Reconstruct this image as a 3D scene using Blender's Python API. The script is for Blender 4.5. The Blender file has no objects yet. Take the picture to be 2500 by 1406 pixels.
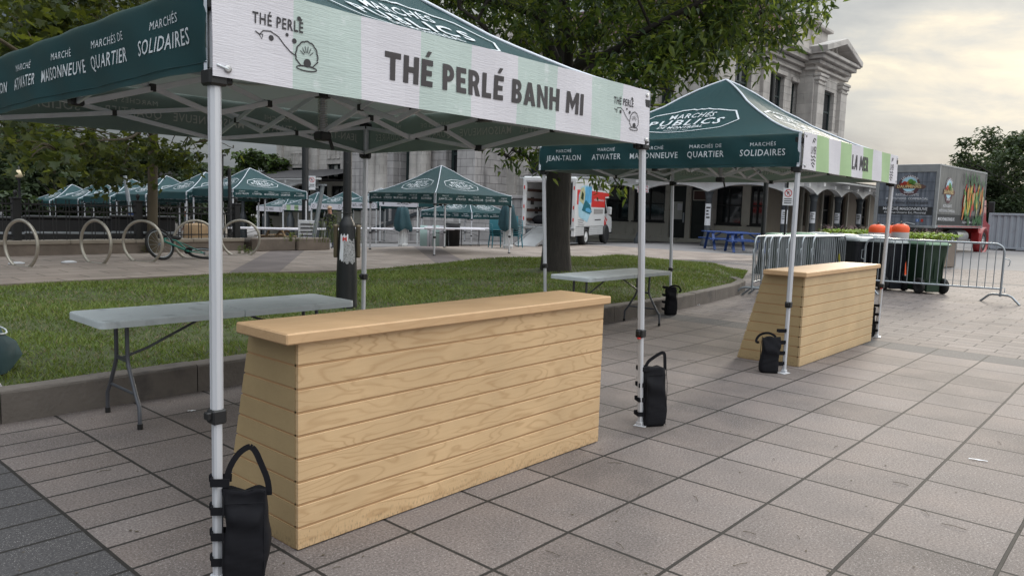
import bpy, bmesh, math, random
import numpy as np
from mathutils import Vector, Matrix
random.seed(7); RNG = np.random.default_rng(7)
R = math.radians; PI = math.pi
scene = bpy.context.scene
COL = scene.collection

# ------------------------------------------------------------------ camera
CAM = np.array([-4.1286, -2.4375, 1.44397])
YAW, PITCH, ROLL, FPX = 0.723514170, 0.105234730, -0.0308448037, 1829.69852
_f = np.array([math.cos(PITCH)*math.cos(YAW), math.cos(PITCH)*math.sin(YAW), -math.sin(PITCH)])
_r = np.array([math.sin(YAW), -math.cos(YAW), 0.0]); _d = np.cross(_f, _r)
_r2 = math.cos(ROLL)*_r + math.sin(ROLL)*_d; _d2 = -math.sin(ROLL)*_r + math.cos(ROLL)*_d
CM = np.array([_r2, _d2, _f])
cam_data = bpy.data.cameras.new('camera'); cam = bpy.data.objects.new('camera', cam_data); COL.objects.link(cam)
cam_data.sensor_width = 36.0; cam_data.lens = 36.0*FPX/2500.0
cam_data.clip_start = 0.05; cam_data.clip_end = 2000
_m = Matrix(((_r2[0], -_d2[0], -_f[0], CAM[0]), (_r2[1], -_d2[1], -_f[1], CAM[1]), (_r2[2], -_d2[2], -_f[2], CAM[2]), (0, 0, 0, 1)))
cam.matrix_world = _m
scene.camera = cam

# ------------------------------------------------------------------ world, sun, exposure
SUN_AZ, SUN_EL = R(10), R(14)
world = bpy.data.worlds.new("World"); scene.world = world; world.use_nodes = True
wt = world.node_tree; wt.nodes.clear()
def WN(t, **k):
    n = wt.nodes.new(t)
    for a, b in k.items():
        setattr(n, a, b)
    return n
def build_world():
    L = wt.links.new
    def M(op, a, b=None, c=None):
        x = WN('ShaderNodeMath', operation=op)
        for i, v in enumerate((a, b, c)):
            if v is None: continue
            if isinstance(v, (int, float)): x.inputs[i].default_value = v
            else: L(v, x.inputs[i])
        return x.outputs[0]
    out = WN('ShaderNodeOutputWorld'); bg = WN('ShaderNodeBackground'); sky = WN('ShaderNodeTexSky')
    sky.sky_type = 'NISHITA'; sky.sun_disc = False; sky.sun_elevation = SUN_EL; sky.sun_rotation = PI/2-SUN_AZ
    tc = WN('ShaderNodeTexCoord'); sep = WN('ShaderNodeSeparateXYZ'); L(tc.outputs['Generated'], sep.inputs[0])
    X, Y, Z = sep.outputs
    az = M('ARCTAN2', Y, X); el = M('ARCSINE', M('MAXIMUM', Z, 0.0))
    # layered cloud sheets: long in azimuth, thin in elevation, sloping a little
    def layer(sa, se, loc, tilt, det, rough, dist):
        cb = WN('ShaderNodeCombineXYZ'); L(M('MULTIPLY_ADD', az, sa, loc[0]), cb.inputs[0]); L(M('MULTIPLY_ADD', M('ADD', el, M('MULTIPLY', az, tilt)), se, loc[1]), cb.inputs[1]); cb.inputs[2].default_value = loc[2]
        t = WN('ShaderNodeTexNoise'); L(cb.outputs[0], t.inputs['Vector']); t.inputs['Scale'].default_value = 1.0; t.inputs['Detail'].default_value = det; t.inputs['Roughness'].default_value = rough; t.inputs['Distortion'].default_value = dist
        return t.outputs[0]
    n1 = layer(*SKY1); n2 = layer(*SKY2)
    v = M('ADD', M('MULTIPLY', n1, 0.68), M('MULTIPLY', n2, 0.32))
    ramp = WN('ShaderNodeValToRGB'); L(v, ramp.inputs[0]); e = ramp.color_ramp.elements
    e[0].position = 0.36; e[0].color = (0.36, 0.41, 0.48, 1); e[1].position = 0.72; e[1].color = (1.18, 1.08, 0.90, 1)
    for p, c in ((0.45, (0.50, 0.545, 0.59)), (0.53, (0.63, 0.66, 0.675)), (0.60, (0.86, 0.82, 0.73)), (0.645, (1.05, 0.99, 0.81))):
        q = e.new(p); q.color = (*c, 1)
    sd = (math.cos(SUN_EL)*math.cos(SUN_AZ), math.cos(SUN_EL)*math.sin(SUN_AZ), math.sin(SUN_EL))
    dt = WN('ShaderNodeVectorMath', operation='DOT_PRODUCT'); L(tc.outputs['Generated'], dt.inputs[0]); dt.inputs[1].default_value = sd
    gm = WN('ShaderNodeMapRange'); L(dt.outputs['Value'], gm.inputs[0]); gm.inputs[1].default_value = 0.70; gm.inputs[2].default_value = 1.0; gm.interpolation_type = 'SMOOTHSTEP'
    gr = WN('ShaderNodeMixRGB'); L(gm.outputs[0], gr.inputs[0]); gr.inputs[1].default_value = (0.98, 1.0, 1.03, 1); gr.inputs[2].default_value = (0.95, 0.95, 0.93, 1)
    mul = WN('ShaderNodeMixRGB', blend_type='MULTIPLY'); mul.inputs[0].default_value = 1; L(ramp.outputs[0], mul.inputs[1]); L(gr.outputs[0], mul.inputs[2])
    # an overcast sky is brightest overhead
    zr = WN('ShaderNodeMapRange'); zr.interpolation_type = 'SMOOTHSTEP'; L(Z, zr.inputs[0]); zr.inputs[1].default_value = 0.22; zr.inputs[2].default_value = 0.95; zr.inputs[3].default_value = 0.64; zr.inputs[4].default_value = SKYTOP
    m2 = WN('ShaderNodeMixRGB', blend_type='MULTIPLY'); m2.inputs[0].default_value = 1; L(mul.outputs[0], m2.inputs[1]); L(zr.outputs[0], m2.inputs[2])
    # unseen sky made brighter behind-right of camera and dimmer left, to shape the light
    d2 = WN('ShaderNodeVectorMath', operation='DOT_PRODUCT'); L(tc.outputs['Generated'], d2.inputs[0]); d2.inputs[1].default_value = FILL_DIR
    dr = WN('ShaderNodeMapRange'); L(d2.outputs['Value'], dr.inputs[0]); dr.inputs[1].default_value = -0.85; dr.inputs[2].default_value = 0.95; dr.inputs[3].default_value = FILL_LO; dr.inputs[4].default_value = FILL_HI
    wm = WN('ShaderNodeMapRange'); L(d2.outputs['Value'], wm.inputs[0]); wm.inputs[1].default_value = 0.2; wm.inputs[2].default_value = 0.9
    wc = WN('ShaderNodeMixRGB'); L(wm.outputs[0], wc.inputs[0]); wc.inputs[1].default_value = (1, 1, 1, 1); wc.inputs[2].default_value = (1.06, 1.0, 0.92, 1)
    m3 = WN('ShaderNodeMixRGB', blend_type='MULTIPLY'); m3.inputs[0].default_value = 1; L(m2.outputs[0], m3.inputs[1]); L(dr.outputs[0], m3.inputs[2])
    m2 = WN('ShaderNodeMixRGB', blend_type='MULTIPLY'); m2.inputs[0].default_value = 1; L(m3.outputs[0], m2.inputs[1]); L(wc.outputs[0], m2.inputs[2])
    sk = WN('ShaderNodeMixRGB', blend_type='MULTIPLY'); sk.inputs[0].default_value = 1; L(sky.outputs[0], sk.inputs[1]); sk.inputs[2].default_value = (0.10, 0.10, 0.10, 1)
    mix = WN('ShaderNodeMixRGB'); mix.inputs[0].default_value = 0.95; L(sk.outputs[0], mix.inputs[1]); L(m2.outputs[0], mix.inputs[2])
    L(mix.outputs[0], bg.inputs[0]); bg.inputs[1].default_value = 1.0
    L(bg.outputs[0], out.inputs[0])
SKY1 = (2.2, 9.0, (4.29, 0.37, 9.1), -0.12, 7, 0.50, 0.25)
SKY2 = (9.0, 26.0, (0.0, 0.0, 4.0), -0.10, 6, 0.60, 0.3)
SKYTOP = 2.6
FILL_DIR, FILL_LO, FILL_HI = (0.42, -0.86, 0.28), 0.20, 1.85
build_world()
sun_data = bpy.data.lights.new('sun', 'SUN'); sun = bpy.data.objects.new('sun', sun_data); COL.objects.link(sun)
sun_data.energy = 1.5; sun_data.angle = R(12); sun_data.color = (1.0, 0.90, 0.76)
sun.rotation_euler = Vector((math.cos(SUN_EL)*math.cos(SUN_AZ), math.cos(SUN_EL)*math.sin(SUN_AZ), math.sin(SUN_EL))).to_track_quat('Z', 'Y').to_euler()
vs = scene.view_settings
vs.view_transform = 'Standard'; vs.look = 'None'; vs.exposure = 0.32; vs.gamma = 1.0; vs.use_curve_mapping = False

# ------------------------------------------------------------------ where things stand (photo pixel -> real point)
def ray(px, py): return CM.T @ np.array([(px-1250)/FPX, (py-703)/FPX, 1.0])
def PX(px, py, X): d = ray(px, py); return CAM + d*(X-CAM[0])/d[0]
def PY(px, py, Y): d = ray(px, py); return CAM + d*(Y-CAM[1])/d[1]
def PZ(px, py, Z): d = ray(px, py); return CAM + d*(Z-CAM[2])/d[2]
def PD(px, py, D): d = ray(px, py); return CAM + d*D          # D metres in front of the lens
def gz(y): return -0.045*max(0.0, min(y, 60.0)-16.3)       # the square falls away behind the path

# ------------------------------------------------------------------ materials
MATS = {}
def mat(name, col, rough=0.6, metal=0.0, var=0.0, vscale=3.0, bump=0.0, bscale=60.0, trans=0.0, tcol=None, spec=None, stretch=None, coat=0.0, sheen=0.0, stain=None):
    m = bpy.data.materials.new(name); m.use_nodes = True; MATS[name] = m
    nt = m.node_tree; n = nt.nodes; L = nt.links.new
    p = n['Principled BSDF']; p.inputs['Base Color'].default_value = (*col, 1); p.inputs['Roughness'].default_value = rough; p.inputs['Metallic'].default_value = metal
    if spec is not None: p.inputs['Specular IOR Level'].default_value = spec
    if coat: p.inputs['Coat Weight'].default_value = coat
    if sheen: p.inputs['Sheen Weight'].default_value = sheen
    tc = n.new('ShaderNodeTexCoord'); src = tc.outputs['Object']
    if stretch:
        mp = n.new('ShaderNodeMapping'); mp.inputs['Scale'].default_value = stretch; L(src, mp.inputs[0]); src = mp.outputs[0]
    if var:
        t = n.new('ShaderNodeTexNoise'); t.inputs['Scale'].default_value = vscale; t.inputs['Detail'].default_value = 6; t.inputs['Roughness'].default_value = 0.62; L(src, t.inputs['Vector'])
        r = n.new('ShaderNodeMapRange'); r.inputs[1].default_value = 0.25; r.inputs[2].default_value = 0.75; r.inputs[3].default_value = 1-var; r.inputs[4].default_value = 1+var; L(t.outputs[0], r.inputs[0])
        mx = n.new('ShaderNodeMixRGB'); mx.blend_type = 'MULTIPLY'; mx.inputs[0].default_value = 1; mx.inputs[1].default_value = (*col, 1); L(r.outputs[0], mx.inputs[2])
        last = mx.outputs[0]
        if stain:
            t2 = n.new('ShaderNodeTexNoise'); t2.inputs['Scale'].default_value = stain[1]; t2.inputs['Detail'].default_value = 8; L(tc.outputs['Object'], t2.inputs['Vector'])
            r2 = n.new('ShaderNodeMapRange'); r2.inputs[1].default_value = stain[2]; r2.inputs[2].default_value = stain[2]+0.12; L(t2.outputs[0], r2.inputs[0])
            m2 = n.new('ShaderNodeMixRGB'); L(r2.outputs[0], m2.inputs[0]); L(last, m2.inputs[1]); m2.inputs[2].default_value = (*stain[0], 1); last = m2.outputs[0]
        L(last, p.inputs['Base Color'])
        rr = n.new('ShaderNodeMapRange'); rr.inputs[3].default_value = max(0.02, rough-0.12*rough); rr.inputs[4].default_value = min(1, rough+0.15*rough); L(t.outputs[0], rr.inputs[0]); L(rr.outputs[0], p.inputs['Roughness'])
    if bump:
        b = n.new('ShaderNodeTexNoise'); b.inputs['Scale'].default_value = bscale; b.inputs['Detail'].default_value = 5; L(src, b.inputs['Vector'])
        bn = n.new('ShaderNodeBump'); bn.inputs['Strength'].default_value = bump; bn.inputs['Distance'].default_value = 0.01; L(b.outputs[0], bn.inputs['Height']); L(bn.outputs[0], p.inputs['Normal'])
    if trans:
        ts = n.new('ShaderNodeBsdfTranslucent'); ts.inputs[0].default_value = (*(tcol or col), 1); ms = n.new('ShaderNodeMixShader'); ms.inputs[0].default_value = trans
        L(p.outputs[0], ms.inputs[1]); L(ts.outputs[0], ms.inputs[2]); L(ms.outputs[0], n['Material Output'].inputs[0])
    return m

# ------------------------------------------------------------------ mesh builder
def ss(a, b, x):
    t = min(1, max(0, (x-a)/(b-a))); return t*t*(3-2*t)
def Vv(*a): return np.array(a, float)
def frame_z(d):
    d = np.array(d, float); d = d/np.linalg.norm(d)
    a = np.array([0, 0, 1.0]) if abs(d[2]) < 0.95 else np.array([1.0, 0, 0])
    u = np.cross(a, d); u /= np.linalg.norm(u); v = np.cross(d, u)
    return u, v, d
class MB:
    def __init__(s): s.v = []; s.f = []; s.m = []; s.sm = []; s.T = None
    def add(s, V, F, mi=0, smooth=False):
        o = len(s.v)
        if s.T is not None:
            V = [tuple(s.T @ Vector(tuple(p))) for p in V]
        s.v.extend([tuple(map(float, p)) for p in V]); s.f.extend([tuple(i+o for i in f) for f in F]); s.m.extend([mi]*len(F)); s.sm.extend([smooth]*len(F))
        return s
    def quad(s, a, b, c, d, mi=0): return s.add([a, b, c, d], [(0, 1, 2, 3)], mi)
    def box(s, c, size, mi=0, bev=0.0, rz=0.0, ax=None):
        """box of centre c and size; ax = 3 axes (rows) or rz turn"""
        sx, sy, sz = [x/2 for x in size]
        if ax is None:
            cz, sn = math.cos(rz), math.sin(rz); ax = ((cz, sn, 0), (-sn, cz, 0), (0, 0, 1))
        A = np.array(ax, float); c = np.array(c, float)
        if bev <= 0:
            P = [c + A[0]*x*sx + A[1]*y*sy + A[2]*z*sz for z in (-1, 1) for y in (-1, 1) for x in (-1, 1)]
            F = [(0, 2, 3, 1), (4, 5, 7, 6), (0, 1, 5, 4), (2, 6, 7, 3), (0, 4, 6, 2), (1, 3, 7, 5)]
            return s.add(P, F, mi)
        b = min(bev, sx*0.9, sy*0.9, sz*0.9)
        P = []; idx = {}
        for x in (-1, 1):
            for y in (-1, 1):
                for z in (-1, 1):
                    for k in range(3):
                        q = [x*(sx-b), y*(sy-b), z*(sz-b)]; q[k] = (x*sx, y*sy, z*sz)[k]
                        idx[(x, y, z, k)] = len(P); P.append(c + A[0]*q[0] + A[1]*q[1] + A[2]*q[2])
        F = []
        for k in range(3):
            for sg in (-1, 1):
                o = [(-1, -1), (1, -1), (1, 1), (-1, 1)]
                f = []
                for a2, b2 in o:
                    t = [0, 0, 0]; t[k] = sg; t[(k+1) % 3] = a2; t[(k+2) % 3] = b2; f.append(idx[(*t, k)])
                F.append(tuple(f if sg > 0 else f[::-1]))
        for k in range(3):       # edges along axis k
            a, e = (k+1) % 3, (k+2) % 3
            for sa in (-1, 1):
                for se in (-1, 1):
                    t0 = [0, 0, 0]; t0[k] = -1; t0[a] = sa; t0[e] = se; t1 = list(t0); t1[k] = 1
                    f = (idx[(*t0, a)], idx[(*t1, a)], idx[(*t1, e)], idx[(*t0, e)])
                    F.append(f if sa*se < 0 else f[::-1])
        for x in (-1, 1):
            for y in (-1, 1):
                for z in (-1, 1):
                    f = (idx[(x, y, z, 0)], idx[(x, y, z, 1)], idx[(x, y, z, 2)]); F.append(f if x*y*z > 0 else f[::-1])
        return s.add(P, F, mi)
    def bar(s, p0, p1, w, h, mi=0, bev=0.0, up=None):
        p0 = np.array(p0, float); p1 = np.array(p1, float); d = p1-p0; l = np.linalg.norm(d); d /= l
        a = np.array(up if up is not None else ((0, 0, 1) if abs(d[2]) < 0.95 else (0, 1, 0)), float)
        u = np.cross(a, d); u /= np.linalg.norm(u); v = np.cross(d, u)
        return s.box((p0+p1)/2, (w, h, l), mi, bev, ax=(u, v, d))
    def tube(s, pts, r, n=8, mi=0, cap=True, closed=False, smooth=True, flat=1.0):
        P = [np.array(p, float) for p in pts]; rs = r if hasattr(r, '__len__') else [r]*len(P)
        V = []; F = []; m = len(P); pu = None
        for i in range(m):
            if closed: d = P[(i+1) % m]-P[i-1]
            else: d = P[min(i+1, m-1)]-P[max(i-1, 0)]
            u, v, d = frame_z(d)
            if pu is not None:
                u = pu - d*np.dot(pu, d); nu = np.linalg.norm(u)
                if nu > 1e-6: u = u/nu; v = np.cross(d, u)
                else: u, v, d = frame_z(d)
            pu = u
            for k in range(n):
                t = 2*PI*k/n; V.append(P[i] + rs[i]*(math.cos(t)*u*flat + math.sin(t)*v))
        for i in range(m if closed else m-1):
            j = (i+1) % m
            for k in range(n): F.append((i*n+k, i*n+(k+1) % n, j*n+(k+1) % n, j*n+k))
        s.add(V, F, mi, smooth)
        if cap and not closed:
            s.add(V[:n], [tuple(range(n))[::-1]], mi); s.add(V[-n:], [tuple(range(n))], mi)
        return s
    def lathe(s, prof, c=(0, 0, 0), n=16, mi=0, smooth=True, ax=None, sq=1.0):
        """prof: (radius, height) pairs"""
        A = np.array(ax if ax is not None else np.eye(3), float); c = np.array(c, float); V = []; F = []
        for r, z in prof:
            for k in range(n):
                t = 2*PI*k/n; V.append(c + A[0]*r*math.cos(t) + A[1]*r*sq*math.sin(t) + A[2]*z)
        for i in range(len(prof)-1):
            for k in range(n): F.append((i*n+k, i*n+(k+1) % n, (i+1)*n+(k+1) % n, (i+1)*n+k))
        s.add(V, F, mi, smooth)
        if prof[0][0] > 1e-4: s.add(V[:n], [tuple(range(n))[::-1]], mi)
        if prof[-1][0] > 1e-4: s.add(V[-n:], [tuple(range(n))], mi)
        return s
    def prism(s, poly, f0, f1, mi=0):
        """poly: 2D outline; f0,f1 map it to the two ends"""
        n = len(poly); V = [f0(*p) for p in poly]+[f1(*p) for p in poly]
        F = [tuple(range(n))[::-1], tuple(range(n, 2*n))]+[(i, (i+1) % n, n+(i+1) % n, n+i) for i in range(n)]
        return s.add(V, F, mi)
    def sphere(s, c, r, mi=0, n=12, m=8, sc=(1, 1, 1)):
        V = []; F = []
        for i in range(m+1):
            a = PI*i/m
            for k in range(n):
                t = 2*PI*k/n; V.append((c[0]+r*sc[0]*math.sin(a)*math.cos(t), c[1]+r*sc[1]*math.sin(a)*math.sin(t), c[2]+r*sc[2]*math.cos(a)))
        for i in range(m):
            for k in range(n): F.append((i*n+k, (i+1)*n+k, (i+1)*n+(k+1) % n, i*n+(k+1) % n))
        return s.add(V, F, mi, True)
    def text(s, body, size, f, mi=0, bold=0.0, xs=1.0, sp=1.0, align='CENTER', width=None):
        V, F = text_mesh(body, bold, sp)
        x0, x1 = V[:, 0].min(), V[:, 0].max()
        k = size*xs
        if width: k = width/(x1-x0)
        off = {'CENTER': (x0+x1)/2, 'LEFT': x0, 'RIGHT': x1}[align]
        return s.add([f((p[0]-off)*k, p[1]*size) for p in V], F, mi)
    def build(s, name, mats, parent=None, smooth=None, loc=None, rz=0.0):
        me = bpy.data.meshes.new(name); me.from_pydata(s.v, [], s.f)
        for m in (mats if isinstance(mats, (list, tuple)) else [mats]): me.materials.append(MATS[m] if isinstance(m, str) else m)
        me.polygons.foreach_set('material_index', s.m); me.polygons.foreach_set('use_smooth', [bool(x) for x in s.sm] if smooth is None else [smooth]*len(s.f)); me.update()
        o = bpy.data.objects.new(name, me); COL.objects.link(o)
        if parent: o.parent = parent
        if loc is not None: o.location = loc
        if rz: o.rotation_euler = (0, 0, rz)
        return o
_TX = {}
def text_mesh(body, bold=0.0, sp=1.0):
    key = (body, bold, sp)
    if key not in _TX:
        cu = bpy.data.curves.new('lettering', 'FONT'); cu.body = body; cu.size = 1.0; cu.offset = bold; cu.space_character = sp; cu.resolution_u = 2
        ob = bpy.data.objects.new('lettering', cu); COL.objects.link(ob)
        dg = bpy.context.evaluated_depsgraph_get(); me = ob.evaluated_get(dg).to_mesh()
        V = np.zeros(len(me.vertices)*3); me.vertices.foreach_get('co', V); V = V.reshape(-1, 3)
        F = [tuple(p.vertices) for p in me.polygons]
        ob.evaluated_get(dg).to_mesh_clear(); bpy.data.objects.remove(ob); bpy.data.curves.remove(cu)
        # cap height to 1
        _TX[key] = (V[:, :2]/0.7, F)
    return _TX[key]
def plane(O, U, V, N=None, off=0.0):
    O = np.array(O, float); U = np.array(U, float); V = np.array(V, float); N = np.cross(U, V) if N is None else np.array(N, float)
    return lambda x, y: O + U*x + V*y + N*off
def thing(name, label, cat, loc=(0, 0, 0), rz=0.0, group=None):
    o = bpy.data.objects.new(name, None); COL.objects.link(o); o.location = tuple(map(float, loc)); o.rotation_euler = (0, 0, rz); o.empty_display_size = 0.2
    return tag(o, label, cat, group)
def tag(o, label=None, cat=None, group=None, kind=None):
    if label: o['label'] = label
    if cat: o['category'] = cat
    if group: o['group'] = group
    if kind: o['kind'] = kind
    return o
def struct(o): o['kind'] = 'structure'; return o
KIDS = {}
def dup(root, loc, rz=0.0, label=None, group=None, scale=None):
    r = root.copy(); COL.objects.link(r); r.location = tuple(map(float, loc)); r.rotation_euler = (0, 0, rz)
    if label: r['label'] = label
    if group: r['group'] = group
    if scale: r.scale = scale
    for ch in list(root.children):
        c = ch.copy(); COL.objects.link(c); c.parent = r
        for g in list(ch.children):
            d = g.copy(); COL.objects.link(d); d.parent = c
    return r
# ------------------------------------------------------------------ material list
mat('canopy', (0.013, 0.058, 0.068), 0.5, var=0.14, vscale=2.5, bump=0.08, bscale=9, trans=0.24, tcol=(0.50, 0.58, 0.54), spec=0.22)
mat('canopy_in', (0.43, 0.435, 0.43), 0.7, var=0.06, vscale=3, trans=0.38, tcol=(0.72, 0.72, 0.68))
mat('valance_in', (0.20, 0.25, 0.24), 0.7, var=0.06, vscale=3, trans=0.42, tcol=(0.45, 0.52, 0.45))
mat('print', (0.62, 0.66, 0.70), 0.6, var=0.05, vscale=8)
mat('print_in', (0.62, 0.63, 0.60), 0.7, var=0.05, trans=0.3, tcol=(0.7, 0.7, 0.6))
mat('piping', (0.66, 0.70, 0.78), 0.5, var=0.05)
mat('vinyl_white', (0.66, 0.645, 0.70), 0.5, var=0.03, vscale=2, bump=0.25, bscale=40, stretch=(0.4, 0.4, 6))
mat('vinyl_mint', (0.49, 0.585, 0.56), 0.5, var=0.03, vscale=2, bump=0.25, bscale=40, stretch=(0.4, 0.4, 6), stain=((0.62, 0.68, 0.68), 14, 0.62))
mat('vinyl_green', (0.36, 0.52, 0.28), 0.5, var=0.04, vscale=2)
mat('ink', (0.035, 0.033, 0.038), 0.5, var=0.1)
mat('ink_grey', (0.050, 0.044, 0.048), 0.5, var=0.1)
mat('alu', (0.60, 0.61, 0.65), 0.42, 0.25, var=0.07, vscale=12, stretch=(1, 1, 0.15), bump=0.05, bscale=30)
mat('white_frame', (0.66, 0.68, 0.70), 0.45, 0.1, var=0.05)
mat('plastic_black', (0.012, 0.012, 0.013), 0.45, var=0.1)
mat('plastic_red', (0.55, 0.03, 0.025), 0.4, var=0.1)
mat('steel_wire', (0.45, 0.45, 0.46), 0.35, 0.8, var=0.1)
mat('bag_black', (0.008, 0.008, 0.011), 0.85, spec=0.25, var=0.2, vscale=5, bump=0.35, bscale=7)
mat('table_grey', (0.48, 0.52, 0.54), 0.55, var=0.09, vscale=5, bump=0.05, bscale=200, stain=((0.30, 0.33, 0.35), 6, 0.6))
mat('table_leg', (0.10, 0.105, 0.12), 0.42, 0.4, var=0.1)
mat('galv', (0.33, 0.36, 0.39), 0.42, 0.65, var=0.14, vscale=14, bump=0.05)
mat('ring_steel', (0.42, 0.39, 0.34), 0.36, 0.75, var=0.18, vscale=9)
mat('iron_black', (0.011, 0.011, 0.013), 0.5, var=0.15, vscale=8)
mat('post_black', (0.010, 0.011, 0.013), 0.42, var=0.2, vscale=6, bump=0.12, bscale=18, stain=((0.05, 0.05, 0.05), 9, 0.68))
mat('rubber', (0.014, 0.014, 0.015), 0.75, var=0.15)
mat('tan_wood', (0.30, 0.20, 0.11), 0.7, var=0.2, vscale=6, stretch=(0.3, 3, 3))
mat('paint_blue', (0.015, 0.055, 0.22), 0.5, var=0.18, vscale=5)
mat('bin_dark', (0.012, 0.014, 0.020), 0.5, var=0.15, vscale=4)
mat('bin_green', (0.009, 0.030, 0.014), 0.5, var=0.15, vscale=4)
mat('bin_lid', (0.30, 0.33, 0.34), 0.4, var=0.12, vscale=4)
mat('bin_lid_green', (0.16, 0.27, 0.18), 0.4, var=0.12, vscale=4)
mat('orange', (0.75, 0.09, 0.015), 0.5, var=0.12)
mat('reflect', (0.45, 0.44, 0.45), 0.35, var=0.1)
mat('truck_white', (0.60, 0.61, 0.63), 0.35, var=0.05, vscale=1.5, stain=((0.50, 0.50, 0.50), 2, 0.6))
mat('truck_red', (0.55, 0.035, 0.03), 0.4, var=0.05)
mat('truck_blue', (0.10, 0.36, 0.60), 0.4, var=0.25, vscale=3)
mat('truck_pale', (0.34, 0.55, 0.66), 0.4, var=0.25, vscale=3)
mat('truck_dark', (0.02, 0.021, 0.023), 0.6, var=0.15)
mat('truck_metal', (0.36, 0.37, 0.38), 0.38, 0.6, var=0.12)
mat('cargo_in', (0.26, 0.25, 0.25), 0.7, var=0.1)
mat('brown_rail', (0.11, 0.06, 0.05), 0.7, var=0.1)
mat('glass_dark', (0.012, 0.015, 0.018), 0.06, spec=0.7, var=0.3, vscale=1.2)
mat('glass_pale', (0.45, 0.46, 0.43), 0.3, var=0.12, vscale=1.5)
mat('win_green', (0.018, 0.032, 0.032), 0.5, var=0.15)
mat('win_black', (0.010, 0.012, 0.013), 0.5, var=0.15)
mat('cream', (0.52, 0.50, 0.44), 0.65, var=0.07, vscale=2.5, stain=((0.30, 0.28, 0.24), 1.7, 0.62))
mat('fascia', (0.74, 0.745, 0.75), 0.6, var=0.06, vscale=2)
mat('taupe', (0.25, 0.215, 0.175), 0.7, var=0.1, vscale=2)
mat('iron_grey', (0.045, 0.052, 0.06), 0.5, var=0.12, vscale=5)
mat('door_dark', (0.011, 0.017, 0.016), 0.5, var=0.15)
mat('shingle', (0.055, 0.052, 0.055), 0.8, var=0.3, vscale=3, bump=0.4, bscale=14, stretch=(1, 1, 4))
mat('copper_red', (0.09, 0.04, 0.045), 0.7, var=0.2)
mat('paper', (0.66, 0.67, 0.71), 0.7, var=0.06, vscale=12)
mat('paper_grey', (0.30, 0.30, 0.31), 0.8, var=0.5, vscale=55, stain=((0.06, 0.06, 0.06), 40, 0.55))
mat('sign_red', (0.50, 0.04, 0.04), 0.5, var=0.1)
mat('kerb', (0.135, 0.118, 0.105), 0.9, var=0.28, vscale=2.2, bump=0.6, bscale=35, stain=((0.09, 0.08, 0.075), 3.2, 0.55))
mat('wall_stone', (0.19, 0.155, 0.13), 0.9, var=0.25, vscale=2.5, bump=0.4, bscale=25)
mat('wall_cap', (0.30, 0.26, 0.215), 0.85, var=0.15, vscale=2.5)
mat('bark', (0.026, 0.022, 0.019), 0.95, var=0.5, vscale=9, bump=1.0, bscale=11, stretch=(2.2, 2.2, 0.35))
mat('bark_tan', (0.085, 0.068, 0.045), 0.9, var=0.35, vscale=4, bump=0.5, bscale=12, stretch=(1, 1, 0.5))
mat('leaf_a', (0.055, 0.092, 0.022), 0.5, var=0.35, vscale=1.6, trans=0.45, tcol=(0.17, 0.24, 0.035))
mat('leaf_b', (0.026, 0.052, 0.018), 0.5, var=0.35, vscale=1.6, trans=0.36, tcol=(0.10, 0.16, 0.03))
mat('leaf_c', (0.095, 0.135, 0.028), 0.5, var=0.3, vscale=1.6, trans=0.5, tcol=(0.28, 0.33, 0.05))
mat('maple_a', (0.026, 0.045, 0.013), 0.55, var=0.4, vscale=1.4, trans=0.36, tcol=(0.12, 0.15, 0.02))
mat('maple_b', (0.040, 0.060, 0.015), 0.55, var=0.4, vscale=1.4, trans=0.45, tcol=(0.21, 0.24, 0.03))
mat('far_a', (0.030, 0.050, 0.022), 0.7, var=0.4, vscale=0.8, trans=0.25, tcol=(0.07, 0.11, 0.03))
mat('far_b', (0.045, 0.068, 0.030), 0.7, var=0.4, vscale=0.8, trans=0.25, tcol=(0.10, 0.14, 0.04))
mat('far_c', (0.065, 0.115, 0.022), 0.7, var=0.35, vscale=0.8, trans=0.3, tcol=(0.16, 0.24, 0.04))
mat('grass_a', (0.085, 0.140, 0.022), 0.6, var=0.35, vscale=0.8, trans=0.3, tcol=(0.16, 0.22, 0.03))
mat('grass_b', (0.150, 0.195, 0.036), 0.6, var=0.35, vscale=0.8, trans=0.3, tcol=(0.20, 0.24, 0.04))
mat('grass_dry', (0.20, 0.17, 0.085), 0.7, var=0.2, trans=0.2)
mat('turf', (0.055, 0.068, 0.022), 0.95, var=0.5, vscale=5, bump=0.5, bscale=60, stain=((0.060, 0.045, 0.03), 1.3, 0.57))
mat('lime_leaf', (0.20, 0.33, 0.025), 0.5, var=0.3, vscale=6, trans=0.3, tcol=(0.3, 0.4, 0.03))
mat('purple_leaf', (0.085, 0.035, 0.042), 0.6, var=0.3, vscale=6)
mat('soil', (0.045, 0.033, 0.025), 0.95, var=0.3, bump=0.5)
mat('skin', (0.42, 0.22, 0.16), 0.55, var=0.08)
mat('shirt_grey', (0.24, 0.25, 0.28), 0.85, var=0.1)
mat('shirt_white', (0.55, 0.56, 0.60), 0.85, var=0.1)
mat('jacket_black', (0.012, 0.012, 0.014), 0.85, var=0.1)
mat('trouser', (0.05, 0.055, 0.075), 0.85, var=0.1)
mat('cap_tan', (0.42, 0.30, 0.20), 0.8, var=0.1)
mat('hair_grey', (0.16, 0.12, 0.10), 0.8, var=0.2)
mat('teal_plastic', (0.015, 0.13, 0.17), 0.45, var=0.1)
mat('bike_teal', (0.015, 0.17, 0.13), 0.35, var=0.1)
mat('cloth_teal', (0.012, 0.05, 0.065), 0.7, var=0.25, vscale=4, bump=0.4, bscale=8)
mat('cloth_blue', (0.03, 0.09, 0.15), 0.7, var=0.3, vscale=4)
mat('board_mint', (0.45, 0.62, 0.60), 0.5, var=0.06)
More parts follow.
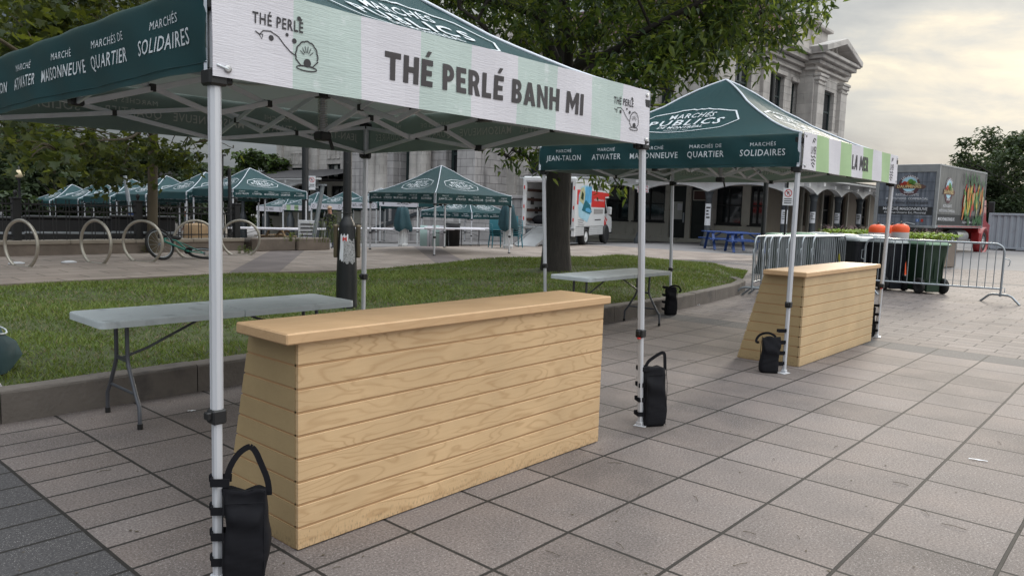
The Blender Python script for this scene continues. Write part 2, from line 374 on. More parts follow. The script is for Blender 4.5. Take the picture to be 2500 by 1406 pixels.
mat('container', (0.30, 0.33, 0.37), 0.5, var=0.06, vscale=2, stain=((0.24, 0.25, 0.27), 1.5, 0.62))
mat('cab_red', (0.30, 0.018, 0.02), 0.25, var=0.08, coat=0.4)
mat('globe', (0.62, 0.52, 0.34), 0.25, var=0.08)
mat('yellow', (0.50, 0.46, 0.06), 0.5, var=0.1)
mat('groove', (0.40, 0.24, 0.12), 0.9, var=0.1)
mat('deep_shade', (0.02, 0.02, 0.02), 0.9, var=0.2)
mat('house', (0.33, 0.31, 0.29), 0.8, var=0.1)
for nm, c in (('veg_orange', (0.5, 0.19, 0.04)), ('veg_red', (0.38, 0.03, 0.02)), ('veg_green', (0.09, 0.22, 0.04)), ('veg_pale', (0.42, 0.42, 0.25)), ('veg_yellow', (0.5, 0.36, 0.06)), ('veg_leaf', (0.03, 0.10, 0.03)), ('gold', (0.55, 0.42, 0.20)), ('fb_blue', (0.05, 0.14, 0.4))):
    mat(nm, c, 0.5, var=0.2, vscale=5)

def new_mat(name):
    m = bpy.data.materials.new(name); m.use_nodes = True; MATS[name] = m
    nt = m.node_tree; return m, nt, nt.nodes, nt.links.new, nt.nodes['Principled BSDF']
def node(n, t, **k):
    x = n.new(t)
    for a, b in k.items(): setattr(x, a, b)
    return x
def math_n(n, L, op, a, b=None, c=None):
    x = n.new('ShaderNodeMath'); x.operation = op
    for i, v in enumerate((a, b, c)):
        if v is None: continue
        if isinstance(v, (int, float)): x.inputs[i].default_value = v
        else: L(v, x.inputs[i])
    return x.outputs[0]
def mixc(n, L, f, a, b, bt='MIX'):
    x = n.new('ShaderNodeMixRGB'); x.blend_type = bt
    for i, v in enumerate((f, a, b)):
        if isinstance(v, (int, float)): x.inputs[i].default_value = v
        elif isinstance(v, tuple): x.inputs[i].default_value = (*v, 1) if len(v) == 3 else v
        else: L(v, x.inputs[i])
    return x.outputs[0]

# concrete pavers: 0.5 m squares, half strips beyond the dark band and at the far left, all in real metres
def pavers():
    m, nt, n, L, p = new_mat('pavers')
    tc = node(n, 'ShaderNodeTexCoord'); ob = tc.outputs['Object']
    sep = node(n, 'ShaderNodeSeparateXYZ'); L(ob, sep.inputs[0]); X, Y = sep.outputs[0], sep.outputs[1]
    # slightly wandering joints
    wn = node(n, 'ShaderNodeTexNoise'); L(ob, wn.inputs['Vector']); wn.inputs['Scale'].default_value = 1.3; wn.inputs['Detail'].default_value = 4
    wv = node(n, 'ShaderNodeVectorMath', operation='MULTIPLY_ADD'); L(wn.outputs['Color'], wv.inputs[0]); wv.inputs[1].default_value = (0.016, 0.016, 0); 
    sub = node(n, 'ShaderNodeVectorMath', operation='SUBTRACT'); L(ob, sub.inputs[0]); sub.inputs[1].default_value = (0.008, 0.008, 0); L(sub.outputs[0], wv.inputs[2])
    def brick(w, h, loc, off=0.0, mort=0.0095):
        mp = node(n, 'ShaderNodeMapping'); L(wv.outputs[0], mp.inputs[0]); mp.inputs['Location'].default_value = loc
        b = node(n, 'ShaderNodeTexBrick'); b.offset = off; b.squash = 1; L(mp.outputs[0], b.inputs['Vector'])
        b.inputs['Scale'].default_value = 1; b.inputs['Mortar Size'].default_value = mort; b.inputs['Mortar Smooth'].default_value = 0.35; b.inputs['Brick Width'].default_value = w; b.inputs['Row Height'].default_value = h
        b.inputs['Color1'].default_value = (0, 0, 0, 1); b.inputs['Color2'].default_value = (1, 1, 1, 1); b.inputs['Mortar'].default_value = (0.5, 0.5, 0.5, 1)
        return b.outputs['Color'], b.outputs['Fac']
    sqc, sqf = brick(0.5, 0.5, (0, 0, 0))
    stc, stf = brick(0.5, 0.25, (0, 0, 0))
    # far zone: strips 0.25 wide along x, 0.5 long in y : swap axes
    cb = node(n, 'ShaderNodeCombineXYZ'); L(Y, cb.inputs[0]); L(X, cb.inputs[1])
    b3 = node(n, 'ShaderNodeTexBrick'); b3.offset = 0.5; L(cb.outputs[0], b3.inputs['Vector']); b3.inputs['Scale'].default_value = 1
    for k, v in (('Mortar Size', 0.008), ('Mortar Smooth', 0.35), ('Brick Width', 0.5), ('Row Height', 0.25)): b3.inputs[k].default_value = v
    b3.inputs['Color1'].default_value = (0, 0, 0, 1); b3.inputs['Color2'].default_value = (1, 1, 1, 1); b3.inputs['Mortar'].default_value = (0.5, 0.5, 0.5, 1)
    far = math_n(n, L, 'GREATER_THAN', X, 5.5)
    left = math_n(n, L, 'LESS_THAN', X, -2.5)
    tint = mixc(n, L, far, mixc(n, L, left, sqc, stc), b3.outputs['Color'])
    fac = mixc(n, L, far, mixc(n, L, left, sqf, stf), b3.outputs['Fac'])
    # bands of dark pavers
    band = math_n(n, L, 'MULTIPLY', math_n(n, L, 'GREATER_THAN', X, 5.0), math_n(n, L, 'LESS_THAN', X, 5.5))
    band2 = math_n(n, L, 'MULTIPLY', math_n(n, L, 'GREATER_THAN', X, 17.0), math_n(n, L, 'LESS_THAN', X, 17.5))
    dark = math_n(n, L, 'MAXIMUM', math_n(n, L, 'MAXIMUM', band, band2), math_n(n, L, 'LESS_THAN', X, -3.0))
    # rows that fall away in tone + blotches + grit
    col = mixc(n, L, tint, (0.125, 0.106, 0.100), (0.182, 0.157, 0.150))
    big = node(n, 'ShaderNodeTexNoise'); L(ob, big.inputs['Vector']); big.inputs['Scale'].default_value = 0.55; big.inputs['Detail'].default_value = 8; big.inputs['Roughness'].default_value = 0.65
    rb = node(n, 'ShaderNodeMapRange'); L(big.outputs[0], rb.inputs[0]); rb.inputs[1].default_value = 0.3; rb.inputs[2].default_value = 0.7; rb.inputs[3].default_value = 0.72; rb.inputs[4].default_value = 1.22
    col = mixc(n, L, 1.0, col, rb.outputs[0], 'MULTIPLY')
    pk = node(n, 'ShaderNodeTexNoise'); L(ob, pk.inputs['Vector']); pk.inputs['Scale'].default_value = 2.3; pk.inputs['Detail'].default_value = 5
    rp = node(n, 'ShaderNodeMapRange'); L(pk.outputs[0], rp.inputs[0]); rp.inputs[1].default_value = 0.42; rp.inputs[2].default_value = 0.68; rp.inputs[4].default_value = 0.55
    col = mixc(n, L, rp.outputs[0], col, (0.205, 0.168, 0.152))
    col = mixc(n, L, dark, col, (0.075, 0.072, 0.075))
    # exposed aggregate: pale flecks, stronger near the joints where the paste has worn
    v = node(n, 'ShaderNodeTexVoronoi'); L(ob, v.inputs['Vector']); v.inputs['Scale'].default_value = 150
    fl = math_n(n, L, 'LESS_THAN', v.outputs['Distance'], 0.27)
    sepc = node(n, 'ShaderNodeSeparateColor'); L(v.outputs['Color'], sepc.inputs[0])
    flm = math_n(n, L, 'MULTIPLY', fl, math_n(n, L, 'GREATER_THAN', sepc.outputs[0], 0.45))
    wear = node(n, 'ShaderNodeTexNoise'); L(ob, wear.inputs['Vector']); wear.inputs['Scale'].default_value = 1.7; wear.inputs['Detail'].default_value = 7
    wr = node(n, 'ShaderNodeMapRange'); L(wear.outputs[0], wr.inputs[0]); wr.inputs[1].default_value = 0.35; wr.inputs[2].default_value = 0.7; wr.inputs[3].default_value = 0.25; wr.inputs[4].default_value = 0.8
    col = mixc(n, L, math_n(n, L, 'MULTIPLY', flm, wr.outputs[0]), col, (0.46, 0.43, 0.42))
    gr = node(n, 'ShaderNodeTexNoise'); L(ob, gr.inputs['Vector']); gr.inputs['Scale'].default_value = 95; gr.inputs['Detail'].default_value = 3
    rg = node(n, 'ShaderNodeMapRange'); L(gr.outputs[0], rg.inputs[0]); rg.inputs[1].default_value = 0.3; rg.inputs[2].default_value = 0.7; rg.inputs[3].default_value = 0.62; rg.inputs[4].default_value = 1.38
    col = mixc(n, L, 1.0, col, rg.outputs[0], 'MULTIPLY')
    # small dark spots and stains
    sv = node(n, 'ShaderNodeTexVoronoi'); L(ob, sv.inputs['Vector']); sv.inputs['Scale'].default_value = 2.1; sv.inputs['Randomness'].default_value = 1
    sn = node(n, 'ShaderNodeTexNoise'); L(ob, sn.inputs['Vector']); sn.inputs['Scale'].default_value = 22; sn.inputs['Detail'].default_value = 4
    spot = math_n(n, L, 'LESS_THAN', math_n(n, L, 'ADD', sv.outputs['Distance'], math_n(n, L, 'MULTIPLY', sn.outputs[0], 0.12)), 0.085)
    col = mixc(n, L, math_n(n, L, 'MULTIPLY', spot, 0.4), col, (0.07, 0.06, 0.055))
    jn = node(n, 'ShaderNodeTexNoise'); L(ob, jn.inputs['Vector']); jn.inputs['Scale'].default_value = 14; jn.inputs['Detail'].default_value = 4
    jc = mixc(n, L, jn.outputs[0], (0.008, 0.008, 0.008), (0.040, 0.035, 0.031))
    col = mixc(n, L, fac, col, jc)
    L(col, p.inputs['Base Color']); p.inputs['Roughness'].default_value = 0.78
    p.inputs['Specular IOR Level'].default_value = 0.35
    inv = math_n(n, L, 'SUBTRACT', 1.0, fac)
    h = math_n(n, L, 'ADD', math_n(n, L, 'MULTIPLY', inv, 1.0), math_n(n, L, 'MULTIPLY', gr.outputs[0], 0.16))
    # each slab sits a touch higher or lower
    h = math_n(n, L, 'ADD', h, math_n(n, L, 'MULTIPLY', big.outputs[0], 0.25))
    bn = node(n, 'ShaderNodeBump'); bn.inputs['Strength'].default_value = 0.75; bn.inputs['Distance'].default_value = 0.006; L(h, bn.inputs['Height']); L(bn.outputs[0], p.inputs['Normal'])
pavers()
def path_mat():
    m, nt, n, L, p = new_mat('path_pavers')
    tc = node(n, 'ShaderNodeTexCoord'); ob = tc.outputs['Object']
    b = node(n, 'ShaderNodeTexBrick'); b.offset = 0.5; L(ob, b.inputs['Vector']); b.inputs['Scale'].default_value = 1
    for k, v in (('Mortar Size', 0.014), ('Mortar Smooth', 0.3), ('Brick Width', 1.0), ('Row Height', 0.5)): b.inputs[k].default_value = v
    b.inputs['Color1'].default_value = (0.27, 0.22, 0.19, 1); b.inputs['Color2'].default_value = (0.33, 0.275, 0.24, 1); b.inputs['Mortar'].default_value = (0.09, 0.075, 0.06, 1)
    sep = node(n, 'ShaderNodeSeparateXYZ'); L(ob, sep.inputs[0]); X, Y = sep.outputs[0], sep.outputs[1]
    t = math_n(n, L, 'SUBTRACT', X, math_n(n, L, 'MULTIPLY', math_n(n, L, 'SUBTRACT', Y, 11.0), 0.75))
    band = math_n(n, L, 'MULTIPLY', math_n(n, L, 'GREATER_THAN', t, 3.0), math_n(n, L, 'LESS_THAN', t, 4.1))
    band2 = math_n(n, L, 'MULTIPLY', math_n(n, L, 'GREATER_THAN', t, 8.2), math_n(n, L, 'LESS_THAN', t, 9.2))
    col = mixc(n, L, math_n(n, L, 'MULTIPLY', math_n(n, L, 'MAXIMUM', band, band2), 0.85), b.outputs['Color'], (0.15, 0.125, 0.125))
    t2 = node(n, 'ShaderNodeTexNoise'); L(ob, t2.inputs['Vector']); t2.inputs['Scale'].default_value = 1.1; t2.inputs['Detail'].default_value = 8
    r = node(n, 'ShaderNodeMapRange'); L(t2.outputs[0], r.inputs[0]); r.inputs[1].default_value = 0.3; r.inputs[2].default_value = 0.7; r.inputs[3].default_value = 0.75; r.inputs[4].default_value = 1.2
    col = mixc(n, L, 1.0, col, r.outputs[0], 'MULTIPLY')
    t3 = node(n, 'ShaderNodeTexNoise'); L(ob, t3.inputs['Vector']); t3.inputs['Scale'].default_value = 60; t3.inputs['Detail'].default_value = 3
    r3 = node(n, 'ShaderNodeMapRange'); L(t3.outputs[0], r3.inputs[0]); r3.inputs[3].default_value = 0.75; r3.inputs[4].default_value = 1.2
    col = mixc(n, L, 1.0, col, r3.outputs[0], 'MULTIPLY')
    L(col, p.inputs['Base Color']); p.inputs['Roughness'].default_value = 0.85
path_mat()
def asphalt_mat():
    m, nt, n, L, p = new_mat('asphalt')
    tc = node(n, 'ShaderNodeTexCoord'); ob = tc.outputs['Object']
    t = node(n, 'ShaderNodeTexNoise'); L(ob, t.inputs['Vector']); t.inputs['Scale'].default_value = 0.35; t.inputs['Detail'].default_value = 9
    g = node(n, 'ShaderNodeTexNoise'); L(ob, g.inputs['Vector']); g.inputs['Scale'].default_value = 45; g.inputs['Detail'].default_value = 3
    c = mixc(n, L, t.outputs[0], (0.135, 0.13, 0.135), (0.235, 0.225, 0.225))
    r3 = node(n, 'ShaderNodeMapRange'); L(g.outputs[0], r3.inputs[0]); r3.inputs[3].default_value = 0.7; r3.inputs[4].default_value = 1.3
    L(mixc(n, L, 1.0, c, r3.outputs[0], 'MULTIPLY'), p.inputs['Base Color']); p.inputs['Roughness'].default_value = 0.85
asphalt_mat()
# plywood boards: contour-line grain that changes from board to board
def plywood(name, dark, light, line, board=0.0977, contrast=0.5, dirt=True):
    m, nt, n, L, p = new_mat(name)
    tc = node(n, 'ShaderNodeTexCoord'); ob = tc.outputs['Object']
    sep = node(n, 'ShaderNodeSeparateXYZ'); L(ob, sep.inputs[0])
    run = math_n(n, L, 'ADD', sep.outputs[0], math_n(n, L, 'MULTIPLY', sep.outputs[1], 1.0))
    cb = node(n, 'ShaderNodeCombineXYZ'); L(math_n(n, L, 'MULTIPLY', run, 0.75), cb.inputs[0]); L(math_n(n, L, 'MULTIPLY', sep.outputs[2], 3.6), cb.inputs[1]); L(math_n(n, L, 'MULTIPLY', sep.outputs[1], 0.4), cb.inputs[2])
    L(math_n(n, L, 'ADD', math_n(n, L, 'MULTIPLY', sep.outputs[1], 0.4), math_n(n, L, 'MULTIPLY', math_n(n, L, 'FLOOR', math_n(n, L, 'DIVIDE', sep.outputs[2], board*2)), 7.3)), cb.inputs[2])
    t = node(n, 'ShaderNodeTexNoise'); L(cb.outputs[0], t.inputs['Vector']); t.inputs['Scale'].default_value = 1.25; t.inputs['Detail'].default_value = 3.2; t.inputs['Roughness'].default_value = 0.5; t.inputs['Distortion'].default_value = 0.35
    s = math_n(n, L, 'SINE', math_n(n, L, 'MULTIPLY', t.outputs[0], 110.0))
    pw = math_n(n, L, 'POWER', math_n(n, L, 'MULTIPLY_ADD', s, 0.5, 0.5), 7.0)
    f = node(n, 'ShaderNodeTexNoise'); cb2 = node(n, 'ShaderNodeCombineXYZ'); L(math_n(n, L, 'MULTIPLY', run, 5.0), cb2.inputs[0]); L(math_n(n, L, 'MULTIPLY', sep.outputs[2], 90.0), cb2.inputs[1]); L(math_n(n, L, 'MULTIPLY', sep.outputs[1], 60.0), cb2.inputs[2])
    L(cb2.outputs[0], f.inputs['Vector']); f.inputs['Scale'].default_value = 1.0; f.inputs['Detail'].default_value = 4
    base = mixc(n, L, f.outputs[0], dark, light)
    bl = node(n, 'ShaderNodeTexNoise'); L(ob, bl.inputs['Vector']); bl.inputs['Scale'].default_value = 2.2; bl.inputs['Detail'].default_value = 4
    rb = node(n, 'ShaderNodeMapRange'); L(bl.outputs[0], rb.inputs[0]); rb.inputs[1].default_value = 0.3; rb.inputs[2].default_value = 0.7; rb.inputs[3].default_value = 0.88; rb.inputs[4].default_value = 1.1
    base = mixc(n, L, 1.0, base, rb.outputs[0], 'MULTIPLY')
    gm = node(n, 'ShaderNodeTexNoise'); L(ob, gm.inputs['Vector']); gm.inputs['Scale'].default_value = 3.0
    col = mixc(n, L, math_n(n, L, 'MULTIPLY', pw, math_n(n, L, 'MULTIPLY', gm.outputs[0], contrast)), base, line)
    if dirt:      # splash grime along the foot
        dn = node(n, 'ShaderNodeTexNoise'); cb3 = node(n, 'ShaderNodeCombineXYZ'); L(math_n(n, L, 'MULTIPLY', run, 150.0), cb3.inputs[0]); L(math_n(n, L, 'MULTIPLY', sep.outputs[2], 45.0), cb3.inputs[1])
        L(cb3.outputs[0], dn.inputs['Vector']); dn.inputs['Scale'].default_value = 1.0; dn.inputs['Detail'].default_value = 6
        dr = node(n, 'ShaderNodeMapRange'); L(sep.outputs[2], dr.inputs[0]); dr.inputs[1].default_value = 0.0; dr.inputs[2].default_value = 0.11; dr.inputs[3].default_value = 0.22; dr.inputs[4].default_value = 0.0
        dd = node(n, 'ShaderNodeMapRange'); L(math_n(n, L, 'ADD', dn.outputs[0], dr.outputs[0]), dd.inputs[0]); dd.inputs[1].default_value = 0.66; dd.inputs[2].default_value = 0.86; dd.inputs[4].default_value = 0.55
        col = mixc(n, L, dd.outputs[0], col, (0.10, 0.075, 0.045))
    L(col, p.inputs['Base Color']); p.inputs['Roughness'].default_value = 0.52
    bn = node(n, 'ShaderNodeBump'); bn.inputs['Strength'].default_value = 0.15; bn.inputs['Distance'].default_value = 0.003; L(f.outputs[0], bn.inputs['Height']); L(bn.outputs[0], p.inputs['Normal'])
plywood('ply', (0.57, 0.385, 0.210), (0.65, 0.455, 0.262), (0.40, 0.235, 0.11), contrast=0.85)
plywood('ply_top', (0.52, 0.33, 0.175), (0.63, 0.42, 0.24), (0.42, 0.24, 0.115), contrast=0.35, dirt=False)
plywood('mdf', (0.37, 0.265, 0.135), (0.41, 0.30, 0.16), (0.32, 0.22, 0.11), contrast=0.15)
plywood('ply_faded', (0.52, 0.375, 0.21), (0.59, 0.43, 0.25), (0.40, 0.26, 0.13), contrast=0.3)
# limestone blocks; courses follow both x- and y-facing walls
def ashlar(name, base, course=0.42, length=0.95, mort=0.012, stain=0.5):
    m, nt, n, L, p = new_mat(name)
    tc = node(n, 'ShaderNodeTexCoord'); ob = tc.outputs['Object']
    sep = node(n, 'ShaderNodeSeparateXYZ'); L(ob, sep.inputs[0])
    cb = node(n, 'ShaderNodeCombineXYZ'); L(math_n(n, L, 'ADD', sep.outputs[0], sep.outputs[1]), cb.inputs[0]); L(sep.outputs[2], cb.inputs[1])
    b = node(n, 'ShaderNodeTexBrick'); L(cb.outputs[0], b.inputs['Vector']); b.inputs['Scale'].default_value = 1; b.offset = 0.5
    for k, v in (('Mortar Size', mort), ('Mortar Smooth', 0.3), ('Brick Width', length), ('Row Height', course)): b.inputs[k].default_value = v
    b.inputs['Color1'].default_value = (*[x*0.9 for x in base], 1); b.inputs['Color2'].default_value = (*[min(1, x*1.1) for x in base], 1); b.inputs['Mortar'].default_value = (*[x*0.55 for x in base], 1)
    t = node(n, 'ShaderNodeTexNoise'); L(ob, t.inputs['Vector']); t.inputs['Scale'].default_value = 0.9; t.inputs['Detail'].default_value = 8; t.inputs['Roughness'].default_value = 0.65
    mp = node(n, 'ShaderNodeMapping'); mp.inputs['Scale'].default_value = (1.2, 1.2, 0.12); L(ob, mp.inputs[0])
    t2 = node(n, 'ShaderNodeTexNoise'); L(mp.outputs[0], t2.inputs['Vector']); t2.inputs['Scale'].default_value = 1.4; t2.inputs['Detail'].default_value = 6
    r = node(n, 'ShaderNodeMapRange'); L(t.outputs[0], r.inputs[0]); r.inputs[1].default_value = 0.3; r.inputs[2].default_value = 0.7; r.inputs[3].default_value = 0.78; r.inputs[4].default_value = 1.18
    r2 = node(n, 'ShaderNodeMapRange'); L(t2.outputs[0], r2.inputs[0]); r2.inputs[1].default_value = 0.55; r2.inputs[2].default_value = 0.75; r2.inputs[4].default_value = stain
    col = mixc(n, L, 1.0, b.outputs['Color'], r.outputs[0], 'MULTIPLY')
    col = mixc(n, L, r2.outputs[0], col, (0.10, 0.095, 0.10))
    L(col, p.inputs['Base Color']); p.inputs['Roughness'].default_value = 0.85
    inv = math_n(n, L, 'SUBTRACT', 1.0, b.outputs['Fac'])
    bn = node(n, 'ShaderNodeBump'); bn.inputs['Strength'].default_value = 0.7; bn.inputs['Distance'].default_value = 0.02
    L(math_n(n, L, 'ADD', inv, math_n(n, L, 'MULTIPLY', t.outputs[0], 0.4)), bn.inputs['Height']); L(bn.outputs[0], p.inputs['Normal'])
ashlar('stone', (0.46, 0.435, 0.415))
ashlar('stone_trim', (0.45, 0.425, 0.405), 0.6, 2.2, 0.006, 0.4)
ashlar('stone_rough', (0.43, 0.41, 0.41), 0.50, 1.1, 0.022, 0.75)
# printed truck skin: weathered plank backdrop
def plank_print(name, a, b):
    m, nt, n, L, p = new_mat(name)
    tc = node(n, 'ShaderNodeTexCoord'); mp = node(n, 'ShaderNodeMapping'); mp.inputs['Scale'].default_value = (2.4, 2.4, 0.35); L(tc.outputs['Object'], mp.inputs[0])
    t = node(n, 'ShaderNodeTexNoise'); L(mp.outputs[0], t.inputs['Vector']); t.inputs['Scale'].default_value = 2.2; t.inputs['Detail'].default_value = 9
    r = node(n, 'ShaderNodeMapRange'); L(t.outputs[0], r.inputs[0]); r.inputs[1].default_value = 0.3; r.inputs[2].default_value = 0.7
    L(mixc(n, L, r.outputs[0], a, b), p.inputs['Base Color']); p.inputs['Roughness'].default_value = 0.4
plank_print('skin_rear', (0.055, 0.065, 0.085), (0.19, 0.21, 0.25))
plank_print('skin_side', (0.05, 0.052, 0.055), (0.15, 0.148, 0.14))
# ------------------------------------------------------------------ ground, path, grass, kerb
FAR_EDGE = [PZ(px, py, 0.10)[:2] for px, py in ((0, 695), (240, 682), (480, 671), (680, 664), (860, 659), (1000, 652), (1200, 641), (1390, 630), (1500, 624), (1600, 623), (1700, 634), (1760, 643), (1810, 651))]
FAR_EDGE = [np.array([-16.0, FAR_EDGE[0][1]+0.15])]+FAR_EDGE
KERB_LINE = [(-16, 2.95), (-2.8, 2.98), (1.0, 3.0), (4.15, 3.05), (5.8, 3.11), (7.5, 3.28), (8.9, 3.5), (9.7, 3.75), (10.3, 4.2)]
GRASS_END = [(10.6, 4.25), (12.5, 4.9), (float(FAR_EDGE[-1][0]), float(FAR_EDGE[-1][1])-0.35)]
def edge_y(x):
    P = FAR_EDGE
    for a, b in zip(P, P[1:]):
        if a[0] <= x <= b[0]: return a[1]+(b[1]-a[1])*(x-a[0])/(b[0]-a[0])
    return P[-1][1] if x > P[-1][0] else P[0][1]
def kerb_y(x):
    P = KERB_LINE+GRASS_END
    for a, b in zip(P, P[1:]):
        if a[0] <= x <= b[0]: return a[1]+(b[1]-a[1])*(x-a[0])/(b[0]-a[0])
    return P[-1][1] if x > P[-1][0] else P[0][1]
XMAX = float(FAR_EDGE[-1][0])
def path_h(x, y):
    return 0.10*(1-ss(12.8, 15.6, x))*(1-ss(16.6, 19.5, y))+gz(y)
def grass_h(x, y):
    d1 = y-(kerb_y(x)+0.16); d2 = edge_y(x)-y; de = XMAX-x
    a = ss(0, 1.6, min(d2, de))
    lump = 0.035*math.sin(x*0.9+1)*math.sin(y*0.8)+0.02*math.sin(x*2.3+y*1.7)
    mound = 0.16*math.exp(-((x-8.5)**2+(y-7)**2)/14)
    k = ss(0, 0.9, d1) if x > 10.2 else 1
    return 0.015+((0.02+0.16*a if x < 9.5 else 0.035+0.15*a)+(lump+mound)*a*ss(0, 0.8, d1))*k
# base ground: one sheet of worn asphalt that reaches the horizon
b = MB(); ys = [-400, -40, -10, 10, 16.3, 20, 25, 30, 36, 42, 50, 60, 90, 160, 400, 900]; xs = [-500, -60, -20, 0, 20, 40, 60, 100, 300, 900]
for j, y in enumerate(ys):
    for x in xs: b.v.append((x, y, gz(y)-0.012))
for j in range(len(ys)-1):
    for i in range(len(xs)-1):
        k = j*len(xs)+i; b.f.append((k, k+1, k+1+len(xs), k+len(xs))); b.m.append(0); b.sm.append(False)
struct(b.build('ground', 'asphalt'))
# paved market square in front of the kerb
b = MB(); b.v += [(-30, -30, 0), (24.6, -30, 0), (24.0, 1.4, 0), (20.9, 3.8, 0), (20.4, 9.0, 0), (14.0, 9.0, 0), (12.6, 7.0, 0), (10.3, 4.6, 0), (9.5, 3.9, 0), (5.8, 3.2, 0), (-30, 3.1, 0)]
b.f.append(tuple(range(len(b.v)))); b.m.append(0); b.sm.append(False)
struct(b.build('pavement', 'pavers'))
# raised path behind the lawn
b = MB(); XS = [-30, -16]+[float(x) for x in np.arange(-15, XMAX, 1.0)]+[XMAX, XMAX+1.5, XMAX+3.5, 22.5]
def row(x):
    e = edge_y(x) if x <= XMAX else max(6.0, edge_y(XMAX)-(x-XMAX)*0.55)
    return [e]+[e+(21-e)*t for t in (0.12, 0.3, 0.45, 0.6, 0.72, 0.84, 1.0)]
for x in XS:
    rr = row(x)
    b.v.append((x, rr[0], -0.05))
    for y in rr: b.v.append((x, y, path_h(x, y)+(0.004 if y < 20.5 else -0.005)))
W_ = 9
for i in range(len(XS)-1):
    for j in range(W_-1): b.f.append((i*W_+j, (i+1)*W_+j, (i+1)*W_+j+1, i*W_+j+1)); b.m.append(1 if j == 0 else 0); b.sm.append(False)
struct(b.build('path', ['path_pavers', 'wall_stone']))
# kerb: cast concrete lengths with joints and worn arrises
b = MB(); P = [np.array(p, float) for p in KERB_LINE]
def along(P, step):
    out = []
    for a, c in zip(P, P[1:]):
        n = max(1, int(round(np.linalg.norm(c-a)/step)))
        for k in range(n): out.append(a+(c-a)*k/n)
    return out+[P[-1]]
pts = along(P, 1.1)
for a, c in zip(pts, pts[1:]):
    d = (c-a)/np.linalg.norm(c-a); nrm = np.array([-d[1], d[0]]); a2, c2 = a+d*0.004, c-d*0.004
    h = 0.205+random.uniform(-0.006, 0.006); prof = [(0, -0.03), (0, h-0.018), (0.006, h-0.006), (0.018, h), (0.155, h), (0.165, h-0.01), (0.165, -0.03)]
    n = 6; V = []
    for k in range(n+1):
        q = a2+(c2-a2)*k/n
        for w, z in prof: 
            j = 0.004 if 0 < k < n else 0
            V.append((q[0]+nrm[0]*(w+random.uniform(-j, j)), q[1]+nrm[1]*(w+random.uniform(-j, j)), z+random.uniform(-j, j)))
    m = len(prof); F = [(k*m+i, (k+1)*m+i, (k+1)*m+i+1, k*m+i+1) for k in range(n) for i in range(m-1)]+[tuple(range(m)), tuple(range(n*m, n*m+m))[::-1]]
    b.add(V, F, 0)
struct(b.build('kerb', 'kerb'))
# soil and turf under the blades
b = MB(); gx = [-16.0]+[float(x) for x in np.arange(-15.5, XMAX, 0.5)]+[XMAX]; NY = 22; g0 = []
for x in gx:
    y0 = kerb_y(x)+0.16; y1 = edge_y(x)
    for j in range(NY+1):
        y = y0+(y1-y0)*j/NY; b.v.append((x, y, grass_h(x, y)-0.012))
for i in range(len(gx)-1):
    for j in range(NY): k = i*(NY+1)+j; b.f.append((k, k+NY+1, k+NY+2, k+1)); b.m.append(0); b.sm.append(True)
lawn = struct(b.build('lawn', 'turf'))
# blades of grass
def grass_blades():
    N = 190000; V = np.zeros((N*3, 3)); mi = np.zeros(N, int)
    xs = RNG.uniform(-9, XMAX, N*3); us = RNG.uniform(0, 1, N*3)
    cnt = 0; 
    patch = lambda x, y: math.sin(x*1.7+0.6*math.sin(y*2.1))*math.sin(y*1.9+0.8*math.sin(x*1.3))+0.5*math.sin(x*4.1+y*3.3)
    for x, u in zip(xs, us):
        if cnt >= N: break
        y0 = kerb_y(x)+0.17; y1 = edge_y(x)-0.02; y = y0+(y1-y0)*u
        dcam = math.hypot(x-CAM[0], y-CAM[1])
        if random.random() > min(1, 9.0/dcam): continue
        # nothing to see behind the camera's left edge
        q = patch(x, y)
        if q < -0.55 and random.random() < 0.5: continue
        if abs((x-7)**2+(y-6.3)**2) < 0.5 and random.random() < 0.8: continue
        z = grass_h(x, y)-0.012; h = random.uniform(0.016, 0.042)*(1.2 if q > 0.3 else 0.85)*(1+0.03*dcam); w = random.uniform(0.0022, 0.0038)*(1+0.13*dcam)
        a = random.uniform(0, 2*PI); ln = random.uniform(0.3, 1.6)*h; b2 = random.uniform(0, 2*PI)
        V[cnt*3] = (x-w*math.cos(a), y-w*math.sin(a), z); V[cnt*3+1] = (x+w*math.cos(a), y+w*math.sin(a), z); V[cnt*3+2] = (x+ln*math.cos(b2), y+ln*math.sin(b2), z+h)
        t = random.random()
        mi[cnt] = 2 if t < (0.05 if q > -0.2 else 0.22) else (1 if t < 0.40+0.28*q else 0); cnt += 1
    V = V[:cnt*3]
    me = bpy.data.meshes.new('grass'); me.vertices.add(cnt*3); me.vertices.foreach_set('co', V.ravel())
    me.loops.add(cnt*3); me.loops.foreach_set('vertex_index', np.arange(cnt*3, dtype=np.int32)); me.polygons.add(cnt)
    me.polygons.foreach_set('loop_start', np.arange(0, cnt*3, 3, dtype=np.int32)); me.polygons.foreach_set('loop_total', np.full(cnt, 3, np.int32))
    for k in ('grass_a', 'grass_b', 'grass_dry'): me.materials.append(MATS[k])
    me.polygons.foreach_set('material_index', mi[:cnt].astype(np.int32)); me.update(); me.validate()
    o = bpy.data.objects.new('grass', me); COL.objects.link(o)
    tag(o, 'short mown green grass of the lawn behind the kerb', 'grass', kind='stuff')
grass_blades()
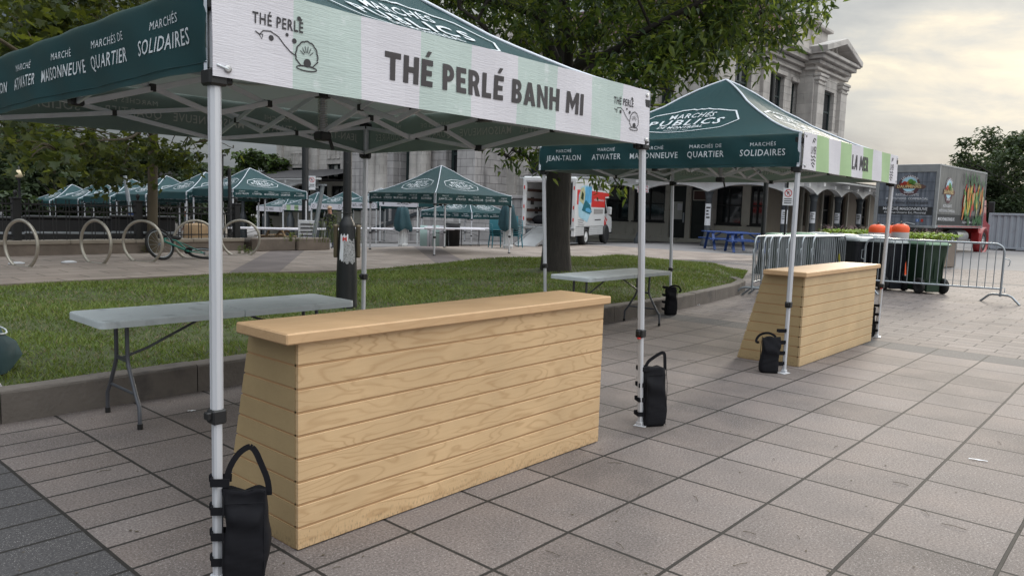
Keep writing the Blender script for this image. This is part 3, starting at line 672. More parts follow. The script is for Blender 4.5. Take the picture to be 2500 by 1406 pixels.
# ------------------------------------------------------------------ market tents
NAMES5 = [('MARCHÉ', 'JEAN-TALON'), ('MARCHÉ', 'ATWATER'), ('MARCHÉ', 'MAISONNEUVE'), ('MARCHÉS DE', 'QUARTIER'), ('MARCHÉS', 'SOLIDAIRES')]
def arc_text(b, s, size, f, R0, mi, bold, sp, width):
    """lettering bent along an arc of radius R0"""
    V, F = text_mesh(s, bold, sp); x0, x1 = V[:, 0].min(), V[:, 0].max(); k = width/(x1-x0); P = []
    for x, y in V:
        a = (x-(x0+x1)/2)*k/R0; r = R0+y*size; P.append(f(r*math.sin(a), r*math.cos(a)-R0))
    b.add(P, F, mi)
def stroke(b, pts, w, f, mi, closed=False):
    P = [np.array(p, float) for p in pts]; n = len(P); L_ = []; R_ = []
    for i in range(n):
        d = (P[(i+1) % n]-P[i-1]) if closed else (P[min(i+1, n-1)]-P[max(i-1, 0)])
        d = d/(np.linalg.norm(d)+1e-9); m = np.array([-d[1], d[0]])*w/2; L_.append(P[i]+m); R_.append(P[i]-m)
    V = [f(*p) for p in L_]+[f(*p) for p in R_]
    F = [(i, (i+1) % n, n+(i+1) % n, n+i) for i in range(n if closed else n-1)]
    b.add(V, F, mi)
def disc(b, c, r, f, mi, n=14, sx=1.0):
    b.add([f(c[0]+r*sx*math.cos(2*PI*k/n), c[1]+r*math.sin(2*PI*k/n)) for k in range(n)], [tuple(range(n))], mi)
def densify(P, k=8, closed=True):
    out = []; n = len(P)
    for i in range(n if closed else n-1):
        a, c = np.array(P[i], float), np.array(P[(i+1) % n], float)
        out += [a+(c-a)*t/k for t in range(k)]
    return out if closed else out+[np.array(P[-1], float)]
def tris(ni, nj):
    w = nj+1; return [t for i in range(ni) for j in range(nj) for t in ((i*w+j, i*w+j+1, (i+1)*w+j+1), (i*w+j, (i+1)*w+j+1, (i+1)*w+j))]
def market_logo(b, f, s, mi):
    """hexagonal cartouche of the market network, s = half width"""
    hexa = [(-1, -0.05), (-0.78, 0.30), (-0.18, 0.475), (0.18, 0.475), (0.78, 0.30), (1, -0.05), (0.80, -0.32), (0.2, -0.44), (-0.2, -0.44), (-0.80, -0.32)]
    P = densify([(x*s, y*s) for x, y in hexa], 5); stroke(b, P, 0.028*s, f, mi, True)
    arc_text(b, 'MARCHÉS', 0.15*s, lambda x, y: f(x, y+0.20*s), 2.2*s, mi, 0.008, 1.12, 0.84*s)
    arc_text(b, 'PUBLICS', 0.22*s, lambda x, y: f(x, y-0.075*s), 3.4*s, mi, 0.016, 1.25, 1.36*s)
    b.text('DE MONTRÉAL', 0.105*s, lambda x, y: f(x, y-0.24*s), mi, 0.015, width=0.86*s, sp=1.1)
    b.text('DEPUIS 1952', 0.055*s, lambda x, y: f(x, y-0.355*s), mi, 0.0, width=0.46*s, sp=1.4)
def pearl_logo(b, f, s, mi):
    """shop mark: name, trailing curl with pearls, open shell; s = total width"""
    b.text('THÉ PERLÉ', 0.15*s, lambda x, y: f(x-0.16*s, y+0.17*s), mi, 0.018, width=0.80*s, sp=1.15)
    curl = [(-0.52, 0.06), (-0.46, 0.03), (-0.40, 0.035), (-0.42, -0.03), (-0.455, 0.02), (-0.40, 0.085), (-0.28, 0.10), (-0.16, 0.05), (-0.06, -0.05), (0.04, -0.13), (0.13, -0.17)]
    stroke(b, [(x*s, y*s) for x, y in curl], 0.016*s, f, mi)
    for x, y, r in ((0.17, 0.36, .033), (-0.27, 0.01, .04), (-0.02, 0.10, .025), (0.10, 0.035, .036)): disc(b, (x*s, y*s), r*s, f, mi)
    c = np.array([0.31, -0.17])*s; fan = []
    for k in range(29):
        a = R(-12)+R(204)*k/28; rr = 0.205*s*(1+0.06*abs(math.sin(k*PI/4))); fan.append(c+np.array([math.cos(a)*rr*0.86, math.sin(a)*rr+0.02*s]))
    stroke(b, fan, 0.02*s, f, mi)
    for a in (35, 60, 82, 104, 126, 148): stroke(b, [c+np.array([math.cos(R(a))*q*s*0.8, math.sin(R(a))*q*s]) for q in (0.07, 0.165)], 0.011*s, f, mi)
    stroke(b, [c+np.array([-0.19, -0.03])*s, c+np.array([-0.10, -0.12])*s, c+np.array([0.10, -0.12])*s, c+np.array([0.19, -0.03])*s], 0.02*s, f, mi)
    lip = [c+np.array([0.17*math.cos(t), -0.155+0.035*math.sin(t)])*s for t in np.linspace(0, 2*PI, 20, endpoint=False)]; stroke(b, lip, 0.017*s, f, mi, True)
    disc(b, c+np.array([0.01, -0.075])*s, 0.062*s, f, mi)
def sea_logo(b, f, s, mi):
    """gull over LA MER over a roundel of waves, s = height"""
    for dx, dy, q in ((0, 0.40, 1), (-0.05, 0.33, 0.8)):
        stroke(b, [((dx-0.10*q)*s, (dy-0.05)*s), ((dx-0.02*q)*s, (dy+0.02)*s), ((dx+0.06*q)*s, (dy+0.01)*s), ((dx+0.13*q)*s, (dy-0.03)*s)], 0.035*s, f, mi)
    b.text('LA MER', 0.24*s, lambda x, y: f(x, y-0.05*s), mi, 0.0, width=0.46*s)
    for k, (y, w) in enumerate(((-0.13, 0.21), (-0.23, 0.21), (-0.33, 0.17), (-0.42, 0.09))):
        stroke(b, [(x*s, (y+0.022*math.sin(x*22+k))*s) for x in np.linspace(-w, w, 13)], 0.036*s, f, mi)
# heavy grotesque capitals for the big signs: outlines on a cap height of 1
def _bowl(x0, y0, y1, w, n=9):
    r = (y1-y0)/2; return [(x0, y0)]+[(x0+w-r*0.95+r*0.95*math.cos(a), (y0+y1)/2+r*math.sin(a)) for a in np.linspace(-PI/2, PI/2, n)]+[(x0, y1)]
HEAVY = {'T': (0.74, [[(0, 1), (0, .79), (.25, .79), (.25, 0), (.49, 0), (.49, .79), (.74, .79), (.74, 1)]]), 'H': (0.72, [[(0, 0), (.24, 0), (.24, .40), (.48, .40), (.48, 0), (.72, 0), (.72, 1), (.48, 1), (.48, .61), (.24, .61), (.24, 1), (0, 1)]]),
    'E': (0.56, [[(0, 0), (.56, 0), (.56, .21), (.24, .21), (.24, .40), (.51, .40), (.51, .60), (.24, .60), (.24, .79), (.56, .79), (.56, 1), (0, 1)]]), 'L': (0.54, [[(0, 0), (.54, 0), (.54, .21), (.24, .21), (.24, 1), (0, 1)]]), 'I': (0.24, [[(0, 0), (.24, 0), (.24, 1), (0, 1)]]),
    'M': (0.92, [[(0, 0), (.23, 0), (.23, .58), (.46, .16), (.69, .58), (.69, 0), (.92, 0), (.92, 1), (.69, 1), (.46, .56), (.23, 1), (0, 1)]]), 'N': (0.76, [[(0, 0), (.23, 0), (.23, .60), (.55, 0), (.76, 0), (.76, 1), (.53, 1), (.53, .40), (.21, 1), (0, 1)]]),
    'A': (0.80, [[(0, 0), (.25, 0), (.30, .19), (.50, .19), (.55, 0), (.80, 0), (.53, 1), (.27, 1)], [(.345, .37), (.40, .66), (.455, .37)]]), 'P': (0.62, [[(0, 0), (.24, 0), (.24, .34)]+_bowl(.24, .34, 1, .38)[1:-1]+[(0, 1)], _bowl(.24, .54, .80, .16)]),
    'R': (0.66, [[(0, 0), (.24, 0), (.24, .36), (.30, .36), (.42, 0), (.68, 0), (.52, .42)]+_bowl(.24, .38, 1, .38)[4:-1]+[(0, 1)], _bowl(.24, .56, .80, .16)]), 'B': (0.62, [[(0, 0)]+_bowl(0, 0, .54, .62)[1:-1]+_bowl(0, .50, 1, .58)[2:-1]+[(0, 1)], _bowl(.24, .19, .40, .16), _bowl(.24, .60, .81, .14)]),
    'U': (0.72, [[(0, 1), (0, .32)]+[(.36-.36*math.cos(a), .34-.36*math.sin(a)) for a in np.linspace(0, PI, 11)]+[(.72, 1), (.48, 1), (.48, .34)]+[(.36+.12*math.cos(a), .32-.12*math.sin(a)) for a in np.linspace(0, PI, 7)]+[(.24, 1)]]), '-': (0.40, [[(.02, .40), (.38, .40), (.38, .60), (.02, .60)]]), ' ': (0.26, [])}
HEAVY['É'] = (0.56, HEAVY['E'][1]+[[(.18, 1.10), (.34, 1.10), (.50, 1.32), (.30, 1.32)]])
_HV = {}
def heavy_text(b, s, size, f, mi, width):
    if s not in _HV:
        cu = bpy.data.curves.new('sign', 'CURVE'); cu.dimensions = '2D'; cu.fill_mode = 'BOTH'; x = 0.0
        for ch in s:
            w, polys = HEAVY[ch]
            for P in polys:
                sp = cu.splines.new('POLY'); sp.points.add(len(P)-1); sp.use_cyclic_u = True
                for i, (px, py) in enumerate(P): sp.points[i].co = (x+px, py, 0, 1)
            x += w+0.13
        ob = bpy.data.objects.new('sign', cu); COL.objects.link(ob); dg = bpy.context.evaluated_depsgraph_get(); me = ob.evaluated_get(dg).to_mesh()
        _HV[s] = ([tuple(v.co[:2]) for v in me.vertices], [tuple(p.vertices) for p in me.polygons], x-0.13); ob.evaluated_get(dg).to_mesh_clear(); bpy.data.objects.remove(ob); bpy.data.curves.remove(cu)
    V, F, w = _HV[s]; k = width/w; b.add([f((x-w/2)*k, y*size) for x, y in V], F, mi)
def tent(name, label, loc, rz=0.0, W=3.0, E=1.9, H=1.15, VH=0.30, banner=None, feet=None, detail=True, group=None, names=True, logos=(0, 1, 2, 3), frame_only=False, leg_mat='alu', sides=(0, 1, 2, 3)):
    """pop-up tent: ground at loc, front towards local -y, eave bottom at height E"""
    t = thing(name, label, 'tent', loc, rz, group); h = W/2; ET = E+VH; AP = E+H
    RM = [np.array([[math.cos(k*PI/2), -math.sin(k*PI/2)], [math.sin(k*PI/2), math.cos(k*PI/2)]]) for k in range(4)]
    def prof(s):         # s=0 apex .. 1 eave
        s = min(max(s, 0), 1); q = 1-s; z = ET+(AP-ET)*(0.62*q**1.75+0.38*q)
        return z-0.05*math.exp(-(s/0.07)**2)
    def surf(k, off):
        def f(a, c):     # a along the eave, c in plan from the eave towards the peak
            s = 1-c/h; wr = 0.005*math.sin(a*5+c*9+k*2)*ss(0.1, 0.5, 1-s)*(1-abs(2*s-1))+0.009*math.sin(a*38/(0.25+s))*math.exp(-((s-0.26)/0.15)**2)
            z = prof(s)+wr-0.03*math.sin(PI*min(1, max(0, s)))*(1-min(1, abs(a)/max(0.05, h*s)))
            p = RM[k] @ np.array([a, -h+c]); return np.array([p[0], p[1], z+off])
        return f
    NJ, NI = (20, 14) if detail else (8, 8)
    if not frame_only:
        b = MB()
        for k in range(4):
            for lay, off in ((0, 0.0), (1, -0.006)):
                f = surf(k, off); V = []
                for i in range(NI+1):
                    c = h*i/NI
                    for j in range(NJ+1): V.append(f((h-c)*(2*j/NJ-1), c))
                F = tris(NI, NJ)
                b.add(V, F if lay == 0 else [q[::-1] for q in F], lay, True)
            if k in logos:
                market_logo(b, lambda x, y, f=surf(k, 0.010): f(x, 0.60*h*0.68+y*1.0), 0.62*W/3, 2)
                if detail: market_logo(b, lambda x, y, f=surf(k, -0.015): f(x, 0.60*h*0.68+y*1.0), 0.62*W/3, 3)
        for k in range(4):   # white piping down the four hips
            f = surf(k, 0.004); b.tube([f(-(h-c), c) for c in np.linspace(0, h, 13)], 0.011 if detail else 0.014, 5, 4)
        b.build('canopy', ['canopy', 'canopy_in', 'print', 'print_in', 'piping'], t)
        for k in sides:
            if banner and k == 0: continue
            b = MB(); A = RM[k]
            def vf(a, z, off, k=k):
                sway = 0.012*math.sin(a*4.3+k)*(ET-z)/VH+0.006*math.sin(a*13+z*20+k*1.7)
                p = RM[k] @ np.array([a, -h-0.012-off-sway]); return np.array([p[0], p[1], z])
            n = 44 if detail else 10; NR = 6 if detail else 3; xo = 0.0068 if detail else 0.012
            for lay, off in ((0, 0.004), (1, 0.0)):
                V = [vf(-h+W*j/n, E+VH*i/NR, off) for i in range(NR+1) for j in range(n+1)]
                F = tris(NR, n)
                b.add(V, F if lay == 0 else [q[::-1] for q in F], lay, True)
            b.tube([vf(-h+W*j/n, E+0.03, 0.006) for j in range(n+1)], 0.0016, 3, 0)
            if names is True or (names and k in names):
                for i, (u, l) in enumerate(NAMES5):
                    cx = (-0.385+0.1925*i)*W
                    b.text(u, 0.034, lambda x, y: vf(cx+x, E+0.195+y, xo), 2, 0.0, xs=1.08, sp=1.15)
                    b.text(l, 0.059, lambda x, y: vf(cx+x, E+0.105+y, xo), 2, 0.006, xs=0.90, sp=1.12)
                    if detail:
                        b.text(u, 0.034, lambda x, y: vf(cx+x, E+0.195+y, -0.0035), 3, 0.0, xs=1.08, sp=1.15); b.text(l, 0.059, lambda x, y: vf(cx+x, E+0.105+y, -0.0035), 3, 0.006, xs=0.90, sp=1.12)
            for sg in (-1, 1): b.add([vf(sg*(h+0.004), E, 0.008), vf(sg*(h-0.022), E, 0.008), vf(sg*(h-0.022), ET, 0.008), vf(sg*(h+0.004), ET, 0.008)], [(0, 1, 2, 3)], 4)
            b.build('valance', ['canopy', 'valance_in', 'print', 'print_in', 'piping'], t)
        if banner: banner(t, W, E, VH)
    # frame
    zt, zs = E+0.25, E-0.02
    li = h-0.022
    for k, (sx, sy) in enumerate(((-1, -1), (1, -1), (1, 1), (-1, 1))):
        b = MB(); fx, fy, fz = (feet[k] if feet else (0, 0, 0)); x, y = sx*li, sy*li; top = np.array([x, y, zt]); bot = np.array([x+fx, y+fy, fz])
        zc = (0.66-0)/(zt); mid = bot+(top-bot)*((0.64-fz*0.0)/zt) if detail else bot+(top-bot)*0.3
        w = 0.041 if detail else 0.05
        b.bar(mid, top, w, w, 0, 0.010); b.bar(bot, mid, w-0.008, w-0.008, 0, 0.007)
        if detail:   # grooves of the extrusion
            for dx, dy in ((0, -1), (-1, 0), (0, 1), (1, 0)):
                o = np.array([dx, dy, 0])*(w/2); sd = np.array([abs(dy), abs(dx), 0.0])*0.008
                for q in (-1, 1): b.bar(mid+o+q*sd, top+o+q*sd, 0.0022, 0.0022, 0)
        leg = b.build('leg', leg_mat, t)
        b = MB(); d = (top-bot)/np.linalg.norm(top-bot)
        b.box(mid, (w+0.014, w+0.014, 0.055), 0, 0.006); b.box(mid+np.array([-sx*0.0-0.034, 0, 0.006]), (0.022, 0.03, 0.03), 0, 0.004)
        if detail and k == 1: b.box(mid+np.array([-0.03, -0.006, -0.03]), (0.026, 0.020, 0.011), 1, 0.003)
        b.build('height_latch', ['plastic_black', 'plastic_red'], leg)
        b = MB(); b.box(bot+np.array([sx*0.02, 0, 0.003]), (0.105, 0.085, 0.006), 0, 0.002, rz=0.2*sx); b.bar(bot+np.array([0, 0, 0.004]), bot+np.array([0, 0, 0.03]), w+0.004, w+0.004, 0, 0.004); b.build('foot_plate', leg_mat if detail else 'plastic_black', leg)
        for z in (zt-0.01, zs):
            b = MB(); q = bot+(top-bot)*((z-fz)/(zt-fz)); b.box(q, (0.072, 0.072, 0.06), 0, 0.008); b.box(q+np.array([-sx*0.045, 0, 0]), (0.04, 0.03, 0.04), 0, 0.005); b.box(q+np.array([0, -sy*0.045, 0]), (0.03, 0.04, 0.04), 0, 0.005)
            b.build('slider', 'plastic_black', leg)
    b = MB(); bw, bh = (0.014, 0.030) if detail else (0.02, 0.034)
    def X(p, q, r, s):   # crossing pair p-q / r-s
        p, q, r, s = [np.array(v, float) for v in (p, q, r, s)]
        b.bar(p, q, bw, bh, 0, 0.003, up=(0, 0, 1)); o = np.cross(q-p, (0, 0, 1)); o = o/np.linalg.norm(o)*0.016; b.bar(r+o, s+o, bw, bh, 0, 0.003, up=(0, 0, 1))
        c = (p+q+r+s)/4+o/2; b.box(c, (0.034, 0.034, 0.040), 1, 0.004)
    hi, lo = zt-0.03, zs+0.02
    for k in range(4):
        A = RM[k]; g = lambda a, z: np.array([*(A @ np.array([a, -li+0.02])), z])
        for sg in (-1, 1): X(g(sg*(li-0.03), hi), g(sg*0.015, lo), g(sg*(li-0.03), lo), g(sg*0.015, hi))
        b.box(g(0, hi), (0.06, 0.06, 0.045), 1, 0.006); b.box(g(0, lo), (0.06, 0.06, 0.045), 1, 0.006)
        m = lambda q, z: np.array([*(A @ np.array([0, -q])), z])
        X(m(li-0.05, hi), m(li*0.5, lo+0.02), m(li-0.05, lo), m(li*0.5, hi)); X(m(li*0.5, hi), m(0.04, lo), m(li*0.5, lo+0.02), m(0.04, hi))
        b.box(m(li*0.5, hi), (0.034, 0.034, 0.04), 1, 0.004)
    b.build('truss', [leg_mat, 'plastic_black'], t)
    b = MB(); b.tube([(0, 0, zs-0.04), (0, 0, AP-0.06 if not frame_only else zt+0.25)], 0.016, 8, 0); p = b.build('center_pole', 'alu', t)
    b = MB(); b.box((0, 0, hi), (0.085, 0.085, 0.05), 0, 0.01); b.build('hub', 'plastic_black', p)
    b = MB(); b.box((0, 0, zs-0.02), (0.085, 0.085, 0.055), 0, 0.01); b.tube([(0.03, -0.03, zs-0.03), (0.05, -0.04, zs-0.10)], 0.011, 6, 0); b.build('hub', 'plastic_black', p)
    if detail:
        b = MB(); b.tube([(0.028*math.cos(a), 0.028*math.sin(a), zs+0.02+(hi-zs-0.05)*a/(2*PI*13)) for a in np.linspace(0, 2*PI*13, 13*9)], 0.0035, 5, 0); b.build('spring', 'steel_wire', p)
    return t
def banner_panel(stripes, mats, draw, depth=0.02, drop=0.02, slant=0.0, names=('banner',)):
    def mk(t, W, E, VH):
        b = MB(); n = len(stripes); h = W/2; z0, z1 = E-drop, E+VH+0.01
        def pf(a, z, off=0.0):
            w = 0.006*math.sin(a*3.1)+0.004*math.sin(a*11+z*9); return np.array([a, -h-depth-w-off, z])
        for i, mi in enumerate(stripes):
            for j in range(4):
                a0 = -h-0.01+(W+0.02)*(i+j/4)/n; a1 = -h-0.01+(W+0.02)*(i+(j+1)/4)/n; sl = slant
                for k in range(3):
                    za, zb = z0+(z1-z0)*k/3, z0+(z1-z0)*(k+1)/3; e = lambda a, z: a+sl*(z-(z0+z1)/2)*(1 if abs(abs(a)-h) > 0.06 else 0)
                    b.add([pf(e(a0, za), za), pf(e(a1, za), za), pf(e(a1, zb), zb), pf(e(a0, zb), zb)], [(0, 1, 2, 3)], mi, True)
                    b.add([pf(e(a0, za), za, -0.004), pf(e(a1, za), za, -0.004), pf(e(a1, zb), zb, -0.004), pf(e(a0, zb), zb, -0.004)], [(3, 2, 1, 0)], 0, True)
        f = lambda x, y, off=0.0028: pf(x, (z0+z1)/2+y, off)
        draw(b, f, W, len(mats))
        o = b.build('banner', mats+['ink', 'ink_grey'], t)
        for x in (-h+0.045, h-0.03):
            for z in (z0+0.03, z1-0.03):
                g = MB(); g.lathe([(0.006, 0), (0.014, 0), (0.014, 0.003), (0.006, 0.003)], pf(x, z, 0.002), 12, 0, ax=((1, 0, 0), (0, 0, 1), (0, -1, 0)))
                g.tube([pf(x, z, 0.004), pf(x+(-0.04 if x < 0 else 0.03), z+0.01, 0.0)], 0.004, 5, 1)
                g.build('grommet', ['steel_wire', 'print'], o)
    return mk
def draw_pearl(b, f, W, k):
    heavy_text(b, 'THÉ PERLÉ BANH MI', 0.118, lambda x, y: f(x+0.02, y-0.066), k+1, 1.42)
    pearl_logo(b, lambda x, y: f(x-1.165, y+0.0), 0.265, k); pearl_logo(b, lambda x, y: f(x+1.20, y+0.0), 0.265, k)
def draw_sea(b, f, W, k):
    heavy_text(b, 'LA MER', 0.15, lambda x, y: f(x+0.10, y-0.085), k, 0.50)
    sea_logo(b, lambda x, y: f(x-1.27, y), 0.30, k); sea_logo(b, lambda x, y: f(x+1.27, y), 0.30, k)
TENTS = 'market tents with green canopies'
NEAR_W = 2.92
near = tent('market_tent', 'big foreground green tent, striped white and mint banner reading THÉ PERLÉ BANH MI', (-1.34, 1.66, 0), 0, NEAR_W, 1.9, 1.15, 0.31,
            banner=banner_panel([0, 1]*4+[0], ['vinyl_white', 'vinyl_mint'], draw_pearl), feet=[(-0.03, -0.045, 0), (0.115, -0.03, 0), (0.03, 0.06, 0.20), (0, 0.05, 0.20)], group=TENTS)
lamer = tent('market_tent', 'green tent on the right with a green and white striped banner reading LA MER', (4.23, 1.70, 0), 0, 3.04, 1.9, 1.17, 0.30,
             banner=banner_panel([0, 1]*4+[0], ['vinyl_white', 'vinyl_green'], draw_sea, slant=-0.12), feet=[(0.0, 0.0, 0), (0.05, 0.05, 0), (-0.32, -0.26, 0), (0.12, -0.02, 0.20)], group=TENTS)
ctr0 = PZ(1060, 624, 0.104)
def put_tent(fl, rz, **k):    # fl = front left foot
    W = k.get('W', 3.0); c, s = math.cos(rz), math.sin(rz); h = W/2-0.03
    return (fl[0]+c*h-s*h, fl[1]+s*h+c*h, fl[2])
center = tent('market_tent', 'plain green tent standing low on the path in the middle, its corner towards the viewer', put_tent(ctr0, R(-2), W=3.0), R(-2), 3.0, 1.42, 1.17, 0.28, detail=False, group=TENTS)
bk = PD(1150, 598, 32.0); bk[2] = gz(bk[1])
back_t = tent('market_tent', 'small low green tent by the stone wall, seen beneath the middle green tent', put_tent(bk, R(4)), R(4), 3.0, 1.12, 1.1, 0.28, detail=False, group=TENTS)
# row of tents on the left: identical, one behind the other
ROWX = 10.65
place = ['nearest and rightmost of the plain row on the left', 'second from the right in the plain row on the left', 'third from the right in the plain row, behind the slim trunk', 'fourth from the right in the plain row on the left', 'fifth from the right in the plain row on the left', 'leftmost of the plain row on the left']
row0 = None
for i in range(6):
    y = 24.0+3.06*i; p = (ROWX-0.22*i, y, gz(y)); lab = 'green tent, '+place[i]
    if row0 is None: row0 = tent('market_tent', lab, p, 0, 3.0, 1.9, 1.15, 0.28, detail=False, group=TENTS, names=(0,))
    else: dup(row0, p, 0, lab)
# second row: stalls with white name banners, backs to the building
def draw_name(s, w, logo=True):
    def d(b, f, W, k):
        b.text(s, 0.15, lambda x, y: f(x, y-0.07), k, 0.012, width=w)
        if logo:
            for sx in (-1.25, 1.25): stroke(b, [(sx+0.09*math.cos(t), 0.08*math.sin(t)) for t in np.linspace(0, 2*PI, 12, endpoint=False)], 0.025, f, k, True)
    return d
def draw_heart(b, f, W, k):
    disc(b, (-1.18, 0.0), 0.06, f, k); stroke(b, [(-1.25, 0.02), (-1.18, -0.08), (-1.11, 0.02)], 0.05, f, k); disc(b, (-1.18, 0.11), 0.02, f, k); b.text('NATUREL', 0.13, lambda x, y: f(x+0.35, y-0.05), k, 0.01, width=1.0)
spec = [('GOLF WAKE', 1.0, 'plain'), ('WAKE', 0.5, 'green'), ('NATIF', 0.6, 'plain'), ('NATUR OPHEL', 1.25, 'plain'), (None, 0, 'heart')]
where = ['leftmost in the far row, white banner reading GOLF WAKE', 'second in the far row, with green and white striped banner', 'third in the far row, behind the black post', 'fourth in the far row, white banner reading NATUR OPHEL', 'fifth in the far row, white banner with a small heart']
for i, (s, w, kind) in enumerate(spec):
    y = 40.0-3.03*i-(0.25 if i == 4 else 0); x = 22.4
    dr = draw_heart if kind == 'heart' else draw_name(s, w)
    bn = banner_panel([0, 0, 0] if kind != 'green' else [0, 1, 0, 1, 0, 1, 0], ['vinyl_white', 'vinyl_green'], dr)
    tent('market_tent', 'green tent '+where[i], (x, y, gz(y)), R(-90), 3.0, 1.9, 1.15, 0.28, banner=bn, detail=False, group=TENTS, names=False, leg_mat='white_frame')
# ------------------------------------------------------------------ counters, tables, weight bags
def counter(name, label, x0, x1, y0, D=0.60, Dt=0.40, Hh=0.879, boards=9, group='slatted wooden counters', faded=False, xs=-0.02):
    t = thing(name, label, 'counter', (x0, y0, 0), 0, group); W = x1-x0; g = 0.004; sc = 0
    hb = Hh/boards
    def dep(z): return D+(Dt-0.02-D)*z/Hh
    b = MB()
    for i in range(boards):
        z0, z1 = 0.006+i*hb, (i+1)*hb-g
        b.box((W/2, 0.010, (z0+z1)/2), (W-0.002, 0.020, z1-z0), 0, 0.0015)
    b.box((W/2, 0.0095, Hh/2), (W-0.004, 0.014, Hh-0.012), 1)
    b.build('front_panel', ['ply_faded' if faded else 'ply', 'groove'], t)
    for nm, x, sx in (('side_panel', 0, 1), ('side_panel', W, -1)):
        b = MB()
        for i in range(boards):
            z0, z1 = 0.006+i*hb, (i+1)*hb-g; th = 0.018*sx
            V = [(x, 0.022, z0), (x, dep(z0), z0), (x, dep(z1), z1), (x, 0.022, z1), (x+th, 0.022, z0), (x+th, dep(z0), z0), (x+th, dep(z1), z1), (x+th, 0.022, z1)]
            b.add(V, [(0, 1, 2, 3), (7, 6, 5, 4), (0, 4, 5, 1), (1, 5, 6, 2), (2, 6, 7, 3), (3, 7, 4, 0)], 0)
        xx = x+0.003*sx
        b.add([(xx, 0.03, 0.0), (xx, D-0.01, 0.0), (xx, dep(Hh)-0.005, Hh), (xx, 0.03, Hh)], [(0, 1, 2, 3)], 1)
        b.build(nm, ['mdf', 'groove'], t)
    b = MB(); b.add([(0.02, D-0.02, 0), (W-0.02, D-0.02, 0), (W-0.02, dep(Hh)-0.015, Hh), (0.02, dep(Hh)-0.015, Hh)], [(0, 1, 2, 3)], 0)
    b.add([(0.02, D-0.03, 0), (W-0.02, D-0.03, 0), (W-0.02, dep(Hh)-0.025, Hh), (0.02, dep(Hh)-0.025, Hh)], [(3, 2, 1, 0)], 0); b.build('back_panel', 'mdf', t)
    b = MB(); b.box((W/2+xs, Dt/2-0.032, Hh+0.0235), (W+0.10, Dt, 0.047), 0, 0.006); b.build('top', 'ply_top', t)
    return t
counter('wooden_counter', 'long pale plywood counter standing in the foreground under the near tent', -2.46, -0.30, 0.18)
counter('wooden_counter', 'plywood counter on the right under the LA MER tent, beside stacked barriers', 3.10, 5.37, 0.20, D=0.64, Dt=0.43, faded=True, xs=-0.01)

def folding_table(name, label, loc, rz=0.0, L=1.83, Wd=0.60, H=0.70, group='grey folding tables', detail=True, fold=True, mtop='table_grey'):
    t = thing(name, label, 'table', loc, rz, group)
    b = MB(); r = 0.05; T = 0.045
    def slab(x0, x1, rl, rr):
        out = []
        for cx, cy, a0, rad in ((x1-r, Wd/2-r, 0, rr), (x0+r, Wd/2-r, 90, rl), (x0+r, -Wd/2+r, 180, rl), (x1-r, -Wd/2+r, 270, rr)):
            if not rad: out.append((x1 if a0 in (0, 270) else x0, Wd/2 if a0 in (0, 90) else -Wd/2)); continue
            for k in range(5): a = R(a0+22.5*k); out.append((cx+r*math.cos(a), cy+r*math.sin(a)))
        n = len(out); lv = [(1.0, H-T), (1.0, H-0.010), (0.994, H-0.003), (0.985, H)]; V = []
        mx = (x0+x1)/2
        for s, z in lv: V += [(mx+(x-mx)*(1-(1-s)*0.5), y*s, z) for x, y in out]
        F = [(k*n+i, k*n+(i+1) % n, (k+1)*n+(i+1) % n, (k+1)*n+i) for k in range(3) for i in range(n)]+[tuple(range(n))[::-1], tuple(range(3*n, 4*n))]
        b.add(V, F, 0)
    if fold: slab(-L/2, -0.003, 1, 0); slab(0.003, L/2, 0, 1); b.box((0, 0, H-T+0.006), (0.10, Wd-0.1, 0.01), 1)
    else: slab(-L/2, L/2, 1, 1)
    b.build('tabletop', [mtop, 'table_leg'], t)
    for sx in (-1, 1):
        x = sx*(L/2-0.22); fr = MB(); R0 = 0.0135; n = 8 if detail else 5
        for sy in (-1, 1):
            lg = MB(); y = sy*(Wd/2-0.20); yf = sy*(Wd/2-0.03)
            lg.tube([(x, y, H-T), (x, y, H*0.60), (x, y+sy*0.012, H*0.54), (x, yf-sy*0.045, H*0.28), (x, yf, H*0.20), (x, yf+sy*0.004, 0.025)], R0, n, 0); lg.tube([(x, yf+sy*0.004, 0.035), (x, yf+sy*0.004, 0.0)], R0+0.004, n, 1)
            lg.build('leg', ['table_leg', 'plastic_black'], t)
        yb = Wd/2-0.03-0.075
        fr.tube([(x, -yb-0.0, H*0.30), (x, yb, H*0.30)], 0.010, n, 0); fr.bar((x, -(Wd/2-0.19), H*0.585), (x, Wd/2-0.19, H*0.585), 0.012, 0.024, 0)
        fr.tube([(x, 0, H*0.59), (x-sx*0.16, 0, H*0.66), (x-sx*0.20, 0, H*0.685), (x-sx*(L/2-0.32), 0, H-T)], 0.009, n, 0)
        fr.build('leg_brace', 'table_leg', t)
    return t
folding_table('folding_table', 'long grey folding table standing against the kerb behind the foreground counter', (-1.53, 2.57, 0), R(-0.5), L=1.83, Wd=0.58)
folding_table('folding_table', 'grey folding table at the kerb between the two counters, beside the tree', (3.60, 2.72, 0), R(1), L=1.86, Wd=0.58)

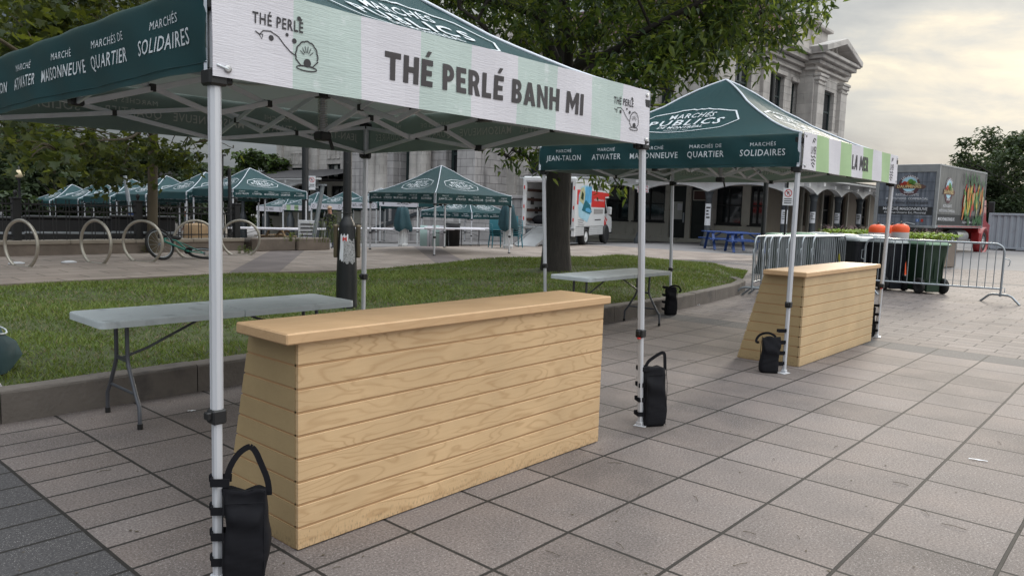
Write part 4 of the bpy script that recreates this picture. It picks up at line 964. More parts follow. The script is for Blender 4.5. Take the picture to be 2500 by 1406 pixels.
def weight_bag(label, loc, rz, handle='up', H=0.50, group='black leg weight bags'):
    """filled bag strapped to a tent leg at local origin; bag towards local +x"""
    t = thing('weight_bag', label, 'weight bag', loc, rz, group)
    b = MB(); n = 32; lv = 22; cx, cy = 0.094, 0.0; V = []; ph = rz*3+H*20
    for k in range(lv+1):
        u = k/lv; z = 0.003+H*u
        wx = 0.077+0.005*math.sin(u*PI*0.9)-0.005*math.exp(-((u-0.62)/0.10)**2)+0.004*math.sin(u*8+ph); wy = 0.056*(1-0.72*ss(0.66, 1.0, u))+0.004*math.sin(u*9+ph)
        e = 0.36+0.12*u
        for i in range(n):
            a = 2*PI*i/n; ca, sa = math.cos(a), math.sin(a)
            px = wx*math.copysign(abs(ca)**e, ca); py = wy*math.copysign(abs(sa)**e, sa)
            cr = 0.007*math.sin(a*2+u*17+ph)*ss(0.40, 0.62, u)+0.006*math.sin(px*70-u*26+ph)*ss(0.35, 0.75, u)+0.004*math.sin(px*40+u*40)*math.exp(-((u-0.3)/0.15)**2)
            q = 0.93 if k == 0 else 1
            V.append((cx+px*q+0.008*math.sin(u*5+ph), cy+(py+cr*(sa if abs(sa) > 0.2 else 0.2))*q, z+(0.008*math.sin(px*55+ph) if u > 0.93 else 0)))
    F = [(k*n+i, k*n+(i+1) % n, (k+1)*n+(i+1) % n, (k+1)*n+i) for k in range(lv) for i in range(n)]+[tuple(range(n))[::-1], tuple(range(lv*n, lv*n+n))]
    b.add(V, F, 0, True)
    for sx in (-1, 1): b.tube([(cx+sx*(0.074), -0.05*(1-0.6*ss(0.66, 1, u))-0.003, 0.01+H*u) for u in np.linspace(0, 0.98, 9)], 0.0025, 4, 0)
    b.tube([(cx+x, -0.056*(1-0.72*ss(0.66, 1, 0.88))-0.006, H*0.885) for x in np.linspace(-0.07, 0.07, 6)], 0.002, 4, 0)
    b.build('sack', 'bag_black', t)
    b = MB()
    if handle == 'up': P = [(cx-0.075, 0, H-0.04), (cx-0.07, 0.0, H+0.05), (cx-0.045, 0.005, H+0.12), (cx+0.0, 0.01, H+0.165), (cx+0.03, 0.008, H+0.165), (cx+0.055, 0.004, H+0.10), (cx+0.085, 0, H+0.03), (cx+0.085, 0, H-0.04)]
    elif handle == 'peak': P = [(cx-0.07, 0, H-0.03), (cx-0.065, 0.0, H+0.03), (cx-0.02, 0.0, H+0.065), (cx+0.050, 0.0, H+0.105), (cx+0.07, 0.0, H+0.095), (cx+0.075, 0, H+0.05), (cx+0.08, 0, H-0.04)]
    else: P = [(cx-0.06, -0.02, H-0.01), (cx-0.02, -0.05, H+0.03), (cx+0.05, -0.075, H+0.03), (cx+0.11, -0.07, H-0.01), (cx+0.125, -0.055, H-0.07), (cx+0.09, -0.03, H-0.05)]
    S = []
    for a, c in zip(P, P[1:]):
        for k in range(4): S.append(np.array(a)+(np.array(c)-np.array(a))*k/4)
    S.append(np.array(P[-1])); S = [sum(S[max(0, i-2):i+3])/len(S[max(0, i-2):i+3]) for i in range(len(S))]
    for a, c in zip(S, S[1:]): b.bar(a, c+(c-a)*0.15, 0.022, 0.004, 0, up=(0, 1, 0.001))
    b.build('handle', 'bag_black', t)
    for z in (0.085, 0.185, 0.285, 0.395):
        s = MB(); q = 0.026
        P2 = [(0.04, q, z), (-q, q, z+0.003), (-q, -q, z), (0.04, -q, z-0.002)]
        for a, c in zip(P2, P2[1:]): s.bar(a, c, 0.005, 0.030, 0, up=(0, 0, 1))
        s.box((-q-0.006, q*0.4, z+0.008), (0.012, 0.018, 0.028), 0, 0.002); s.build('strap', 'bag_black', t)
    return t
fl = PZ(527, 1412, 0)
weight_bag('black weight bag with raised loop handle strapped to the nearest tent leg', (-2.80, 0.175, 0), R(-38), 'up', 0.355)
weight_bag('black weight bag with peaked handle on the leg right of the foreground counter', (0.215, 0.20, 0), R(-32), 'peak', 0.40)
weight_bag('black weight bag slumped on the leg before the right counter', (2.70, 0.235, 0), R(128), 'flop', 0.33)
weight_bag('black weight bag at the kerb on the back leg by the folding table', (5.30, 2.97, 0), R(-35), 'flop', 0.40)
weight_bag('black weight bag half hidden by the far front leg of the LA MER tent', (5.745, 0.27, 0), R(75), 'flop', 0.36)

# ------------------------------------------------------------------ posts and lamps
def flyer(parent, c, R0, a0, a1, z0, z1, m='paper', marks=3, name='poster', torn=False):
    """sheet wrapped round a post of radius R0"""
    b = MB(); n = 8; rows = 6; V = []
    for j in range(rows+1):
        for i in range(n+1):
            a = a0+(a1-a0)*i/n; e = 0.006*math.sin(i*2.2+j*1.3) if torn else 0
            V.append((c[0]+(R0(z0+(z1-z0)*j/rows)+0.004+e*0.3)*math.cos(a), c[1]+(R0(z0+(z1-z0)*j/rows)+0.004+e*0.3)*math.sin(a), z0+(z1-z0)*j/rows+(0.02*math.sin(i*1.9) if torn and j in (0, rows) else 0)))
    b.add(V, [(j*(n+1)+i, j*(n+1)+i+1, (j+1)*(n+1)+i+1, (j+1)*(n+1)+i) for j in range(rows) for i in range(n)], 0, True)
    for k in range(marks):
        z = z1-(z1-z0)*(0.18+0.6*k/max(1, marks)); hgt = (z1-z0)*random.uniform(0.04, 0.09); s0, s1 = a0+(a1-a0)*random.uniform(0.1, 0.3), a0+(a1-a0)*random.uniform(0.6, 0.92)
        P = []
        for i in range(5):
            a = s0+(s1-s0)*i/4; P.append((a, z))
        f = lambda a, zz: (c[0]+(R0(zz)+0.008)*math.cos(a), c[1]+(R0(zz)+0.008)*math.sin(a), zz)
        for i in range(4): b.quad(f(P[i][0], z-hgt/2), f(P[i+1][0], z-hgt/2), f(P[i+1][0], z+hgt/2), f(P[i][0], z+hgt/2), 1)
    return b.build(name, [m, 'ink'], parent)
def steel_post(label, base):
    t = thing('lamp_post', label, 'lamp post', base)
    prof = [(0.135, -0.1), (0.135, 0.0), (0.130, 0.03), (0.128, 0.30), (0.118, 0.60), (0.098, 0.96), (0.094, 1.00), (0.055, 1.075), (0.052, 1.09), (0.052, 1.15), (0.050, 5.5)]
    b = MB(); b.lathe([(r, z) for r, z in prof], n=24); b.box((0.0, 0.0, 1.13), (0.11, 0.11, 0.012), 0, 0.003); b.build('shaft', 'post_black', t)
    to = math.atan2(CAM[1]-base[1], CAM[0]-base[0])
    R0 = lambda z: float(np.interp(z, [p[1] for p in prof], [p[0] for p in prof]))
    flyer(t, (0, 0), R0, to-R(45), to+R(8), 0.55, 0.86, 'paper', 0, 'poster', True)
    flyer(t, (0, 0), lambda z: R0(z)+0.004, to-R(20), to+R(50), 0.52, 0.80, 'paper_grey', 0, 'torn_poster', True)
    b = MB(); u = to-R(14); f = lambda x, y: ((R0(0.8)+0.010)*math.cos(u+x/0.11), (R0(0.8)+0.010)*math.sin(u+x/0.11), 0.79+y)
    b.text('M', 0.05, f, 0, 0.03); b.build('red_lettering', 'sign_red', t)
    for sg in (-1, 1):
        a = to+sg*R(90); p = MB(); c = np.array([math.cos(a), math.sin(a)])*0.135
        p.lathe([(0.0, 0.0), (0.024, 0.0), (0.028, 0.02), (0.028, 0.36), (0.034, 0.38), (0.034, 0.40), (0.0, 0.41)], (c[0], c[1], 0.58), 12, 0); p.bar((c[0]*0.5, c[1]*0.5, 0.72), (c[0], c[1], 0.72), 0.02, 0.02, 0); p.bar((c[0]*0.4, c[1]*0.4, 0.96), (c[0], c[1], 0.97), 0.04, 0.015, 0)
        p.build('cigarette_tube', 'tan_steel', t)
    return t
mat('tan_steel', (0.16, 0.13, 0.09), 0.45, 0.5, var=0.2)
lp = PZ(846, 742, 0.20); steel_post('thick black post with torn posters standing on the lawn behind the counter', (lp[0], lp[1], 0.20))
def round_sign(t, c, u, w, h, rows=2, sym=True, name='sign'):
    """white plate with a red ring symbol; u = unit vector along its width"""
    u = np.array([u[0], u[1], 0.0]); nrm = np.array([u[1], -u[0], 0]); c = np.array(c, float); b = MB()
    b.box(c, (w, 0.006, h), 0, 0.002, ax=(u, -nrm, (0, 0, 1)))
    f = plane(c, u, np.array([0, 0, 1.0]), nrm, 0.006)
    if sym:
        stroke(b, [(0.33*w*math.cos(a), h*0.22+0.33*w*math.sin(a)) for a in np.linspace(0, 2*PI, 24, endpoint=False)], 0.075*w, f, 1, True); stroke(b, [(-0.2*w, h*0.22+0.22*w), (0.2*w, h*0.22-0.22*w)], 0.07*w, f, 1)
        b.text('P', 0.3*w, lambda x, y: f(x, h*0.22-0.14*w+y), 2, 0.02)
    for k in range(rows): stroke(b, [(-0.36*w, -h*(0.12+0.12*k)), (0.36*w, -h*(0.12+0.12*k))], h*0.05, f, 2)
    return b.build(name, ['paper', 'sign_red', 'ink'], t)
def slim_post(label, base, H=5.0, r=0.055, sign=None, collar=True):
    t = thing('lamp_post', label, 'lamp post', base); b = MB()
    if collar: b.lathe([(r*2.6, -0.1), (r*2.6, 0.12), (r*1.9, 0.2), (r*1.3, 0.5), (r, 0.62), (r, H)], n=14)
    else: b.lathe([(r, -0.1), (r, H)], n=12)
    b.build('shaft', 'post_black', t)
    if sign: sign(t, base)
    return t
d745 = 33.0
def pbase(px, D, rowpx=560): p = PD(px, rowpx, D); return (p[0], p[1], gz(p[1]))
def rvec(): return np.array([_r2[0], _r2[1]])/np.hypot(_r2[0], _r2[1])
p = pbase(745, 30)
def sg745(t, base): round_sign(t, (rvec()[0]*0.27, rvec()[1]*0.27, 2.55+gz(40)*0), rvec(), 0.27, 0.55, 2); [MB().bar((0, 0, z), (rvec()[0]*0.2, rvec()[1]*0.2, z), 0.03, 0.03).build('bracket', 'galv', t) for z in (2.4, 2.75)]
slim_post('tall black post with a no parking sign among the far stalls', p, 8.0, 0.13, sg745)
p = PZ(1858, 718, 0.0); p = PD(1858, 640, 19.0); 
slim_post('thin black post standing behind the stacked crowd barriers', (p[0], p[1], 0.0), 5.0, 0.06, None)
# parking sign on its own thin post right of it
p = PD(1916, 560, 16.0); t = thing('parking_sign', 'white no parking sign plate on a thin post before the arcade corner', 'sign', (p[0], p[1], 0))
b = MB(); b.tube([(0, 0, 0), (0, 0, 2.55)], 0.022, 8); b.build('post', 'iron_black', t)
o = round_sign(t, (-0.02, -0.03, PD(1916, 481, 16.0)[2]), rvec(), 0.22, 0.36, 3)
# bare poles
def lean_pole(label, px0, py0, px1, py1, D, r=0.045, cap=True, m='iron_black', gr='bare metal poles'):
    a = PD(px0, py0, D); c = PD(px1, py1, D); a[2] = max(a[2]-0.4, gz(a[1])-0.05); o = thing('metal_pole', label, 'pole', a, 0, gr); b = MB(); v = c-a; b.tube([(0, 0, 0), v], r, 8)
    if cap: b.lathe([(r*2.0, 0), (r*2.0, 0.05)], v, 10)
    b.build('shaft', m, o); return o
lean_pole('bare upright metal pole, taller of the pair right of the near leg', 538, 620, 540, 381, 24, 0.075, True)
lean_pole('bare upright metal pole, shorter of the pair right of the near leg', 563, 620, 560, 412, 24, 0.055, False)
lean_pole('leaning metal pole propped beside the far no parking post', 759, 592, 788, 454, 22, 0.06, True, 'galv')
lp2 = lean_pole('leaning grey pole standing in a blue tub on the left', 327, 545, 305, 430, 22, 0.06, False, 'galv')
p = PD(328, 530, 21.8); b = MB(); b.lathe([(0.11, 0), (0.125, 0.02), (0.14, 0.36), (0.155, 0.38), (0.155, 0.42), (0.13, 0.42), (0.12, 0.1)], n=16); b.build('blue_tub', 'paint_blue').location = (p[0], p[1], p[2]-0.3)
tag(bpy.data.objects['blue_tub'], 'small blue tub holding a leaning pole behind the fence', 'tub')
b = MB(); b.box((0, 0, -0.35), (0.5, 0.5, 0.7), 0, 0.03); o = b.build('concrete_block', 'kerb'); o.location = (p[0], p[1], p[2]-0.3); tag(o, 'dark concrete block carrying the blue tub', 'block')
# globe lamp on the left
p = pbase(51, 34); t = thing('globe_lamp', 'tall lamp with a cream glass globe before the dark trees', 'street lamp', p); zc = PD(51, 425, 34)[2]-p[2]
b = MB(); b.lathe([(0.14, -0.1), (0.14, 0.3), (0.07, 0.5), (0.05, zc-0.3), (0.09, zc-0.25), (0.12, zc-0.2)], n=12); b.tube([(-0.25, 0, zc-0.9), (0.25, 0, zc-0.9)], 0.02, 6); b.build('shaft', 'iron_black', t)
b = MB(); b.sphere((0, 0, zc), 0.23, 0, 18, 12, (1, 1, 0.82)); b.build('globe', 'globe', t)
b = MB(); b.lathe([(0.11, 0), (0.10, 0.05), (0.03, 0.12), (0.015, 0.2)], (0, 0, zc+0.17), 10); b.build('finial', 'iron_black', t)
# ------------------------------------------------------------------ bike rings, low wall, fence
def hpath(x, y): return path_h(x, y)+0.004
ring_px = [((30, 648), (77, 652), 'leftmost'), ((213, 640), (258, 644), 'second from the left'), ((327, 637), (372, 639), 'third from the left, beside the fallen bicycle'), ((455, 630), (500, 630), 'fourth, mostly behind the tent leg'), ((562, 622), (613, 623), 'rightmost, by the end of the fence')]
ring0 = None
for a, c, w in ring_px:
    A = PZ(*a, 0.104); B = PZ(*c, 0.104); m = (A+B)/2; d = B-A; rz = math.atan2(d[1], d[0])
    half = 0.30
    if ring0 is None:
        ring0 = thing('bike_ring', 'round steel bike ring by the low wall, '+w, 'bike rack', m, rz, 'round steel bike rings')
        Rr = 0.45; zc = 0.40; a0 = math.asin(min(1, zc/Rr)); P = [(Rr*math.cos(t), 0, zc+Rr*math.sin(t)) for t in np.linspace(-a0, PI+a0, 44)]
        b = MB(); b.tube(P, 0.030, 10); b.build('hoop', 'ring_steel', ring0)
        b = MB(); b.box((0, 0, 0.004), (0.62, 0.10, 0.008), 0, 0.003); b.build('base_plate', 'ring_steel', ring0)
    else: dup(ring0, m, rz, 'round steel bike ring by the low wall, '+w)
WY = 16.05
def wally(x): return WY+0.05*x*0.6
xs0, xs1 = -14.0, float(PD(598, 600, 20.5)[0]); xe = float(PD(900, 600, 20.2)[0])
def wall_run(name, label, x0, x1, y0, y1, h, t=0.32):
    o = thing(name, label, 'wall', (0, 0, 0)); a = np.array([x0, y0, 0.06]); c = np.array([x1, y1, 0.06]); d = (c-a)/np.linalg.norm(c-a); n = np.array([-d[1], d[0], 0]); L_ = np.linalg.norm(c-a)
    b = MB(); b.box((a+c)/2+n*t/2+np.array([0, 0, h/2]), (L_, t, h), 0, 0.01, ax=(d, n, (0, 0, 1))); b.build('body', 'wall_stone', o)
    b = MB(); k = int(L_/1.5)+1
    for i in range(k):
        q0 = a+d*L_*i/k; q1 = a+d*(L_*(i+1)/k-0.008); b.box((q0+q1)/2+n*t/2+np.array([0, 0, h+0.045]), (np.linalg.norm(q1-q0), t+0.06, 0.09), 0, 0.012, ax=(d, n, (0, 0, 1)))
    b.build('coping', 'wall_cap', o); return o
wall_run('low_wall', 'low weathered stone wall carrying the black iron fence', xs0, xs1, 15.85, 16.65, 0.27)
pb0 = np.array([xs1+0.12, 16.6]); 
def planter_bed():
    t = thing('planter_wall', 'dark low planter kerb overgrown with weeds right of the fence', 'planter', (0, 0, 0)); b = MB(); x = xs1+0.05; y = 16.3
    x1 = float(PD(925, 600, 20.3)[0]); k = 0
    while x < x1:
        w = random.uniform(1.1, 1.5); w = min(w, x1-x); b.box((x+w/2-0.006, 16.25-0.10*k, 0.26), (w-0.012, 0.4, 0.36), 0, 0.03, rz=random.uniform(-0.02, 0.02)); x += w; k += 1
    b.build('kerb_stone', 'wall_stone', t)
    b = MB(); b.box(((xs1+x1)/2, 17.0, 0.20), (x1-xs1, 1.3, 0.36), 0, 0.05); b.build('soil', 'soil', t); return xs1, x1
BX0, BX1 = planter_bed()
def weeds(name, label, c, n, h, spread, m='leaf_c', stems=True, kind=None):
    b = MB()
    for k in range(n):
        a = random.uniform(0, 2*PI); r = spread*math.sqrt(random.random()); p = np.array([r*math.cos(a), r*math.sin(a)*0.6, 0]); hh = h*random.uniform(0.5, 1.0)
        tip = p+np.array([random.uniform(-0.3, 0.3)*hh, random.uniform(-0.3, 0.3)*hh, hh])
        if stems: b.tube([p, (p+tip)/2+np.array([0.02, 0, 0]), tip], [0.006, 0.004, 0.002], 4, 0, cap=False)
        for q in range(9):
            u = random.uniform(0.2, 1.0); e = p+(tip-p)*u; aa = random.uniform(0, 2*PI); l = random.uniform(0.05, 0.11); d = np.array([math.cos(aa), math.sin(aa), random.uniform(-0.4, 0.5)]); s = np.array([-math.sin(aa), math.cos(aa), 0])*l*0.22
            b.add([e, e+d*l*0.5+s, e+d*l, e+d*l*0.5-s], [(0, 1, 2, 3)], random.choice((0, 0, 1)))
    o = b.build(name, [m, 'leaf_a'], None, loc=tuple(c)); tag(o, label, 'weeds', 'weeds along the wall'); return o
for px, py, D, n, h, s, lab in ((800, 600, 20.3, 34, 0.95, 0.45, 'tall bushy weed growing from the planter left of the black post'), (720, 588, 20.4, 16, 0.28, 0.35, 'low leafy weed on the planter beside the far post'), (860, 600, 20.6, 10, 0.3, 0.3, 'small weed at the planter end behind the black post'), (604, 630, 19.2, 14, 0.22, 0.30, 'weed tuft at the foot of the rightmost bike ring'), (85, 645, 16.9, 10, 0.22, 0.2, 'small weed inside the leftmost bike ring'), (366, 628, 18.5, 10, 0.22, 0.15, 'small weed by the third bike ring')):
    p = PD(px, py, D); p[2] = 0.38 if py < 603 else 0.10; weeds('weed', lab, p, n, h, s)
# iron fence on the wall: panels between posts
def fence_panel(n=11, L=2.6, Hf=0.80):
    b = MB(); b.bar((0, 0, 0.10), (L, 0, 0.10), 0.02, 0.03); b.bar((0, 0, Hf-0.16), (L, 0, Hf-0.16), 0.025, 0.035); b.bar((0, 0, Hf), (L, 0, Hf), 0.03, 0.035)
    for i in range(n):
        x = L*(i+0.5)/n; b.bar((x-0.035, 0, 0.0), (x-0.035, 0, Hf+0.11), 0.016, 0.016); b.bar((x+0.035, 0, 0.0), (x+0.035, 0, Hf+0.11), 0.016, 0.016)
        c = x+L/n/2
        if i < n-1: b.tube([(c+0.055*math.cos(t), 0, Hf-0.08+0.065*math.sin(t)) for t in np.linspace(0, 2*PI, 12, endpoint=False)], 0.010, 5, closed=True)
    return b
FP = None; k = 0; FG = 'black iron fence panels on the low wall'
Lp = 2.62; FZ = 0.06+0.27+0.09
fx = xs1-0.15
names_f = ['right end, behind the rightmost bike ring', 'second from right, behind the near tent leg', 'third from right, behind the fallen bicycle', 'fourth from right, behind the second ring', 'fifth from right, behind the leftmost ring']
for k in range(5):
    x0 = fx-Lp*(k+1)+0.08; yy = 16.65-(xs1-x0)*0.8/(xs1-xs0)+0.16; ang = math.atan2(0.8, xs1-xs0); lab = 'iron fence panel on the low wall, '+names_f[k]
    if FP is None:
        FP = thing('fence_panel', lab, 'fence', (x0, yy, FZ), ang, FG); fence_panel(9, Lp-0.16).build('railing', 'iron_black', FP)
        b = MB(); b.box((Lp-0.08, 0, 0.45), (0.16, 0.16, 0.9), 0, 0.01); b.box((Lp-0.08, 0, 0.92), (0.20, 0.20, 0.04), 0, 0.008); b.lathe([(0.03, 0), (0.022, 0.03), (0.045, 0.08), (0.05, 0.11), (0.03, 0.15), (0.0, 0.165)], (Lp-0.08, 0, 0.94), 10); b.build('post', 'iron_black', FP)
    else: dup(FP, (x0, yy, FZ), ang, lab)
# dark picnic boxes / benches standing behind the fence
def dark_bench(label, px, D, L=1.8, hh=0.95):
    p = pbase(px, D); t = thing('storage_box', label, 'storage box', p, R(-20), 'dark storage boxes behind the fence'); b = MB(); b.box((0, 0, hh/2), (L, 0.7, hh), 0, 0.03); b.build('body', 'iron_black', t)
    b = MB(); b.box((0, 0, hh+0.03), (L+0.08, 0.78, 0.06), 0, 0.015); b.build('lid', 'iron_black', t); b = MB(); b.box((0, -0.36, hh*0.62), (L, 0.03, 0.06), 0, 0.008); b.build('band', 'galv', t)
for px, D, L, lab in ((10, 20.5, 2.0, 'black box behind the fence at the left edge of the picture'), (175, 20.3, 2.1, 'black box behind the fence left of the second bike ring'), (255, 21.2, 1.5, 'black box behind the fence seen through the second bike ring'), (350, 19.8, 1.5, 'black box behind the fence seen through the third bike ring')):
    dark_bench(lab, px, D, L, 0.98)
p = pbase(480, 24); o = MB(); o.lathe([(0.32, 0), (0.36, 0.1), (0.36, 0.82), (0.33, 0.86), (0.0, 0.9)], n=18); o = o.build('litter_barrel', 'tan_wood', loc=p); tag(o, 'slatted brown litter barrel behind the fence left of the near tent leg', 'barrel')

# ------------------------------------------------------------------ bicycle lying on the path
def bicycle():
    c = PZ(445, 633, 0.104); t = thing('bicycle', 'teal bicycle with black tyres lying on its side by the low wall', 'bicycle', c, R(8))
    r = 0.33
    def wheel(name, ctr, u, v):
        u = np.array(u, float); u /= np.linalg.norm(u); v = np.array(v, float); v -= u*np.dot(u, v); v /= np.linalg.norm(v); ctr = np.array(ctr, float); nn = np.cross(u, v)
        b = MB(); b.tube([ctr+r*(u*math.cos(a)+v*math.sin(a)) for a in np.linspace(0, 2*PI, 30, endpoint=False)], 0.030, 8, 0, closed=True); w = b.build('wheel', 'rubber', t)
        b = MB(); b.tube([ctr+(r-0.035)*(u*math.cos(a)+v*math.sin(a)) for a in np.linspace(0, 2*PI, 30, endpoint=False)], 0.012, 6, 0, closed=True)
        for k in range(14):
            a = 2*PI*k/14; b.tube([ctr+nn*0.02*(-1)**k, ctr+(r-0.035)*(u*math.cos(a)+v*math.sin(a))], 0.0022, 3, 0)
        b.tube([ctr-nn*0.04, ctr+nn*0.04], 0.02, 8, 0); b.build('rim', 'galv', w); return ctr
    A = wheel('wheel', (-0.46, 0.10, 0.34), (1, 0.15, 0), (0.1, 0.35, 1)); B = wheel('wheel', (0.52, -0.05, 0.12), (1, -0.1, 0.06), (0, 1, 0.25))
    bb = np.array([0.15, -0.02, 0.17]); seat = np.array([0.02, 0.25, 0.40]); head = np.array([-0.30, 0.18, 0.46]); head2 = np.array([-0.33, 0.14, 0.40])
    b = MB()
    for p, q, w in ((bb, seat, .018), (bb, head2, .022), (seat, head, .018), (bb, B, .012), (seat, B, .011), (head, head2, .024), (head2, A, .016)): b.tube([p, q], w, 8, 0)
    b.build('bike_frame', 'bike_teal', t)
    b = MB(); b.tube([(-0.30, -0.15, 0.40), (-0.32, 0.02, 0.52), head+np.array([0, 0.02, 0.06]), (-0.28, 0.36, 0.62), (-0.24, 0.48, 0.55)], 0.013, 8, 0); b.build('handlebar', 'iron_black', t)
    b = MB(); b.sphere(seat+np.array([0.05, 0.10, 0.05]), 0.13, 0, 12, 8, (1.0, 0.6, 0.4)); b.build('saddle', 'rubber', t)
    b = MB(); b.lathe([(0.09, -0.01), (0.09, 0.01)], bb+np.array([0, 0.02, 0.02]), 16, ax=((1, 0, 0), (0, 0.5, -0.85), (0, 0.85, 0.5))); b.tube([bb, bb+np.array([0.12, 0.0, -0.10])], 0.012, 6); b.box(bb+np.array([0.14, 0.0, -0.12]), (0.1, 0.06, 0.02), 0, 0.005); b.build('crank', 'iron_black', t)
bicycle()
# paper litter on the path
for px, py, s, lab in ((40, 645, 0.16, 'white litter by the leftmost bike ring'), (168, 642, 0.15, 'white crushed paper between the bike rings')):
    p = PZ(px, py, 0.104); b = MB(); n = 12; b.lathe([(0.0, 0.0), (s, 0.004), (s*0.9, 0.03), (s*0.4, 0.045), (0, 0.05)], n=n); b.v = [(x*random.uniform(0.8, 1.1), y*random.uniform(0.5, 0.7), z) for x, y, z in b.v]; o = b.build('litter', 'paper', loc=tuple(p)); tag(o, lab, 'litter')

# ------------------------------------------------------------------ crowd barriers
def barrier(label, loc, rz, L=2.3, H=1.08, n=17, frz=0.0, group='grey steel crowd barriers'):
    t = thing('crowd_barrier', label, 'barrier', loc, rz, group); r = 0.019; x0, x1 = -L/2, L/2; zb = 0.26; cr = 0.16
    P = [(x0, 0, 0.15), (x0, 0, H-cr)]+[(x0+cr-cr*math.cos(a), 0, H-cr+cr*math.sin(a)) for a in np.linspace(0, PI/2, 7)[1:]]
    P += [(x1-cr+cr*math.sin(a), 0, H-cr+cr*math.cos(a)) for a in np.linspace(0, PI/2, 7)]+[(x1, 0, 0.15)]
    b = MB(); b.tube(P, r, 8); b.tube([(x0, 0, zb), (x1, 0, zb)], r*0.9, 8)
    for i in range(n): x = x0+L*(i+1)/(n+1); b.tube([(x, 0, zb), (x, 0, H-0.005)], 0.0085, 6)
    b.build('railing', 'galv', t)
    for x in (x0, x1):
        b = MB(); b.tube([(0, -0.34, 0.0), (0, -0.20, 0.13), (0, -0.13, 0.155), (0, 0.13, 0.155), (0, 0.20, 0.13), (0, 0.34, 0.0)], 0.020, 8); b.tube([(0, 0, 0.12), (0, 0, 0.20)], 0.023, 8); b.build('foot', 'galv', t, loc=(x, 0, 0), rz=frz)
    b = MB(); b.tube([(x1, 0, H-0.27), (x1+0.075, 0, H-0.27), (x1+0.10, 0, H-0.30), (x1+0.095, 0, H-0.38), (x1+0.07, 0, H-0.40)], 0.009, 6); b.build('hook', 'galv', t)
    b = MB(); b.tube([(x0, 0, H-0.22), (x0-0.06, 0, H-0.23), (x0-0.065, 0, H-0.40), (x0, 0, H-0.42)], 0.009, 6); b.build('loop', 'galv', t); b = MB(); b.tube([(x1, 0, 0.28), (x1+0.06, 0, 0.28), (x1+0.06, 0, 0.20)], 0.009, 6); b.build('lower_hook', 'galv', t)
    return t
# single barrier in front of the bins
F1 = PZ(2440, 740, 0.0); A1 = PD(2098, 700, 12.6)
A1 = np.array([F1[0]-0.42, F1[1]+2.26, 0]); d = F1-A1; 
bar0 = barrier('single crowd barrier standing across in front of the wheeled bins', (F1+A1)/2, math.atan2(d[1], d[0]), frz=R(62))
# stack leaning together beside the right counter
st = [(1848, 12.0, 2112, 17.0), ]
N1 = PZ(1836, 724, 0.0); DN = float((CM @ (N1-CAM))[2]); b2 = None
for px, dd, az, wd in ((1836, 0.0, 9, 'leftmost of the leaning stack'), (1858, 0.0, 6, 'second of the leaning stack'), (1873, 0.25, 4, 'third of the leaning stack'), (1894, 0.35, 4, 'fourth of the leaning stack, left of the tent leg'), (1917, 0.5, 3, 'fifth of the leaning stack, behind the tent leg'), (1951, 0.9, 3, 'sixth of the leaning stack'), (1977, 1.1, 2, 'rightmost of the stack, yellow ribbon at its end')):
    a_ = PD(px, 700, DN+dd); c_ = a_+np.array([2.15*math.cos(R(az)), 2.15*math.sin(R(az)), 0]); m = ((a_[0]+c_[0])/2, (a_[1]+c_[1])/2, 0); lab = 'steel crowd barrier, '+wd
    if b2 is None: b2 = barrier(lab, m, R(az), 2.15, 1.08, 15)
    else: dup(b2, m, R(az), lab)
b = MB(); q = PD(2049, 620, 15.2)
for k in range(5): b.bar((0, 0, -0.02*k), (0.03*k+0.02, 0.0, -0.09-0.05*k), 0.03, 0.003); b.bar((0.02*k, 0, -0.05*k), (0.05+0.03*k, 0.01, -0.10-0.055*k), 0.02, 0.003)
o = b.build('ribbon', 'yellow', loc=tuple(q)); tag(o, 'yellow plastic ribbon hanging from the end of the barrier stack', 'ribbon')

